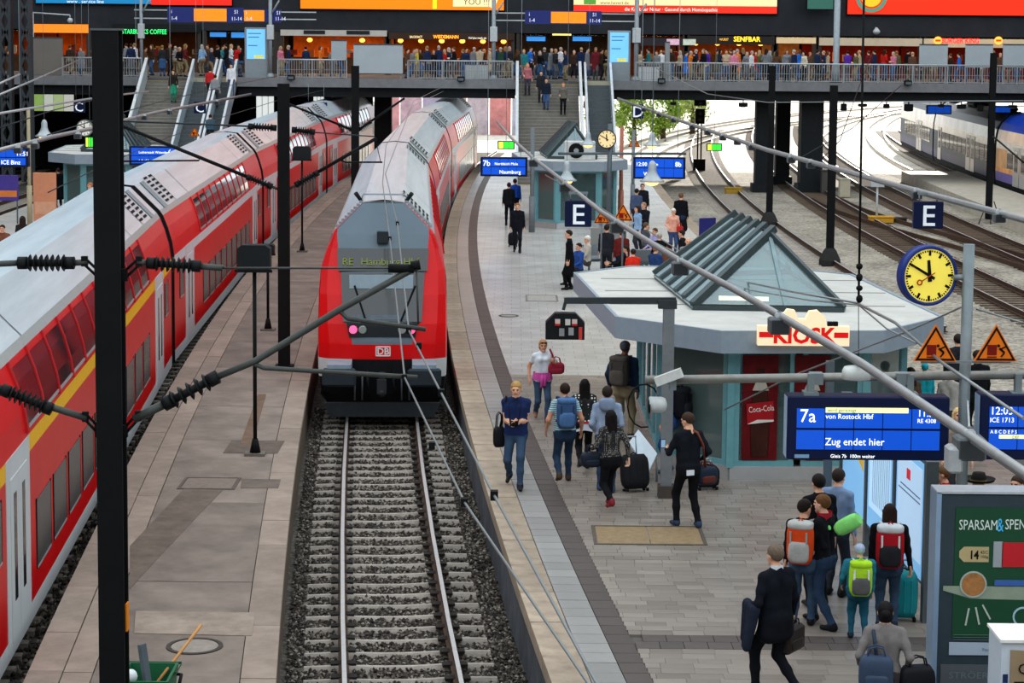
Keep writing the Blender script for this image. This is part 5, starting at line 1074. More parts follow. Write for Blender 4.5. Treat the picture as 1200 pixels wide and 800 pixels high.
stairs(.25, 3.5, 'broad stone stairs down from the bridge in the middle of the picture'); balustrade(.2, 'pale balustrade at the left side of the middle stairs'); balustrade(3.58, 'pale balustrade between the middle stairs and the escalator')
escalator(3.8, 5.3, 'grey escalator beside the middle stairs')
stairs(-19.8, -17.6, 'stone stairs down from the bridge behind the long red train'); balustrade(-19.85, 'pale balustrade at the outer side of the left stairs')
escalator(-17.4, -16.0, 'escalator with riders next to the left stairs'); escalator(-15.9, -14.95, 'narrow escalator at the right of the left stairs')
# ----------------------------------------------------------------- shops
WY = 134.6; FY_ = 126.9; fx = lambda px: (px-600)*FY_/2450; bx_ = lambda px: (px-600)*WY/2450
def zf(px, py, Y=FY_): return WD(px, py, Y).z
def shop(x0, x1, label, back, e, sign=None, band=None, bandy=None, lamps=0, counter='5A3A22', goods=8):
    a, c = fx(x0), fx(x1); t = E('shop', ((a+c)/2, FY_, DZ), 0, label, 'shop'); w = c-a
    B().box(-w/2, w/2, WY-FY_-.3, WY-FY_, 0, 2.5).ob('back_wall', M(back, .6, 0, .35, 1.4), t)
    B().box(-w/2+.2, w/2-.2, 3.1, 4.1, 2.46, 2.52).ob('strip_cover', M('2A2A2A', .7), t)  # added to hide the glowing strip below from view
    B().quad((-w/2+.2, 3.2, 2.455), (w/2-.2, 3.2, 2.455), (w/2-.2, 4.0, 2.455), (-w/2+.2, 4.0, 2.455)).ob('ceiling_light', M('FFB466' if e > .15 else 'FFE6C0', .5, 0, 0, emit=round(22*e+1, 1)), t)  # unseen strip added to light the shop interior
    B().box(-w/2+.1, w/2-.1, 2.2, 2.9, 0, 1.0).ob('counter', M(counter, .5, 0, .2, 3), t)
    for s in (-1, 1): B().box(s*w/2-.15, s*w/2+.15, .05, .6, 0, 2.54).ob('pier', M('3A3632', .6), t)
    if band: B().box(-w/2, w/2, -.06, .1, zf(600, bandy[1]-0)-DZ, zf(600, bandy[0])-DZ).ob('sign_band', M(band[0], .5, 0, .1, 2, emit=band[1]), t)
    for i in range(lamps):
        x = -w/2+w*(i+.5)/lamps; B().sph((x, 1.6, 2.05), .17, .17, .13).ob('lamp', M('FFA23A', .5, 0, 0, emit=5), t); B().tube((x, 1.6, 2.15), (x, 1.6, 2.56), .015).ob('cord', BLACK(), t)
    for i in range(goods):
        x = R.uniform(-w/2+.3, w/2-.3); B().cbox((x, R.uniform(2.4, 3.2), 1.0+R.uniform(.1, .35)), (R.uniform(.2, .5), .25, R.uniform(.2, .6))).ob('goods', M(R.choice(('D87A2C', 'E0B050', 'A83A28', 'C8C0B0', '7A4A2A', 'D8D0A0')), .6, 0, .1), t)
    return t
def sgn(t, s, px, py, size, col, e=1.6, xs=1.0, bold=.008):
    p = WD(px, py, FY_-.15); l = Vector(p)-Vector(t.location); return text(s, size, l, M(col, .5, 0, 0, emit=e), t, xs=xs, bold=bold)
s = shop(-20, 36, 'dim orange-lit shop at the far left of the bridge', 'B0501C', .5)
s = shop(38, 104, 'orange-lit shop on the bridge left of the thick black mast', 'D0641C', .9, band=('D8741E', 1.2), bandy=(33, 43))
s = shop(132, 234, 'coffee shop on the bridge under green lettering', '4A3424', .3, band=('1C1E1E', 0), bandy=(32, 41)); sgn(s, 'STARBUCKS COFFEE', 143.5, 39.5, .40, '2ED86A', 2.0, .74, .006)
s = shop(238, 322, 'dark passage with two blue monitors on the left of the bridge', '3A3630', .12, goods=2)
s = shop(328, 452, 'bright orange shop with a white fascia behind the large white panel', 'E07A34', .9, band=('A8A49C', .25), bandy=(37, 44), lamps=2, goods=14)
for x, w_ in ((355, 25), (405, 27)): B().box(fx(x)-s.location.x, fx(x+w_)-s.location.x, -.1, -.06, zf(600, 42)-DZ, zf(600, 37.5)-DZ).ob('dark_sign_plate', M('26282A', .5), s)
s = shop(454, 600, 'dark brown bakery with glowing lamps on the bridge', '8A4A1E', .55, band=('3A2A20', .1), bandy=(39, 47), lamps=6, goods=14); sgn(s, 'BACKFACT', 481, 44.5, .2, 'F0D8A0', 1.2, .75); sgn(s, 'WIEDEMANN', 508.5, 45, .3, 'FF9A28', 2.0, .85, .012); sgn(s, 'Hof plus meals etc', 550, 45.5, .18, 'F0E8D0', 1.0, .8)
s = shop(604, 716, 'wide dark passage behind the top of the middle stairs', '4A4844', .1, goods=0, counter='2F2E2C')
B().box(fx(645)-s.location.x, fx(667)-s.location.x, .3, .35, zf(600, 41)-DZ, zf(600, 39)-DZ).ob('ceiling_light', M('F0E07A', .4, 0, 0, emit=1.5), s)
s = shop(744, 800, 'dark shop with small pictures above its counter right of the right screen pillar', '6A3A24', .5, band=('2C2A2E', .1), bandy=(43, 52), lamps=2)
for x, c_ in ((778, 'C8A0B0'), (797, 'A8B0A0')): B().box(fx(x)-s.location.x, fx(x+15)-s.location.x, -.1, -.07, zf(600, 51)-DZ, zf(600, 44)-DZ).ob('lit_picture', M(c_, .5, 0, .5, 4, emit=.6), s)
s = shop(802, 904, 'snack bar on the bridge under yellow lettering', '9A5424', .6, band=('2A2624', .1), bandy=(40, 50), lamps=4, goods=12); sgn(s, 'SENFBAR', 860.5, 48.5, .42, 'FFC828', 2.2, .95, .012); sgn(s, 'WURST', 844, 47.5, .2, 'E8A83A', 1.4, .8)
s = shop(906, 952, 'cream and wood shop between the snack bar and the red shop', 'C8A070', .6, band=('C8B088', .5), bandy=(41, 48))
s = shop(956, 1076, 'red-fronted shop on the right half of the bridge', '8A1C18', .4, band=('B8A890', .3), bandy=(41, 50), counter='7A2018')
s = shop(1078, 1230, 'red burger restaurant at the right end of the bridge', '7A1A18', .4, band=('C0AC8C', .35), bandy=(41, 51), counter='7A2018'); sgn(s, 'BURGER KING', 1104, 50.3, .42, 'FF2018', 2.4, .85, .012)
for x in (1100, 1171): p = WD(x, 47.5, FY_-.2)-Vector(s.location); B().lathe([(.01, -.05), (.24, -.05), (.24, .05)], 20, p, ax='y', sm=False).ob('round_logo', M('F0A03A', .5, 0, 0, emit=1.8), s); B().box(p.x-.16, p.x+.16, p.y-.07, p.y-.05, p.z-.06, p.z+.06).ob('logo_bar', M('E03020', .5, 0, 0, emit=1.5), s)
# ----------------------------------------------------------------- illuminated advertisements on the hall wall
def advert(x0, x1, yb, col, e, label, ytop=-70, Y=126.8):
    a, c = WD(x0, yb, Y), WD(x1, ytop, Y); t = E('illuminated_advert', ((a.x+c.x)/2, Y, a.z), 0, label, 'advert'); w, h = c.x-a.x, c.z-a.z
    B().box(-w/2-.06, w/2+.06, .02, .2, -.06, h+.06).ob('frame', BLACK(), t); B().box(-w/2, w/2, -.02, .04, 0, h).ob('lit_face', M(col, .5, 0, .04, emit=e), t); return t, w, h
t, w, h = advert(43, 177, 3.5, '1E7CB0', .6, 'blue illuminated advert strip at the top left'); text('www . service line', .3, (-1.6, -.03, .02), M('D8E8F0', .5, 0, 0, emit=.8), t)
t, w, h = advert(178, 272, 5.5, 'F0281C', .7, 'red illuminated advert left of the orange one')
t, w, h = advert(353, 592, 10, 'FF7A10', .85, 'wide orange illuminated advert at the top'); B().vprism([(w*.25, .2), (w*.43, .2), (w*.45, .05), (w*.47, .6), (w*.25, 3)], -.03, -.02).ob('pale_patch_print', M('F8E0A8', .5, 0, .05, emit=.7), t); B().box(w*.15, w*.17, -.03, -.02, .05, 3).ob('yellow_bar_print', M('F8D820', .5, 0, 0, emit=.9), t); text('YOU !!!', .5, (w*.3, -.035, .32), M('8A6A3A', .5, var=0), t)
t, w, h = advert(673, 913, 14, 'EBD8A0', .7, 'cream and red illuminated advert for homeopathy'); B().box(-w/2, w/2, -.03, -.02, 0, .43).ob('red_band', M('F03020', .5, 0, 0, emit=.7), t); text('die Kraft der Natur · Gesund durch Homöopathie', .3, (-w*.25, -.035, .1), M('F8E8D8', .5, 0, 0, emit=.9), t, xs=.92); text('www.hevert.de', .28, (-w*.37, -.03, .48), M('5A6A4A', .5, var=0), t); B().box(-w*.45, -w*.39, -.03, -.02, .46, 3).ob('green_print', M('5CA040', .5, 0, .2, emit=.4), t)
t, w, h = advert(994, 1240, 16.5, 'F03018', .75, 'red illuminated advert with a round emblem at the top right'); c = WD(1022, -4, 126.7)-Vector(t.location)
B().lathe([(.01, -.04), (.62, -.04), (.62, -.02)], 28, c, ax='y', sm=False).ob('emblem_print', M('F0B428', .5, 0, 0, emit=.8), t); B().lathe([(.72, -.045), (.95, -.045), (.95, -.03), (.72, -.03)], 28, c, ax='y', sm=False, caps=False).ob('emblem_ring_print', M('5C9078', .5, 0, 0, emit=.5), t)
t, w, h = advert(947, 979, 10.5, '3C6A5C', .3, 'small dark green sign between the big adverts', Y=126.0)
# ----------------------------------------------------------------- bridge furniture
def bpole(px, r, label, yb=96, Y=113.6, top=10.2, c='8E979C'):
    p = WD(px, yb, Y); t = E('lamp_post', (p.x, Y, DZ), 0, label, 'post'); B().tube((0, 0, 0), (0, 0, top-DZ), r, n=10).ob('shaft', M(c, .45, .3), t); B().lathe([(r*2, 0), (r*2, .15), (r, .3)], 10).ob('foot', M(c, .45, .3), t); B().tube((0, 0, 3.4), (.5, -.2, 4.2), r*.5).ob('bracket', M(c, .45, .3), t); B().rbox(-r*1.8, r*1.8, -r*1.8, r*1.8, 2.1, 2.9, .02).ob('collar_box', LGREY(), t); return t
bpole(167, .09, 'slim grey lamp post on the bridge right of the thick black mast'); bpole(318, .1, 'grey lamp post on the bridge beside the left screen pillar'); bpole(579, .11, 'grey lamp post on the bridge left of the middle stairs'); bpole(746, .12, 'grey lamp post on the bridge beside the right screen pillar')
p = WD(980, 96, 113.4); t = E('steel_column', (p.x, 113.4, DZ), 0, 'thick pale grey column on the right half of the bridge', 'column'); B().lathe([(.24, 0), (.24, .7), (.17, 1.1), (.17, 5.2)], 12).ob('shaft', M('98A2A8', .5, .2), t); B().box(-.3, .3, -.3, .3, 0, .1).ob('foot', DARK(), t)
def screen_pillar(px, label):
    p = WD(px, 96, 113.8); t = E('screen_pillar', (p.x, 113.8, DZ), 0, label, 'screen'); B().rbox(-.62, .62, 0, .5, 0, 2.75, .03).ob('cabinet', M('8A9296', .5, .1, .08), t); B().box(-.5, .5, -.02, 0, 1.05, 2.65).ob('screen', M('6FB6E8', .4, 0, .1, .8, emit=.75), t)
    for z, w_ in ((2.4, .7), (2.2, .6), (1.75, .5)): B().box(-.42, -.42+w_, -.026, -.02, z, z+.05).ob('text_line', M('4C86B8', .5, var=0), t)
    B().box(-.1, .4, -.026, -.02, 1.08, 1.25).ob('yellow_print', M('D8D060', .5, 0, .2, emit=.5), t)
screen_pillar(301, 'glowing light blue screen pillar at the left end of the bridge railing'); screen_pillar(726, 'glowing light blue screen pillar right of the escalator top')
def panel(x0, y0, x1, y1, label, Y=112.8, legs=True, c='A9B2B6'):
    a, e = WD(x0, y1, Y), WD(x1, y0, Y); t = E('blank_panel', ((a.x+e.x)/2, Y, DZ), 0, label, 'panel'); w, h = e.x-a.x, e.z-a.z; z = max(a.z-DZ, -.1)
    B().rbox(-w/2, w/2, 0, .14, z, z+h, .02).ob('board', M(c, .5, .1, .06, 1), t); B().box(-w/2, w/2, -.02, .16, z+h, z+h+.06).ob('cap', M('4A4E50', .5), t)
    for s in (-1, 1): B().box(s*w*.46-.03, s*w*.46+.03, .15, .22, 0, z+h).ob('leg', GREY(), t)
    return t
panel(415, 53, 473, 86, 'large blank white panel standing on the bridge above the middle train'); panel(389, 48, 407, 70, 'small blank grey panel in a frame left of the large white panel', 114.5)
panel(1078, 53, 1112, 78, 'blank grey panel on the bridge under the red restaurant lettering, left one', 115); panel(1132, 53, 1165, 79, 'blank grey panel on the bridge under the red restaurant lettering, middle one', 115); panel(1176, 53, 1215, 79, 'blank grey panel on the bridge cut off by the right edge', 115); panel(38, 45, 74, 88, 'tall brown-grey panel at the left end of the bridge', 113.6, c='77716A')
panel(748, 78, 774, 96, 'low slatted white barrier on the bridge right of the escalator', 113.6, c='C4C8C8'); panel(546, 76, 573, 93, 'low slatted white barrier on the bridge left of the stairs', 113.6, c='B4B8B8'); panel(780, 50, 786, 98, 'narrow grey upright panel on the bridge by the snack bar', 113.5, c='8A8E90')
def wayfinder(x0, y0, x1, y1, label, segs, Y=113.75):
    a, e = WD(x0, y1, Y), WD(x1, y0, Y); t = E('direction_sign', ((a.x+e.x)/2, Y, a.z), 0, label, 'sign'); w, h = e.x-a.x, e.z-a.z
    B().box(-w/2, w/2, 0, .15, 0, h).ob('panel', M('28306C', .5, 0, .05, emit=.15), t)
    for f0, f1, c_ in segs: B().box(-w/2+f0*w, -w/2+f1*w, -.02, 0, h*.08, h*.92).ob('lit_field', M(c_, .5, 0, .1, 3, emit=.6), t)
    for s, u, v in (('1-4', .05, .15), ('11-14', .84, .15), ('i', .05, .6), ('S1', .88, .6)): text(s, .28, (-w/2+u*w, -.03, v*h), M('D8DCF0', .5, 0, 0, emit=.6), t, xs=.9)
    B().bar((-w/2-1.8, .08, h*.8), (w/2+1.9, .08, h*.8), .06, .06).bar((-w/2-1.8, .08, h*.25), (w/2+1.9, .08, h*.25), .06, .06).ob('carrier_bar', LGREY(), t)
wayfinder(197, 9, 286, 26, 'purple and orange direction sign above the left stairs', ((.35, .78, 'F08A20'),)); wayfinder(616, 13, 706, 28, 'purple and orange direction sign above the middle stairs', ((.34, .8, 'F08A20'),)); wayfinder(287, 11, 330, 26, 'small orange direction sign beside the left lamp post', ((0, .55, 'F08A20'),))
def monitor(x0, y0, x1, y1, label, Y=127.4):
    a, e = WD(x0, y1, Y), WD(x1, y0, Y); t = E('monitor', ((a.x+e.x)/2, Y, a.z), 0, label, 'screen'); w, h = e.x-a.x, e.z-a.z
    B().box(-w/2-.06, w/2+.06, 0, .12, -.06, h+.06).ob('housing', NAVYC, t); B().box(-w/2, w/2, -.01, .01, 0, h).ob('screen', M('3C8CD8', .4, 0, .2, 4, emit=.8), t); B().tube((0, .06, h), (0, .06, 8.36-a.z), .03).ob('hanger', STEEL(), t)
monitor(618, 43, 640, 48, 'blue monitor in the passage left of the middle'); monitor(672, 43, 694, 48, 'blue monitor in the passage right of the middle'); monitor(247, 38, 266, 43, 'blue monitor in the left passage, left one'); monitor(272, 38, 289, 44, 'blue monitor in the left passage, right one')
for px, Y, lab in ((342, 112.7, 'small black floodlight on the bridge edge near the left screen pillar'), (541, 112.7, 'small black floodlight on the bridge edge left of the middle stairs'), (776, 112.7, 'small black floodlight on the bridge edge right of the escalator'), (1065, 112.7, 'small black floodlight on the bridge edge above the blue train')):
    p = WD(px, 93, Y); t = E('floodlight', (p.x, Y, DZ-.05), 0, lab, 'lamp'); B().rbox(-.2, .2, -.15, .1, 0, .28, .03).ob('housing', BLACK(), t); B().box(-.15, .15, -.16, -.15, .05, .2).ob('lens', M('5A6066', .2), t); B().box(-.03, .03, .1, .3, -.02, .1).ob('bracket', BLACK(), t)
p = WD(1028, 38, 126.6); t = E('security_camera', p, 0, 'grey dome camera under the red advert', 'camera'); B().lathe([(.02, -.12), (.15, -.08), (.22, 0), (.22, .08), (.05, .3)], 14).ob('dome', LGREY(), t); B().tube((0, 0, .25), (0, .4, .3), .03).ob('stem', LGREY(), t)
p = WD(83, 24, 118); t = E('security_camera', p, 0, 'pale camera on a long horizontal arm at the upper left', 'camera'); B().sph((0, 0, 0), .16).ob('dome', LGREY(), t); B().tube((0, 0, .15), (0, 0, .3), .03).tube((0, 0, .3), (-2.1, 0, .42), .04).ob('arm', LGREY(), t); B().tube((-2.1, 0, .42), (-2.1, 0, DZ-p.z), .06).ob('post', LGREY(), t)
# riveted hall columns at the left edge
for px, lab in ((11, 'dark riveted steel column at the left edge, outer one'), (34, 'dark riveted steel column at the left edge, inner one')):
    p = WD(px, 200, 104); t = E('lattice_column', (p.x, 104, PZ), 0, lab, 'column'); cm_ = M('3E4346', .6, .2, .15, 1)
    for s in (-1, 1): B().box(s*.22-.06, s*.22+.06, -.3, .3, 0, 10).ob('upright', cm_, t)
    for i in range(8):
        z = 1.1*i+.3; B().bar((-.22, -.28, z), (.22, -.28, z+1.0), .03, .12).bar((.22, -.28, z), (-.22, -.28, z+1.0), .03, .12).ob('lattice_bar', cm_, t)
# lit poster wall and screens under the left part of the bridge
t = E('lit_poster', (WD(64, 130, 126).x, 126, WD(64, 130, 126).z), 0, 'green and white glowing poster under the left part of the bridge', 'poster'); w, h = 48*126/2450, 28*126/2450
B().box(-w/2-.1, w/2+.1, .02, .2, -.1, h+.1).ob('case', BLACK(), t)
for i, c_ in enumerate(('A8D070', 'E8F0E0', 'C8E0A0', 'F0F0E8')): B().box(-w/2+i*w/4, -w/2+(i+1)*w/4-.03, -.02, .02, 0, h).ob('poster_sheet', M(c_, .5, 0, .3, 2, emit=.55), t)
for x0, y0, x1, y1, lab in ((368, 106, 381, 118, 'bright window strip under the bridge, left one'), (388, 107, 414, 112, 'bright window strip under the bridge, upper right one'), (301, 112, 322, 140, 'bright pale doorway under the bridge left of the second mast')):
    a, e = WD(x0, y1, 127.5), WD(x1, y0, 127.5); t = E('lit_window', ((a.x+e.x)/2, 127.5, a.z), 0, lab, 'window'); w, h = e.x-a.x, e.z-a.z
    B().box(-w/2-.08, w/2+.08, .05, .52, -.08, h+.08).ob('frame', BLACK(), t)
    for i in range(3): B().box(-w/2+i*w/3+.02, -w/2+(i+1)*w/3-.02, 0, .06, 0, h).ob('pane', M('EAF2F0', .4, 0, .2, 1.5, emit=.9), t)
display(358, 120, 384, 128, 110, 'small blue display under the bridge left of the third mast', (3, 1, (.06, .05, .05)), lines=[('ICE', .1, .3, .2)], hang=5.6)
display(1087, 123, 1116, 134, 116, 'small blue display under the bridge above the blue train, left one', (3, 1, (.06, .05, .05)), hang=5.6); display(1166, 124, 1186, 133, 116, 'small blue display under the bridge above the blue train, right one', (3, 1, (.06, .05, .05)), hang=5.6)
# ----------------------------------------------------------------- trees in the sun beyond the bridge
def tree(x, y, rx, rz, h, n, label, seed, c1='7FA03A', c2='A8BC5A'):
    rg = np.random.default_rng(seed); t = E('tree', (x, y, -.3), 0, label, 'tree'); B().tube((0, 0, 0), (0, 0, h), .25, .1).tube((0, 0, h*.5), (rx*.5, 0, h), .1, .04).tube((0, 0, h*.6), (-rx*.5, .2, h*1.05), .1, .04).ob('trunk', M('5A4A38', .9), t)
    vs, fs, mi = [], [], []
    cl = rg.normal(size=(22, 3)); cl = cl/np.linalg.norm(cl, axis=1)[:, None]*rg.uniform(.5, .95, (22, 1))
    for i in range(n):
        c = cl[rg.integers(22)]+rg.normal(size=3)*.16; c = c*np.array([rx, rx, rz])+np.array([0, 0, h]); d = rg.normal(size=3); d /= np.linalg.norm(d); e = np.cross(d, rg.normal(size=3)); e /= np.linalg.norm(e)+1e-6; s = rg.uniform(.1, .2)
        k = len(vs); vs += [c-d*s, c+e*s*.5, c+d*s, c-e*s*.5]; fs.append((k, k+1, k+2, k+3)); mi.append(int(rg.random() < .45))
    me = bpy.data.meshes.new('foliage'); me.from_pydata([tuple(v) for v in vs], [], fs); me.polygons.foreach_set('material_index', mi); link('foliage', me, [M(c1, .7), M(c2, .7)], t, kind='stuff')
tree(9.6, 166, 1.5, 2.2, 2.6, 2200, 'bright green bush beyond the bridge behind the letter D sign', 3); tree(12.2, 170, 1.6, 2.0, 2.4, 2200, 'rounded sunlit bush right of the letter D sign', 4); tree(15.6, 182, 1.8, 2.0, 3.2, 1800, 'paler bush farther right beyond the bridge', 5, '9AAE5A', 'BCC87A'); tree(7.2, 176, 1.3, 1.8, 2.6, 1500, 'small sunlit bush left of the letter D sign', 6)
# small dark fixtures under the right half of the bridge edge
for i, px in enumerate((655, 690, 790, 872, 990, 1012, 1040, 1066, 1104, 1128, 1150, 1188)):
    p = WD(px, 112, 113.5); hh = (.35, .5, .28)[i % 3]; t = E('bridge_lamp', (p.x, 113.5, DZ-.95), 0, ('leftmost', 'second', 'third', 'fourth', 'fifth', 'sixth', 'seventh', 'eighth', 'ninth', 'tenth', 'eleventh', 'rightmost')[i]+' small dark lamp under the bridge edge, counted from the left', 'lamp', 'lamp fixtures under the bridge edge')
    B().rbox(-.16-.08*(i % 2), .16+.08*(i % 2), -.12, .12, -hh, -.12, .03).ob('housing', BLACK(), t); B().box(-.03, .03, -.03, .03, -.13, .02).ob('stem', BLACK(), t); B().box(-.12, .12, -.1, .1, -hh-.02, -hh).ob('lens', M('5A5F62', .3), t)
# ================================================================= PEOPLE
def surfnets(V, org, h):
    I = V < 0; nx, ny, nz = V.shape
    C = [(a, b_, c) for a in (0, 1) for b_ in (0, 1) for c in (0, 1)]
    sl = lambda a, b_, c: (slice(a, nx-1+a), slice(b_, ny-1+b_), slice(c, nz-1+c))
    cnt = sum(I[sl(*c)].astype(np.int8) for c in C); act = (cnt > 0) & (cnt < 8); ijk = np.argwhere(act)
    idx = -np.ones(act.shape, np.int64); idx[act] = np.arange(len(ijk))
    P = np.zeros((len(ijk), 3)); K = np.zeros(len(ijk)); vals = {c: V[sl(*c)][act] for c in C}
    for a in C:
        for ax in range(3):
            if a[ax]: continue
            b_ = list(a); b_[ax] = 1; b_ = tuple(b_); va, vb = vals[a], vals[b_]; m = (va < 0) != (vb < 0); t = np.where(m, va/np.where(m, va-vb, 1), 0)
            p = np.array(a, float)[None]+np.zeros((len(ijk), 3)); p[:, ax] += t; P += p*m[:, None]; K += m
    P = (ijk+P/K[:, None])*h+org; F = []
    for ax in range(3):
        o1, o2 = [(1, 2), (2, 0), (0, 1)][ax]; n = list(V.shape); s0 = [slice(None)]*3; s1 = [slice(None)]*3; s0[ax] = slice(0, n[ax]-1); s1[ax] = slice(1, n[ax])
        A, B_ = I[tuple(s0)], I[tuple(s1)]; m = A != B_; e = np.argwhere(m); e = e[(e[:, o1] > 0) & (e[:, o2] > 0) & (e[:, o1] < n[o1]-1) & (e[:, o2] < n[o2]-1)]
        if not len(e): continue
        fl = A[tuple(e.T)]
        def cell(d1, d2): q = e.copy(); q[:, o1] -= d1; q[:, o2] -= d2; return idx[tuple(q.T)]
        q = np.stack([cell(1, 1), cell(0, 1), cell(0, 0), cell(1, 0)], 1); q[~fl] = q[~fl][:, ::-1]; F.append(q)
    return P, np.concatenate(F)
class SDF:
    def __init__(s, h, k=.03): s.h = h; s.k = k; s.p = []
    def cone(s, a, b_, ra, rb, m, sc=(1, 1, 1)): s.p.append((np.array(a, float), np.array(b_, float), ra, rb, m, np.array(sc, float), 0)); return s
    def ell(s, c, r, m): s.p.append((np.array(c, float), None, 0, 0, m, np.array(r, float), 1)); return s
    def cut(s, c, r): s.p.append((np.array(c, float), None, 0, 0, -1, np.array(r, float), 2)); return s
    @staticmethod
    def dist(p, X):
        a, b_, ra, rb, m, sc, kind = p
        if kind: q = (X-a)/sc; l = np.sqrt((q*q).sum(-1)); return (l-1)*sc.min() if kind == 1 or kind == 2 else 0
        ab = b_-a; d = X-a; t = np.clip((d@ab)/max((ab@ab), 1e-9), 0, 1); e = (d-t[..., None]*ab)/sc
        return np.sqrt((e*e).sum(-1))-(ra+(rb-ra)*t)
    def bb(s, p):
        a, b_, ra, rb, m, sc, kind = p
        if kind: return a-sc, a+sc
        r = max(ra, rb)*sc; return np.minimum(a, b_)-r, np.maximum(a, b_)+r
    def mesh(s, post=None):
        bbs = [s.bb(p) for p in s.p]; lo = np.min([x[0] for x in bbs], 0)-3*s.h; hi = np.max([x[1] for x in bbs], 0)+3*s.h; n = np.ceil((hi-lo)/s.h).astype(int)+1
        ax = [lo[i]+np.arange(n[i])*s.h for i in range(3)]; V = np.full(n, .3); mg = s.k+2.5*s.h
        for p, (l, u) in zip(s.p, bbs):
            i0 = np.maximum(((l-mg-lo)/s.h).astype(int), 0); i1 = np.minimum(((u+mg-lo)/s.h).astype(int)+2, n); sl = tuple(slice(i0[i], i1[i]) for i in range(3))
            X = np.stack(np.meshgrid(*[ax[i][sl[i]] for i in range(3)], indexing='ij'), -1); d = s.dist(p, X); v = V[sl]
            if p[6] == 2: V[sl] = np.maximum(v, -d); continue
            hh = np.clip(.5+.5*(d-v)/s.k, 0, 1); V[sl] = d*(1-hh)+v*hh-s.k*hh*(1-hh)
        if post is not None: V = post(V, np.stack(np.meshgrid(*ax, indexing='ij'), -1))
        P, F = surfnets(V, lo, s.h); c = P[F].mean(1); D = np.stack([s.dist(p, c) if p[4] >= 0 else np.full(len(c), 9.) for p in s.p]); mi = np.array([p[4] for p in s.p])[D.argmin(0)]
        return P, F, mi
# material slots of a figure: 0 skin, 1 top, 2 trousers, 3 shoes, 4 lips, 5 eyes, 6 accent
def head_sdf(h):
    s = SDF(h, .012); s.ell((0, -.012, .03), (.077, .096, .093), 0).ell((0, .022, -.028), (.062, .07, .09), 0).cone((0, .088, .018), (0, .104, -.016), .010, .015, 0).cone((-.035, .082, .034), (.035, .082, .034), .013, .013, 0)
    for q in (-1, 1): s.ell((q*.079, -.008, -.002), (.012, .022, .03), 0)
    s.cone((0, .06, -.098), (0, .055, -.1), .03, .03, 0).cone((0, -.015, -.09), (0, -.025, -.18), .052, .056, 0)
    for q in (-1, 1): s.cut((q*.031, .1, .014), (.017, .017, .012)).ell((q*.031, .079, .014), (.013, .013, .010), 5)
    s.cone((-.02, .088, -.052), (.02, .088, -.052), .0075, .0075, 4); return s
HEADN = head_sdf(.0085).mesh()
def hand_sdf(grip):
    s = SDF(.0065, .006)
    for y in (-.022, 0, .022): s.cone((0, y, .03), (0, y*1.2, -.075), .018, .014, 0)
    for i, (y, l) in enumerate(((.031, .07), (.0105, .08), (-.0105, .074), (-.031, .058))):
        a = (0, y, -.08); c1 = .5 if not grip else 1.2; c2 = .9 if not grip else 2.6
        b_ = (-math.sin(c1*.5)*l*.5, y*1.05, -.08-math.cos(c1*.5)*l*.5); c = (b_[0]-math.sin(c2*.6)*l*.5, y*1.05, b_[2]-math.cos(c2*.6)*l*.5); s.cone(a, b_, .0095, .009, 0).cone(b_, c, .009, .0075, 0)
    s.cone((-.004, .03, -.02), (-.016, .056, -.055), .012, .0105, 0).cone((-.016, .056, -.055), (-.026, .058 if not grip else .04, -.085), .0105, .0085, 0); return s
HANDS = {g: hand_sdf(g).mesh() for g in (0, 1)}
def hair_mesh(style, h=.011):
    s = SDF(h, .015); s.ell((0, -.014, .036), (.088, .108, .1), 6)
    if style in ('long', 'tail', 'bun'): s.ell((0, -.05, -.03), (.082, .07, .09), 6)
    def post(V, X):
        z0 = -.075+(X[..., 1]+.1)*(.15/.19); z0 = np.where(X[..., 1] < -.02, -.09, z0) if style in ('long', 'tail', 'bun') else z0
        return np.maximum(V, (z0-X[..., 2])*.75)
    P, F, m = s.mesh(post)
    parts = [(P, F)]
    def extra(fn):
        q = SDF(h, .03); fn(q); P2, F2, _ = q.mesh(); parts.append((P2, F2))
    if style == 'long': extra(lambda q: [q.cone((x, -.055, .02), (x*1.25, -.085, -.26), .05, .038, 6) for x in (-.045, 0, .045)]+[q.cone((x*1.0, .0, .03), (x*1.1, -.02, -.2), .026, .022, 6) for x in (-.075, .075)])
    if style == 'tail': extra(lambda q: q.cone((0, -.1, .04), (0, -.15, -.02), .03, .035, 6).cone((0, -.15, -.02), (0, -.14, -.2), .035, .015, 6))
    if style == 'bun': extra(lambda q: q.ell((0, -.11, .01), (.055, .05, .055), 6))
    if style == 'cap': extra(lambda q: q.ell((0, -.012, .05), (.092, .112, .088), 6).cone((-.04, .1, .055), (.04, .1, .055), .022, .022, 6, (1, 1.9, .35)))
    return join(parts, 'hair')
def join(parts, name, mi=None):
    vs, fs, o = [], [], 0
    for P, F in parts: vs.append(P); fs.append(F+o); o += len(P)
    vs, fs = np.concatenate(vs), np.concatenate(fs); me = bpy.data.meshes.new(name); me.from_pydata(vs.tolist(), [], fs.tolist())
    me.polygons.foreach_set('use_smooth', [True]*len(fs))
    if mi is not None: me.polygons.foreach_set('material_index', mi.astype(np.int32))
    me.update(); return me
HAIR = {}
def hair(style):
    if style not in HAIR: HAIR[style] = hair_mesh(style); HAIR[style].materials.append(None)
    return HAIR[style]
def ik(a, t, l1, l2, hint):
    a, t = np.array(a, float), np.array(t, float); d = t-a; L = np.linalg.norm(d); L2 = min(L, (l1+l2)*.998); d = d/max(L, 1e-6); t = a+d*L2
    x = (l1*l1-l2*l2+L2*L2)/(2*L2); y = math.sqrt(max(l1*l1-x*x, 0)); hv = np.array(hint, float); hv = hv-d*(hv@d); hv /= np.linalg.norm(hv)+1e-9
    return a+d*x+hv*y, t
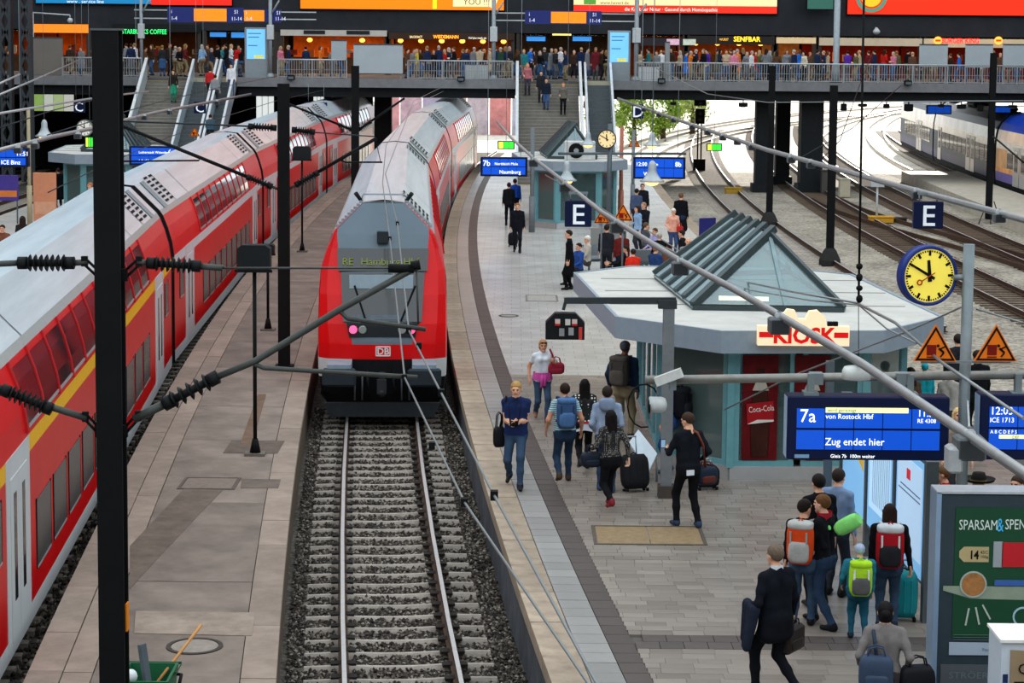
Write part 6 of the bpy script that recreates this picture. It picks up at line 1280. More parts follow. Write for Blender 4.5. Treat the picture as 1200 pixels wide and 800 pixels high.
def rotm(f, up): f = f/np.linalg.norm(f); s = np.cross(f, up); s /= np.linalg.norm(s)+1e-9; u = np.cross(s, f); return s, f, u
def build_body(h=.018, lf=(-.1, .0), rf=(.1, .0), lh=None, rh=None, lean=.03, sit=False, sleeve='long', fem=False, coat=None, hy=0, hp=0, grip=(0, 0), wide=1.0, detail=True, skirt=False, lift=(0, 0), shorts=False):
    s = SDF(h, .035); T, L1, L2 = .42, .42, .42
    hz = .5 if sit else min(.925, min(math.sqrt(max(.835**2-f[1]**2, .3)) for f in (lf, rf))+.085)
    hip = np.array((0, 0, hz)); up = np.array((0, math.sin(lean), math.cos(lean))); wl = wide
    ch = hip+up*.40; sh = hip+up*.505; neck = hip+up*.56; hd = hip+up*.70+np.array((0, .02, 0))
    w = (.075 if fem else .092)*wl
    for q in (-1, 1):
        s.cone(ch+(q*w, .0, 0), hip+up*.17+(q*(.055 if fem else .075)*wl, .0, 0), .108*wl, (.088 if fem else .105)*wl, 1); s.cone(hip+up*.17+(q*(.055 if fem else .075)*wl, 0, 0), hip+up*.02+(q*.07*wl, 0, 0), (.088 if fem else .105)*wl, .118*wl, 1)
        s.cone(sh+(q*.04, -.01, .015), sh+(q*(.155 if fem else .175)*wl, -.01, -.01), .065, .058, 1)
        s.cone(hip+(q*.07*wl, -.015, -.02), hip+(q*.07*wl, -.02, -.06), .122*wl, .115*wl, 2)
        if fem: s.ell(ch+(q*.065, .085, .03), (.055, .05, .055), 1)
    s.cone(sh+(0, -.012, -.03), neck+(0, -.008, -.018), .085, .066, 1).cone(neck+(0, .002, .0), hd-(0, .03, .1), .05, .05, 0)
    for q, f, lf_ in ((-1, lf, lift[0]), (1, rf, lift[1])):
        hj = hip+(q*.085, 0, -.03); an = np.array((f[0] if not sit else q*.13, f[1] if not sit else .42+f[1], .085+lf_)); kn, an = ik(hj, an, L1, L2, (0, 1, .3) if sit else (q*.06, 1, 0))
        s.cone(hj, kn, .09*wl, .064*wl, 2).cone(kn, (kn+an)/2, .063*wl, .056, 0 if shorts else 2).cone((kn+an)/2, an, .056, .045, 0 if shorts else 2); pit = .6 if lf_ > .04 else 0
        s.cone(an+(0, -.035, -.04), an+(q*.02, .14, -.05-.1*pit), .042, .034, 3, (1, 1, .95)).cone(an, an+(0, 0, -.04), .046, .048, 3)
    Hh = []
    for q, t, gp in ((-1, lh, grip[0]), (1, rh, grip[1])):
        sj = sh+(q*(.165 if fem else .185)*wl, -.01, -.02); t = np.array(t if t is not None else (q*.25, .05, hz-.085 if not sit else .62)); el, wr = ik(sj, t, .285, .255, (q*.35, -1, -.1)); m = (sj+el)/2
        lw = {'long': 1, 'short': 0, 'none': 0}[sleeve]; s.cone(sj, m, .053*wl, .048*wl, 1 if sleeve != 'none' else 0).cone(m, el, .047*wl if sleeve != 'none' else .04, .043 if lw else .04, 1 if lw else 0).cone(el, wr, .043 if lw else .039, .035 if lw else .027, 1 if lw else 0)
        fd = wr-el; fd /= np.linalg.norm(fd)
        if not detail: s.cone(wr, wr+fd*.12, .034, .03, 0)
        Hh.append((q, wr, fd, gp))
    if coat:
        for q in (-1, 1): s.cone(hip+(q*.07, 0, .05), hip+(q*(.1 if not sit else .1), -.0, -coat), .118, .12+.03*min(1, coat/.4), 1)
        s.cone(hip+(0, 0, .0), hip+(0, 0, -coat), .12, .13, 1)
    if skirt:
        for q in (-1, 1): s.cone(hip+(q*.06, 0, 0), hip+(q*.09, 0, -.42), .12, .13, 2)
    if not detail: s.ell(hd+(0, -.005, .02), (.08, .098, .1), 0).ell(hd+(0, .025, -.04), (.062, .065, .085), 0)
    P, F, mi = s.mesh(); Ps, Fs, ms = [P], [F], [mi]
    cy, sy, cp, sp = math.cos(hy), math.sin(hy), math.cos(hp), math.sin(hp); RH = np.array([[cy, -sy, 0], [sy, cy, 0], [0, 0, 1]])@np.array([[1, 0, 0], [0, cp, -sp], [0, sp, cp]])
    o = len(P)
    if detail:
        HP, HF, Hm = HEADN; Ps.append(HP@RH.T+hd); Fs.append(HF+o); ms.append(Hm); o += len(HP)
        for q, wr, fd, gp in Hh:
            A, AF, Am = HANDS[gp]; X = A.copy(); X[:, 0] *= q; AF2 = AF if q > 0 else AF[:, ::-1]
            zf_ = -fd; fw = np.array((0, 1., 0)) if abs(fd[1]) < .8 else np.array((0, 0, 1.)); xs = np.cross(fw, zf_); xs /= np.linalg.norm(xs); ys = np.cross(zf_, xs)
            Ps.append(X@np.stack([xs, ys, zf_])+wr); Fs.append(AF2+o); ms.append(Am); o += len(X)
    vs, fs, mi = np.concatenate(Ps), np.concatenate(Fs), np.concatenate(ms)
    me = bpy.data.meshes.new('person'); me.from_pydata(vs.tolist(), [], fs.tolist()); me.polygons.foreach_set('use_smooth', [True]*len(fs)); me.polygons.foreach_set('material_index', mi.astype(np.int32)); me.update()
    for _ in range(7): me.materials.append(None)
    return me, hd, RH
SKINS = ('E0A98A', 'D49A7A', 'E8B89C', 'C98E70', '8A5A40')
cloth = lambda c, var=.14, **k: M(c, .85, 0, var, 7, .55, name='cloth', spec=.08, bsc=11, **k)
def person(pos, rz, H, label, top, pants, shoes='1C1A1A', skin=0, hairc='2A1E18', hs='short', group=None, mesh=None, acc='C8C8C8', topm=None, **pose):
    me, hd, RH = mesh or build_body(**pose); k = H/1.76
    o = bpy.data.objects.new('person', me); COL.objects.link(o); o.location = pos; o.rotation_euler = (0, 0, rz); o.scale = (k, k, k); tag(o, label, 'person', group)
    mm = [M(SKINS[skin], .6, 0, .06, 20, name='skin'), topm or cloth(top), cloth(pants), M(shoes, .5, 0, .1, name='leather'), M('B06058', .5, var=0), M('2A2220', .3, var=0), cloth(acc)]
    for i, m in enumerate(mm): o.material_slots[i].link = 'OBJECT'; o.material_slots[i].material = m
    if hs:
        hm = hair(hs); g = bpy.data.objects.new('hair' if hs != 'cap' else 'cap', hm); COL.objects.link(g); g.parent = o; g.location = hd; g.rotation_euler = Matrix(RH.tolist()).to_euler()
        g.material_slots[0].link = 'OBJECT'; g.material_slots[0].material = M(hairc, .7, 0, .25, 30, .2, name='hair')
    return o
def PH(px, yt, H, z=PZ):                      # feet position of someone whose head top appears at (px, yt)
    yh = 39.8+(px-600)*.00873; s_ = (yt-yh)/(CAMH-z-H); return W(px, yh+(CAMH-z)*s_, z)
# ----------------------------------------------------------------- bags
def soft(w, d, h, bulge=.12, n=16, p=3.2):
    rings = []
    for i in range(9):
        t = i/8; z = h*t; k = 1-abs(2*t-1)**p*.35; kk = (1-abs(2*t-1)**5*.28)
        rings.append([(w/2*kk*math.copysign(abs(math.cos(a))**(2/p), math.cos(a)), d/2*k*math.copysign(abs(math.sin(a))**(2/p), math.sin(a)), z) for a in [2*PI*j/n for j in range(n)]])
    return B().loft(rings, 0, True, True)
def at(o, l): return o.matrix_basis @ Vector(l)
def backpack(per, label, c, c2, w=.32, h=.5, d=.2, z=.95, yb=-.2, strap=None, c3=None):
    k = per.scale[0]; t = E('backpack', at(per, (0, yb-.02, z)), per.rotation_euler[2], label, 'backpack')
    soft(w*k, d*k, h*k).ob('bag_body', cloth(c), t, (0, 0, 0)); g = soft(w*.78*k, d*.55*k, h*.5*k); g.ob('front_pocket', cloth(c2), t, (0, -d*.42*k, h*.06*k)); soft(w*.96*k, d*1.02*k, h*.2*k).ob('top_flap', cloth(c3 or c2), t, (0, -.005, h*.83*k))
    for s in (-1, 1): B().path([(s*.1*k, .06*k, h*.15*k), (s*.15*k, .12*k, h*.2*k), (s*.15*k, .3*k, h*.62*k), (s*.13*k, .24*k, h*.98*k), (s*.11*k, .09*k, h*1.0*k)], .02*k, 6).ob('strap', cloth(strap or c), t)
    for s in (-1, 1): B().box(s*w*.3*k-.012, s*w*.3*k+.012, -d*.56*k, -d*.5*k, h*.3*k, h*.8*k).ob('buckle_strap', cloth(strap or c), t)
    B().path([(-.04, 0, h*k), (0, 0, h*k+.05), (.04, 0, h*k)], .01).ob('grab_loop', cloth(c), t); return t
def suitcase(pos, rz, w, d, h, label, c, ext=.35, tilt=0, hard=False):
    t = E('suitcase', pos, rz, label, 'suitcase'); t.rotation_euler = (tilt, 0, rz); m = M(c, .35 if hard else .8, 0, .08, 4, 0 if hard else .2, name='shell')
    g = soft(w, d, h-.05, p=5); g.ob('shell', m, t, (0, 0, .05))
    for x in (-.25, 0, .25): B().rbox(x*w-.012, x*w+.012, -d/2-.006, -d/2+.01, .12, h-.1, .004).ob('rib', m, t)
    for x in (-1, 1):
        for y in (-1, 1): B().lathe([(.005, -.02), (.03, -.02), (.03, .02), (.005, .02)], 10, (x*w*.38, y*d*.32, .03), ax='x').ob('wheel', BLACK(), t)
    b = B(); b.tube((-.08, d*.3, h-.02), (-.08, d*.3, h+ext), .011).tube((.08, d*.3, h-.02), (.08, d*.3, h+ext), .011).tube((-.09, d*.3, h+ext), (.09, d*.3, h+ext), .015); b.ob('telescopic_handle', M('A8ACAE', .4, .5), t); B().path([(-.07, 0, h-.01), (0, 0, h+.03), (.07, 0, h-.01)], .012).ob('carry_handle', BLACK(), t); return t
def handbag(pos, rz, w, d, h, label, c, handle=.2, c2=None, strap=None, name='handbag'):
    t = E(name, pos, rz, label, 'bag'); (soft(w, d, h, p=4) if name != 'briefcase' else B().rbox(-w/2, w/2, -d/2, d/2, 0, h, .03)).ob('bag_body', M(c, .55, 0, .12, 6, .1, name='leather'), t); soft(w*.7, d*.3, h*.4, p=4).ob('pocket', M(c2 or c, .5, 0, .1, 6, name='leather'), t, (0, -d*.48, h*.12))
    for y in (-d*.2, d*.2): B().path([(-w*.28, y, h*.9), (-w*.2, y, h+handle*.8), (0, y, h+handle), (w*.2, y, h+handle*.8), (w*.28, y, h*.9)], .009).ob('handle', M(c2 or c, .5, name='leather'), t)
    if strap: o = Vector(pos); B().path([Vector(p)-o for p in strap[0]], .02, 6).ob('shoulder_strap', M(strap[1], .6, name='leather'), t); t.children[-1].rotation_euler = (0, 0, -rz)
    return t
def pattern(c1, c2, kind, sc):
    m = bpy.data.materials.new('patterned_cloth'); m.use_nodes = True; N = m.node_tree.nodes; L = m.node_tree.links; b = N['Principled BSDF']; b.inputs['Roughness'].default_value = .85; tc = N.new('ShaderNodeTexCoord')
    if kind == 'stripe':
        w = N.new('ShaderNodeTexWave'); w.bands_direction = 'Z'; w.inputs['Scale'].default_value = sc; L.new(tc.outputs['Object'], w.inputs['Vector']); f = w.outputs['Fac']; th = .62
    else:
        w = N.new('ShaderNodeTexVoronoi'); w.inputs['Scale'].default_value = sc; w.inputs['Randomness'].default_value = .25; L.new(tc.outputs['Object'], w.inputs['Vector']); f = w.outputs['Distance']; th = .3
    g = N.new('ShaderNodeMath'); g.operation = 'LESS_THAN'; g.inputs[1].default_value = th; L.new(f, g.inputs[0]); mx = N.new('ShaderNodeMix'); mx.data_type = 'RGBA'; mx.inputs[6].default_value = (*lin(c1), 1); mx.inputs[7].default_value = (*lin(c2), 1); L.new(g.outputs[0], mx.inputs[0]); L.new(mx.outputs[2], b.inputs['Base Color']); return m
# ----------------------------------------------------------------- people on the near part of the platform
JEANS = '34485F'
p1_ = person(W(605, 569, PZ), PI-.1, 1.85, 'fair-haired man in a dark blue T-shirt and jeans holding a camera at his waist', '1E2C54', JEANS, '1A1A1C', 0, 'B08A50', lf=(-.1, .3), rf=(.12, -.2), lift=(0, .08), lh=(-.06, .26, 1.08), rh=(.07, .27, 1.06), sleeve='short', grip=(1, 1), hp=-.1)
t = E('photo_camera', at(p1_, (0, .33, 1.02)), PI-.1, 'black camera held at the waist by the man in the blue T-shirt', 'camera'); B().rbox(-.07, .07, -.03, .03, 0, .1, .01).ob('camera_body', BLACK(), t); B().lathe([(.035, .03), (.035, .1), (.02, .1)], 12, (0, 0, .05), ax='y').ob('lens', BLACK(), t); B().path([(-.07, 0, .08), (-.1, -.12, .35), (0, -.26, .46), (.1, -.12, .35), (.07, 0, .08)], .008).ob('strap', BLACK(), t)
handbag(at(p1_, (.27, -.02, .62)), PI+.4, .2, .14, .34, 'black bag hanging at the side of the man in the blue T-shirt', '16171A', .25, strap=([at(p1_, (.25, 0, .95)), at(p1_, (.2, .02, 1.2)), at(p1_, (.15, .08, 1.46))], '16171A'), name='shoulder_bag')
p2_p = person(W(636, 493, PZ), PI+.15, 1.68, 'woman in a white T-shirt and jeans with a red shoulder bag walking towards the camera', 'D8DCE4', JEANS, '8A5A48', 1, 'A87850', 'tail', lf=(-.05, .3), rf=(.09, -.25), lift=(0, .09), lh=(-.2, .14, 1.24), rh=(.27, -.06, .88), sleeve='short', fem=True, grip=(1, 0))
ringz = lambda r0, r1, z0, z1, n=16: B().loft([[(r0*1.15*math.cos(2*PI*i/n), r0*.95*math.sin(2*PI*i/n), z0+.02*math.sin(3*2*PI*i/n)) for i in range(n)], [(r1*1.15*math.cos(2*PI*i/n), r1*.95*math.sin(2*PI*i/n), z1) for i in range(n)]], 0, False, True)
b = ringz(.19, .165, .86, 1.02); b.tube((.02, .15, .98), (.05, .19, .72), .04, .03).tube((-.03, .15, .98), (-.02, .2, .76), .04, .03); b.ob('waist_cardigan', cloth('C04A94'), p2_p)
b = B(); [b.ell if 0 else b.box(q*.031-.022, q*.031+.022, .098, .106, .0, .028) for q in (-1, 1)]; b.box(-.075, .075, .098, .102, .018, .026); g_ = b.ob('sunglasses', M('141416', .2), p2_p); g_.location = build_body.__defaults__ and (0, .04, 1.62)
handbag(at(p2_p, (-.27, .04, .98)), .2, .34, .15, .22, 'red shoulder bag of the woman in the white T-shirt', '9A2438', .12, strap=([at(p2_p, (-.24, .06, 1.2)), at(p2_p, (-.19, .08, 1.38)), at(p2_p, (-.15, 0, 1.49))], '8A2030'))
p3_ = person(W(662, 566, PZ), .12, 1.76, 'man in a teal striped shirt with a blue backpack seen from behind', '5A9AA8', '26384E', '4A3428', 1, '2A1C14', lf=(-.12, -.26), rf=(.1, .22), lift=(.12, 0), lh=(-.3, .1, .9), rh=(.29, .04, .88), sleeve='short', topm=pattern('3E7A90', 'B8D0D4', 'stripe', 9))
backpack(p3_, 'blue-grey backpack on the man in the striped shirt', '3A557C', '4A6C98', .34, .5, .22, .98, -.17, '28405E')
p4_ = person(W(685, 551, PZ), .02, 1.66, 'woman with long black hair in a black top with white dots and black leggings', '18181C', '17181C', '2A2A2C', 2, '100C0C', 'long', lf=(-.08, -.28), rf=(.07, .2), lift=(.14, 0), fem=True, topm=pattern('141416', 'E8E4DC', 'dot', 17), sleeve='short')
ringz(.175, .15, .76, .9).ob('white_hem', cloth('C8CCD4'), p4_); ringz(.165, .155, .89, .94).ob('red_belt', cloth('B02830'), p4_)
handbag(at(p4_, (.3, .03, .62)), 0, .16, .06, .22, 'pale pink paper bag beside the woman in the dotted top', 'D8A090', .1, name='shopping_bag')
p5_ = person(W(711, 575, PZ), -.05, 1.78, 'man in a light grey-blue hooded sweatshirt seen from behind', '8C9CB4', '2C3A54', '3A4A6A', 1, '2A201A', lf=(-.1, .05), rf=(.1, -.12), lh=(-.2, .12, .98), rh=(.2, .12, .98)); soft(.26, .16, .2).ob('hood', cloth('8090A8'), p5_, (0, -.1, 1.36))
p6_ = person(W(716, 596, PZ), .35, 1.66, 'woman in a black patterned top and black trousers pulling a suitcase', '1A191C', '141518', '7A1E28', 2, '120C0C', 'long', lf=(-.1, -.3), rf=(.09, .26), lift=(.12, 0), lh=(-.26, .2, 1.02), rh=(.27, -.12, .86), grip=(0, 1), fem=True, topm=pattern('161518', '9A948C', 'dot', 42))
handbag(at(p6_, (-.3, .12, .72)), .3, .36, .16, .24, 'dark handbag on the arm of the woman in the patterned top', '1C2430', .12)
suitcase(W(746, 576, PZ), .25, .46, .3, .62, 'large black soft suitcase on wheels behind the woman in the patterned top', '1C1D20', .3, -.25)
p7_ = person(PH(731, 397, 1.86), -.45, 1.86, 'tall man in a navy pullover, cap and khaki trousers at the kiosk corner', '22344C', '8A7E66', '3A3028', 4, '5A5A66', 'cap', lf=(-.12, .0), rf=(.12, .06), lh=(-.3, .06, .92), wide=1.12)
backpack(p7_, 'brown-grey backpack on the man in the navy pullover', '4E4A46', '5C5650', .36, .52, .22, .98, -.2)
p8_ = person(W(806, 617, PZ), .35, 1.8, 'man in a black pullover and black trousers looking at his phone beside the grey pole', '15181E', '121316', '2C3A50', 0, '3A2A20', lf=(-.13, .1), rf=(.13, -.12), lh=(-.22, .3, 1.14), rh=(.26, .08, 1.0), grip=(1, 0), hy=.5, hp=-.2)
t = E('mobile_phone', at(p8_, (-.23, .42, 1.14)), .35, 'mobile phone in the hand of the man in black', 'phone'); B().rbox(-.04, .04, -.006, .006, 0, .14, .004).ob('phone_body', BLACK(), t); B().box(-.034, .034, -.008, -.006, .01, .13).ob('phone_screen', M('8AB0D0', .3, 0, 0, emit=.4), t)
B().box(-.09, .03, -.16, -.14, .82, .9).ob('paper_slip', WHITE(), p8_)
handbag(at(p8_, (.33, .04, .62)), .4, .34, .16, .28, 'dark messenger bag with a brown strap on the man in black', '1C2836', .08, '5A2A20', strap=([at(p8_, (.3, .02, .88)), at(p8_, (.2, -.1, 1.25)), at(p8_, (.1, -.1, 1.45)), at(p8_, (.02, .0, 1.5))], '7A4030'), name='messenger_bag')
suitcase(W(829, 573, PZ), .2, .4, .26, .4, 'small black case on the ground right of the man in black', '1A1A1E', .1)
p9_ = person(W(786, 553, PZ), 1.1, 1.78, 'person in a bright blue top partly hidden by the grey pole', '20408C', '2A4674', '2A4878', 1, '2A1E16', lf=(-.2, -.02), rf=(.1, .05))
backpack(p9_, 'black backpack of the person hidden by the grey pole', '17181C', '202226', .34, .52, .24, .96, -.18)
p11 = person(PH(908, 629, 1.82), .6, 1.82, 'grey-haired man in a dark suit with a jacket over his arm, nearest the camera', '14171E', '12141A', '1A1412', 0, '6A5A4C', lf=(-.1, .2), rf=(.1, -.24), lift=(0, .08), lh=(-.24, .2, 1.02), rh=(.28, .05, .85), grip=(0, 1), coat=.14, wide=1.05)
ringz(.068, .066, 1.455, 1.5).ob('shirt_collar', cloth('D8DCE0'), p11)
jk = SDF(.02, .05); [jk.cone((.02, y, .45), (-.03+.05*math.sin(9*y), y*1.3+.03, .0+.12*abs(y)), .06, .05, 1) for y in (-.14, -.05, .05, .15)]; jk = jk.mesh()
link('folded_jacket', join([jk[:2]], 'folded_jacket'), cloth('1E2432'), None, at(p11, (-.28, .12, .6)), .2, label='dark folded jacket hanging over the arm of the man in the suit', cat='jacket')
handbag(at(p11, (.31, .06, .45)), PI/2-.6, .42, .13, .3, 'dark brown leather briefcase of the man in the suit', '2A2420', .09, name='briefcase')
p12 = person(PH(940, 580, 1.68), -.35, 1.68, 'young man with dark hair in a black jacket carrying the orange backpack', '17181C', '3A5068', '15161A', 0, '1E1612', lf=(-.1, -.05), rf=(.1, .12), rh=(.25, .2, 1.0), hy=-.5)
backpack(p12, 'orange and grey hiking backpack in the right foreground', 'D8481C', 'A8A8A4', .36, .56, .24, .92, -.18, '9A9A98', 'B4B4B0')
p13 = person(PH(964, 572, 1.76), .95, 1.76, 'brown-haired person in a black jacket holding a green bag', '15161A', '2A3C54', '16161A', 2, '6A4628', lf=(-.14, -.22), rf=(.16, .2), lh=(-.2, .3, 1.1), rh=(.22, .3, 1.15), grip=(1, 1)); ringz(.09, .1, 1.42, 1.5).ob('red_scarf', cloth('B8283C'), p13)
gp = WD(982, 612, PH(962, 572, 1.76).y-.15); t = E('plastic_bag', gp, -.6, 'bright green plastic bag held by the person in the black jacket', 'bag'); g = soft(.2, .2, .36, p=2.2); g.ob('bag_body', M('8CE87A', .3, 0, .15, 8, .3), t, (0, 0, -.1), (0, 1.0, 0)); B().tube((-.1, 0, -.08), (-.25, 0, -.14), .03, .015).ob('bag_knot', M('8CE87A', .3), t)
p14 = person(PH(1006, 634, 1.22), -.05, 1.22, 'small child in teal clothes and a pale cap seen from behind', '2A7488', '1F5468', '1E2430', 0, 'A8B8D0', 'cap', lf=(-.12, .05), rf=(.12, -.05), lh=(-.3, .15, .95), wide=1.25)
backpack(p14, 'lime green and grey child backpack', 'A8D82C', '5A5A5C', .42, .62, .26, .86, -.18, 'E0E4E0', 'A8D82C')
p15 = person(PH(1040, 586, 1.64), -.12, 1.64, 'dark-haired person in a black jacket carrying the red and white backpack', '17161A', JEANS, '2A2A30', 1, '2A1A14', 'long', lf=(-.1, .0), rf=(.1, .05), rh=(.3, -.05, .85), grip=(0, 1), wide=1.08)
backpack(p15, 'red, white and black backpack in front of the glowing posters', 'B01C28', '26262A', .38, .58, .24, .92, -.19, 'D8D8D8', 'C8CCD0')
suitcase(W(1059, 726, PZ), -.1, .36, .26, .66, 'turquoise hard-shell suitcase beside the red and white backpack', '1E8C94', .12, 0, True)
p16 = person(PH(1034, 699, 1.66), -.12, 1.66, 'woman in a long grey coat with dark pinned-up hair at the bottom edge', '7A7472', '3A3638', '2A2422', 2, '141012', 'bun', coat=.5, fem=True, wide=1.08, lh=(-.26, .12, 1.0), rh=(.26, .08, .98))
handbag(at(p16, (-.1, -.22, .78)), -.1, .36, .18, .4, 'slate blue rucksack bag on the back of the woman in the grey coat', '38465C', .1, strap=([at(p16, (-.1, -.2, 1.2)), at(p16, (-.13, -.1, 1.42)), at(p16, (-.13, .05, 1.46))], '2E3A4C'), name='sling_bag')
handbag(at(p16, (.36, -.02, .52)), .2, .4, .16, .5, 'large black shoulder bag of the woman in the grey coat', '16161A', .1, strap=([at(p16, (.3, 0, .95)), at(p16, (.2, -.05, 1.3)), at(p16, (.14, 0, 1.46))], '16161A'))
# behind the poster boards and beside the kiosk
def pp(px, yt, H, rz, label, top, pants, **k): return person(PH(px, yt, H), rz, H, label, top, pants, **k)
pp(1105, 541, 1.74, PI/2-.3, 'man in a red and black jacket behind the glowing posters', 'B01C24', '15161A', hairc='6A4A30')
hp_ = pp(1143, 556, 1.76, -.2, 'man in black wearing a broad black hat behind the poster pillar', '1C1A18', '1A1A1C', hs=None); t = E('hat', at(hp_, (0, .02, 1.7)), 0, 'broad-brimmed black hat on the man behind the poster pillar', 'hat'); B().lathe([(.02, .13), (.08, .125), (.1, .06), (.105, .01), (.2, .03), (.22, .05), (.2, .015), (.1, -.005)], 20).ob('crown', M('1A1816', .8), t); B().lathe([(.107, .01), (.107, .035)], 20, caps=False).ob('hat_band', M('8A7A4A', .6), t)
pp(1190, 552, 1.72, PI*.75, 'person raising a phone at the right edge behind the poster pillar', '5A5450', '3A3A3E', hairc='3A2A20', rh=(.1, .3, 1.4), lh=(-.1, .3, 1.38))
pp(1174, 566, 1.66, .1, 'bald-headed person just behind the poster pillar', '2A2A2E', '2A2A2E', hs=None)
pp(958, 551, 1.8, .3, 'person in a black coat left of the glowing posters', '131318', '1A1A1E', hairc='1A1412', coat=.3); pp(979, 545, 1.76, -.6, 'person in a pale denim jacket behind the display and posters', '7A90B0', '30343C', hairc='2A201A')
pp(1120, 474, 1.68, PI, 'blond person half hidden by the clock mast', '9A8A7C', '2C2C30', hairc='D8B47C', hs='long', fem=True); pp(1121, 389, 1.8, 0, 'dark-haired man in a dark jacket beside the kiosk, above the first warning triangle', '26282E', '2A2C30')
pp(1144, 408, 1.8, .3, 'person in black behind the clock mast at the track side', '141518', '1A1A1E'); pp(1083, 424, 1.3, 0, 'child in a turquoise jacket beside the kiosk', '1E9CA8', '3A3A40', hairc='1E9CA8', hs='cap'); pp(1066, 428, 1.66, .4, 'woman in a brown jacket beside the kiosk', '5A4638', '3A3230', hs='long', fem=True); pp(1112, 428, 1.7, -.5, 'person in a pale grey coat beside the kiosk', 'A8A49C', '3A3A3C', coat=.35)
# middle distance
DP = {k: build_body(h=.022, **v) for k, v in dict(stand=dict(lf=(-.1, .05), rf=(.1, -.03)), walk=dict(lf=(-.09, .2), rf=(.09, -.16), lift=(0, .06)), sit=dict(sit=True, lean=-.05, lh=(-.15, .3, .62), rh=(.15, .3, .62)), fold=dict(lh=(-.05, .24, 1.12), rh=(.05, .24, 1.15)), recl=dict(sit=True, lean=-.45, lf=(-.1, .2), rf=(.1, .15), lh=(-.1, .2, .7), rh=(.1, .2, .72)), fem=dict(fem=True, lf=(-.08, .03), rf=(.08, -.05), rh=(.2, .18, 1.05)), coat=dict(coat=.4, lf=(-.08, .08), rf=(.08, -.06))).items()}
def mp(px, yt, H, rz, label, top, pants, pose='stand', Hh=None, **k):
    return person(PH(px, yt, Hh or H), rz, H, label, top, pants, mesh=DP[pose], **k)
m_ = mp(607, 236, 1.76, PI, 'man in a dark suit walking towards the camera along the middle train', '15171E', '15171E', 'walk', hairc='8A5A38'); ringz(.06, .058, 1.44, 1.5).ob('shirt_collar', cloth('D0B0A8'), m_)
suitcase(W(602, 289, PZ), 0, .36, .24, .5, 'black trolley case beside the man in the dark suit far down the platform', '17181C', .35)
mp(604, 208, 1.72, 0, 'person in a bright blue jacket under the display marked 7b', '1E4CB0', '16171C', 'walk'); mp(597, 213, 1.72, 0, 'person in black standing at the middle train under the display marked 7b', '17181C', '17181C')
mp(668, 268, 1.8, PI/2, 'person dressed in black standing under the hanging sign E', '0E0F12', '0E0F12', 'coat')
mp(688, 276, 1.7, PI*.6, 'white-haired person sitting on the bench by the hanging sign E', 'B9B4A8', '4A4640', 'sit', 1.27, hairc='E0DCD4'); mp(722, 289, 1.76, PI*.55, 'person in a black jacket and jeans leaning back on the bench', '14161C', '3A5C94', 'recl', 1.2); mp(678, 284, 1.68, PI*.7, 'person in a blue jumper bent over on the bench', '2A4A8C', '2C2A30', 'sit', 1.27)
mp(742, 290, 1.66, .2, 'person in a red top sitting beyond the kiosk roof', 'D83020', '2A2A30', 'sit', 1.27, hairc='2A1A12'); mp(769, 289, 1.76, -.6, 'man in a navy jumper sitting beyond the kiosk roof', '28406C', '2A2A30', 'sit', 1.27, hairc='8A6A4A'); mp(758, 262, 1.76, -1.2, 'man in a grey shirt seated in the crowd behind the lamp pipe', '4A4E54', '2A2A2E', 'sit', 1.27, hairc='5A4436'); mp(767, 267, 1.7, 2.2, 'person in a lilac shirt seated in the crowd', '9A98C0', '2A2A2E', 'sit', 1.27, hairc='5A3A26'); mp(773, 273, 1.72, 0, 'grey-haired person in black seated in the crowd', '17181C', '17181C', 'sit', 1.27, hairc='A8A090'); mp(784, 284, 1.7, .4, 'person in a brown jacket seated beside the purple board', '7A4A30', '2A2A2E', 'sit', 1.27)
mp(755, 236, 1.78, PI*.8, 'balding man in a dark waistcoat standing in the crowd', '1C1E26', '2A2C34', 'fold', hairc='9A7A60'); mp(753, 214, 1.8, PI, 'man in a dark jacket over a pale blue shirt far down the platform', '1A1C22', '22242A', 'stand', hairc='6A4A34'); mp(746, 220, 1.74, -.4, 'person in a blue-grey top next to the man in the dark jacket', '4A5A78', '2A2A30', 'stand'); mp(748, 240, 1.7, 2.0, 'person in a light blue shirt half hidden in the standing crowd', '8AA8C8', '2A2C34', 'fem', hs='long')
w_ = mp(789, 243, 1.66, PI+.2, 'white-haired woman in a salmon jacket facing the camera', 'E8A890', '3A4A70', 'fem', hairc='E8E0D4'); handbag(at(w_, (-.2, .2, .9)), .1, .24, .1, .2, 'red handbag of the woman in the salmon jacket', 'B82420', .1)
mp(798, 225, 1.84, -.1, 'tall man in a long black coat seen from behind near the track', '121318', '22304C', 'coat', hairc='6A4A34'); mp(806, 277, 1.74, PI, 'bald man in a grey top right of the purple board', '8A8A90', '2A2A2E', 'fold', hs=None); mp(800, 268, 1.7, 1.2, 'person in black behind the purple board', '17181A', '17181A', 'stand'); mp(820, 276, 1.66, -.6, 'dark-haired person beside the grey barrier', '2A2426', '2A2426', 'fem', hs='long')
mp(729, 268, 1.72, .3, 'person in a dark red top behind the warning triangle', '6A2420', '26262A', 'stand'); mp(711, 262, 1.74, -.2, 'person in a dark jacket near the ticket machine', '26282E', '26282E', 'stand')
mp(108, 213, 1.7, 2.2, 'person in a white shirt at the kiosk on the far left platform', 'D8DCE4', '4A4A52', 'stand', hairc='B06A3A'); mp(28, 252, 1.72, 0, 'dark-haired person on the far left platform behind the train roof', '2A2420', '2A2420', 'fem', hs='long'); mp(5, 262, 1.7, PI, 'person in a brown top at the left edge', '7A4A38', '2A2A30', 'stand'); mp(70, 196, 1.74, .5, 'person in black in front of the left kiosk', '17181C', '17181C', 'coat'); mp(30, 268, 1.68, .3, 'person in an orange top at the far left behind the train roof', 'D86A30', '3A3A40', 'stand')
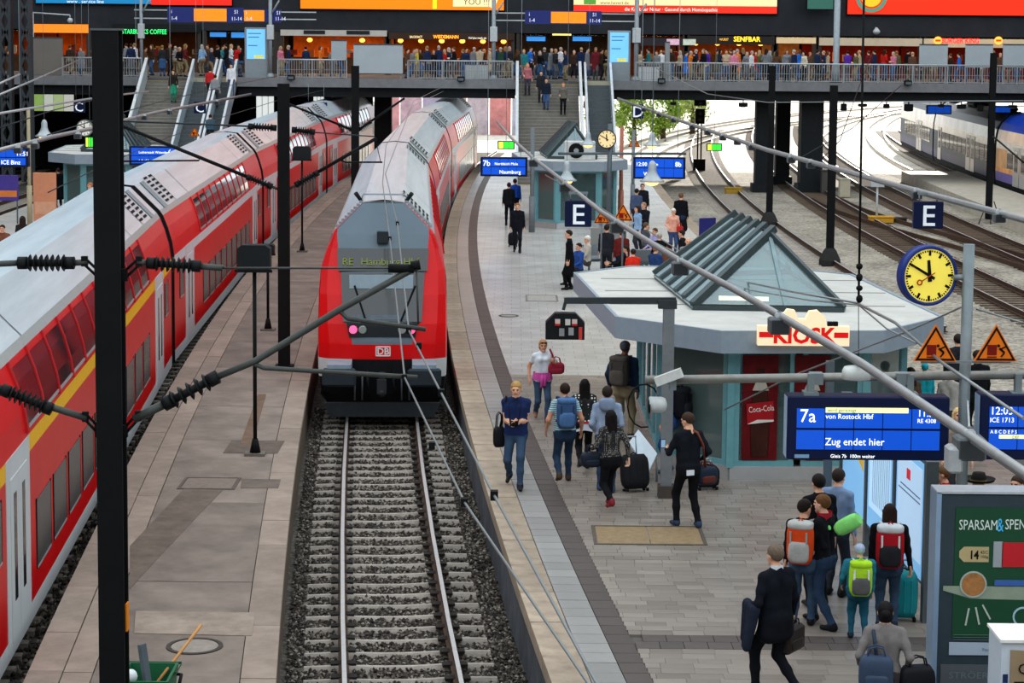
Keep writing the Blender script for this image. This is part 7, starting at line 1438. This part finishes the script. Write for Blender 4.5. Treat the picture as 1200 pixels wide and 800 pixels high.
# crowd on the bridge
FP = [build_body(h=.03, detail=False, **v) for v in (dict(lf=(-.1, .05), rf=(.1, -.03)), dict(lf=(-.09, .2), rf=(.09, -.16), lift=(0, .06)), dict(fem=True, rh=(.2, .2, 1.05)), dict(lh=(-.05, .24, 1.12), rh=(.05, .24, 1.15)), dict(coat=.35, lf=(-.08, .08), rf=(.08, -.06)), dict(fem=True, skirt=True, lh=(-.25, .1, .9)))]
TOPS = [('charcoal', '2A2C30'), ('dark blue', '22304C'), ('dark brown', '3A2A20'), ('white', 'D8DADC'), ('black', '15161A'), ('navy', '1E2A48'), ('grey', '7A7C80'), ('red', 'C02420'), ('bright blue', '2A6CC8'), ('olive', '5A5C3A'), ('brown', '5A4030'), ('beige', 'B8A488'), ('pink', 'D07A90'), ('purple', '5A2C9A'), ('teal', '2A7A80'), ('orange', 'D8742A'), ('light blue', '8AB0D8'), ('dark green', '2A4A34'), ('yellow', 'C8B040'), ('maroon', '6A2028'), ('cream', 'D8CCB0')]
BOTS = [('dark', '1C1D22'), ('blue denim', '3A5A84'), ('grey', '5A5C60'), ('khaki', '8A7A5C')]
HCS = ('2A1C14', '5A3A22', '1A1412', '8A6A40', 'B8946A', 'A8A098')
used = set(); rb = random.Random(21)
def crowd(x0, x1, n, place, ya=113.8, yb=124, z=DZ, ys=None):
    for i in range(n):
        for _ in range(60):
            ct_, cb_ = rb.choices(TOPS, [3, 3, 2, 2, 5, 4, 3, 1.3, 1.5, 1.5, 3, 2]+[.8]*9)[0], rb.choice(BOTS); lab = f'{ct_[0]} top and {cb_[0]} trousers, person on bridge {place}'
            if lab not in used: break
        used.add(lab); px = x0+(x1-x0)*(i+rb.uniform(.15, .85))/n; Y = rb.uniform(ya, yb); p = WD(px, 80, Y); f = rb.randrange(6)
        if f == 5: lab = lab.replace('trousers', 'skirt')
        person((p.x, Y, z), rb.uniform(0, 6.28), rb.uniform(1.6, 1.86), lab, ct_[1], cb_[1], skin=rb.choice((0, 1, 2, 0, 3)), hairc=rb.choice(HCS), hs='long' if f in (2, 5) and rb.random() < .7 else 'short', mesh=FP[f], group='people on the bridge')
crowd(76, 112, 3, 'left of the thick black mast'); crowd(146, 182, 6, 'under the green lettering', 114, 120); crowd(186, 224, 5, 'at the left stairs', 115, 121); crowd(236, 286, 9, 'above the left escalators', 115, 122); crowd(322, 412, 6, 'before the orange shop', 114, 122)
crowd(474, 545, 11, 'under the amber lettering'); crowd(545, 602, 9, 'just left of the middle stairs'); crowd(604, 676, 11, 'above the middle stairs', 115, 123); crowd(680, 714, 5, 'above the middle escalator', 115.5, 121); crowd(748, 800, 6, 'beside the right screen pillar'); crowd(800, 858, 11, 'left of the yellow lettering'); crowd(858, 915, 11, 'under the yellow lettering'); crowd(915, 975, 9, 'left of the thick pale column'); crowd(988, 1076, 10, 'before the red shop'); crowd(1080, 1200, 12, 'under the red lettering', 114, 122)
def climber(px, Y, rz, top, bot, label, k=0, **kw): z = PZ+max(0, min(1, (Y-104.85)/8.7))*(DZ-PZ); p = WD(px, 100, Y); return person((p.x, Y, z), rz, kw.pop('H', 1.72), label, top, bot, mesh=FP[k], **kw)
climber(619, 112.3, PI, 'B06A70', '3A3A44', 'woman in a dusty pink top coming down the middle stairs', 2, hairc='A87850', hs='long'); climber(641, 111.0, PI, '1C2430', '34507C', 'man in a dark jacket and jeans coming down the middle stairs', 1); climber(661, 110.6, PI, '6A665E', '141518', 'woman in a grey jacket and black trousers coming down the middle stairs', 2, hairc='8A6A40', hs='long'); climber(635, 111.6, PI, '26282C', '2A2A2E', 'person in black carrying a bag on the middle stairs', 0)
climber(204, 111.4, PI, '2A2420', '2A8A6A', 'woman in a dark top and green skirt on the left stairs', 5, hs='long'); climber(247, 111.6, 0, 'C02828', '2A2A30', 'person in a red top on the left escalator', 0); climber(253, 111.0, 0, '8A8C90', '3A3A40', 'man in a grey top on the left escalator', 0); climber(247, 107.6, 0, '3A5A6A', '22242A', 'person in a blue-grey jacket low on the left escalator', 0); climber(246, 106.2, 0, '7A2420', '22242A', 'person in a dark red jacket near the foot of the left escalator', 4); climber(232, 105.4, PI, 'C8BCA8', '6A6A6A', 'fair-haired person in a cream top at the foot of the left stairs', 2, hairc='C89A60'); climber(272, 112, PI, 'D8D8DC', '3A4A6A', 'person in a white shirt on the narrow left escalator', 0); climber(242, 104.6, PI*.5, 'D87A30', '2A3A6A', 'person with orange clothing at the foot of the left escalator', 0)
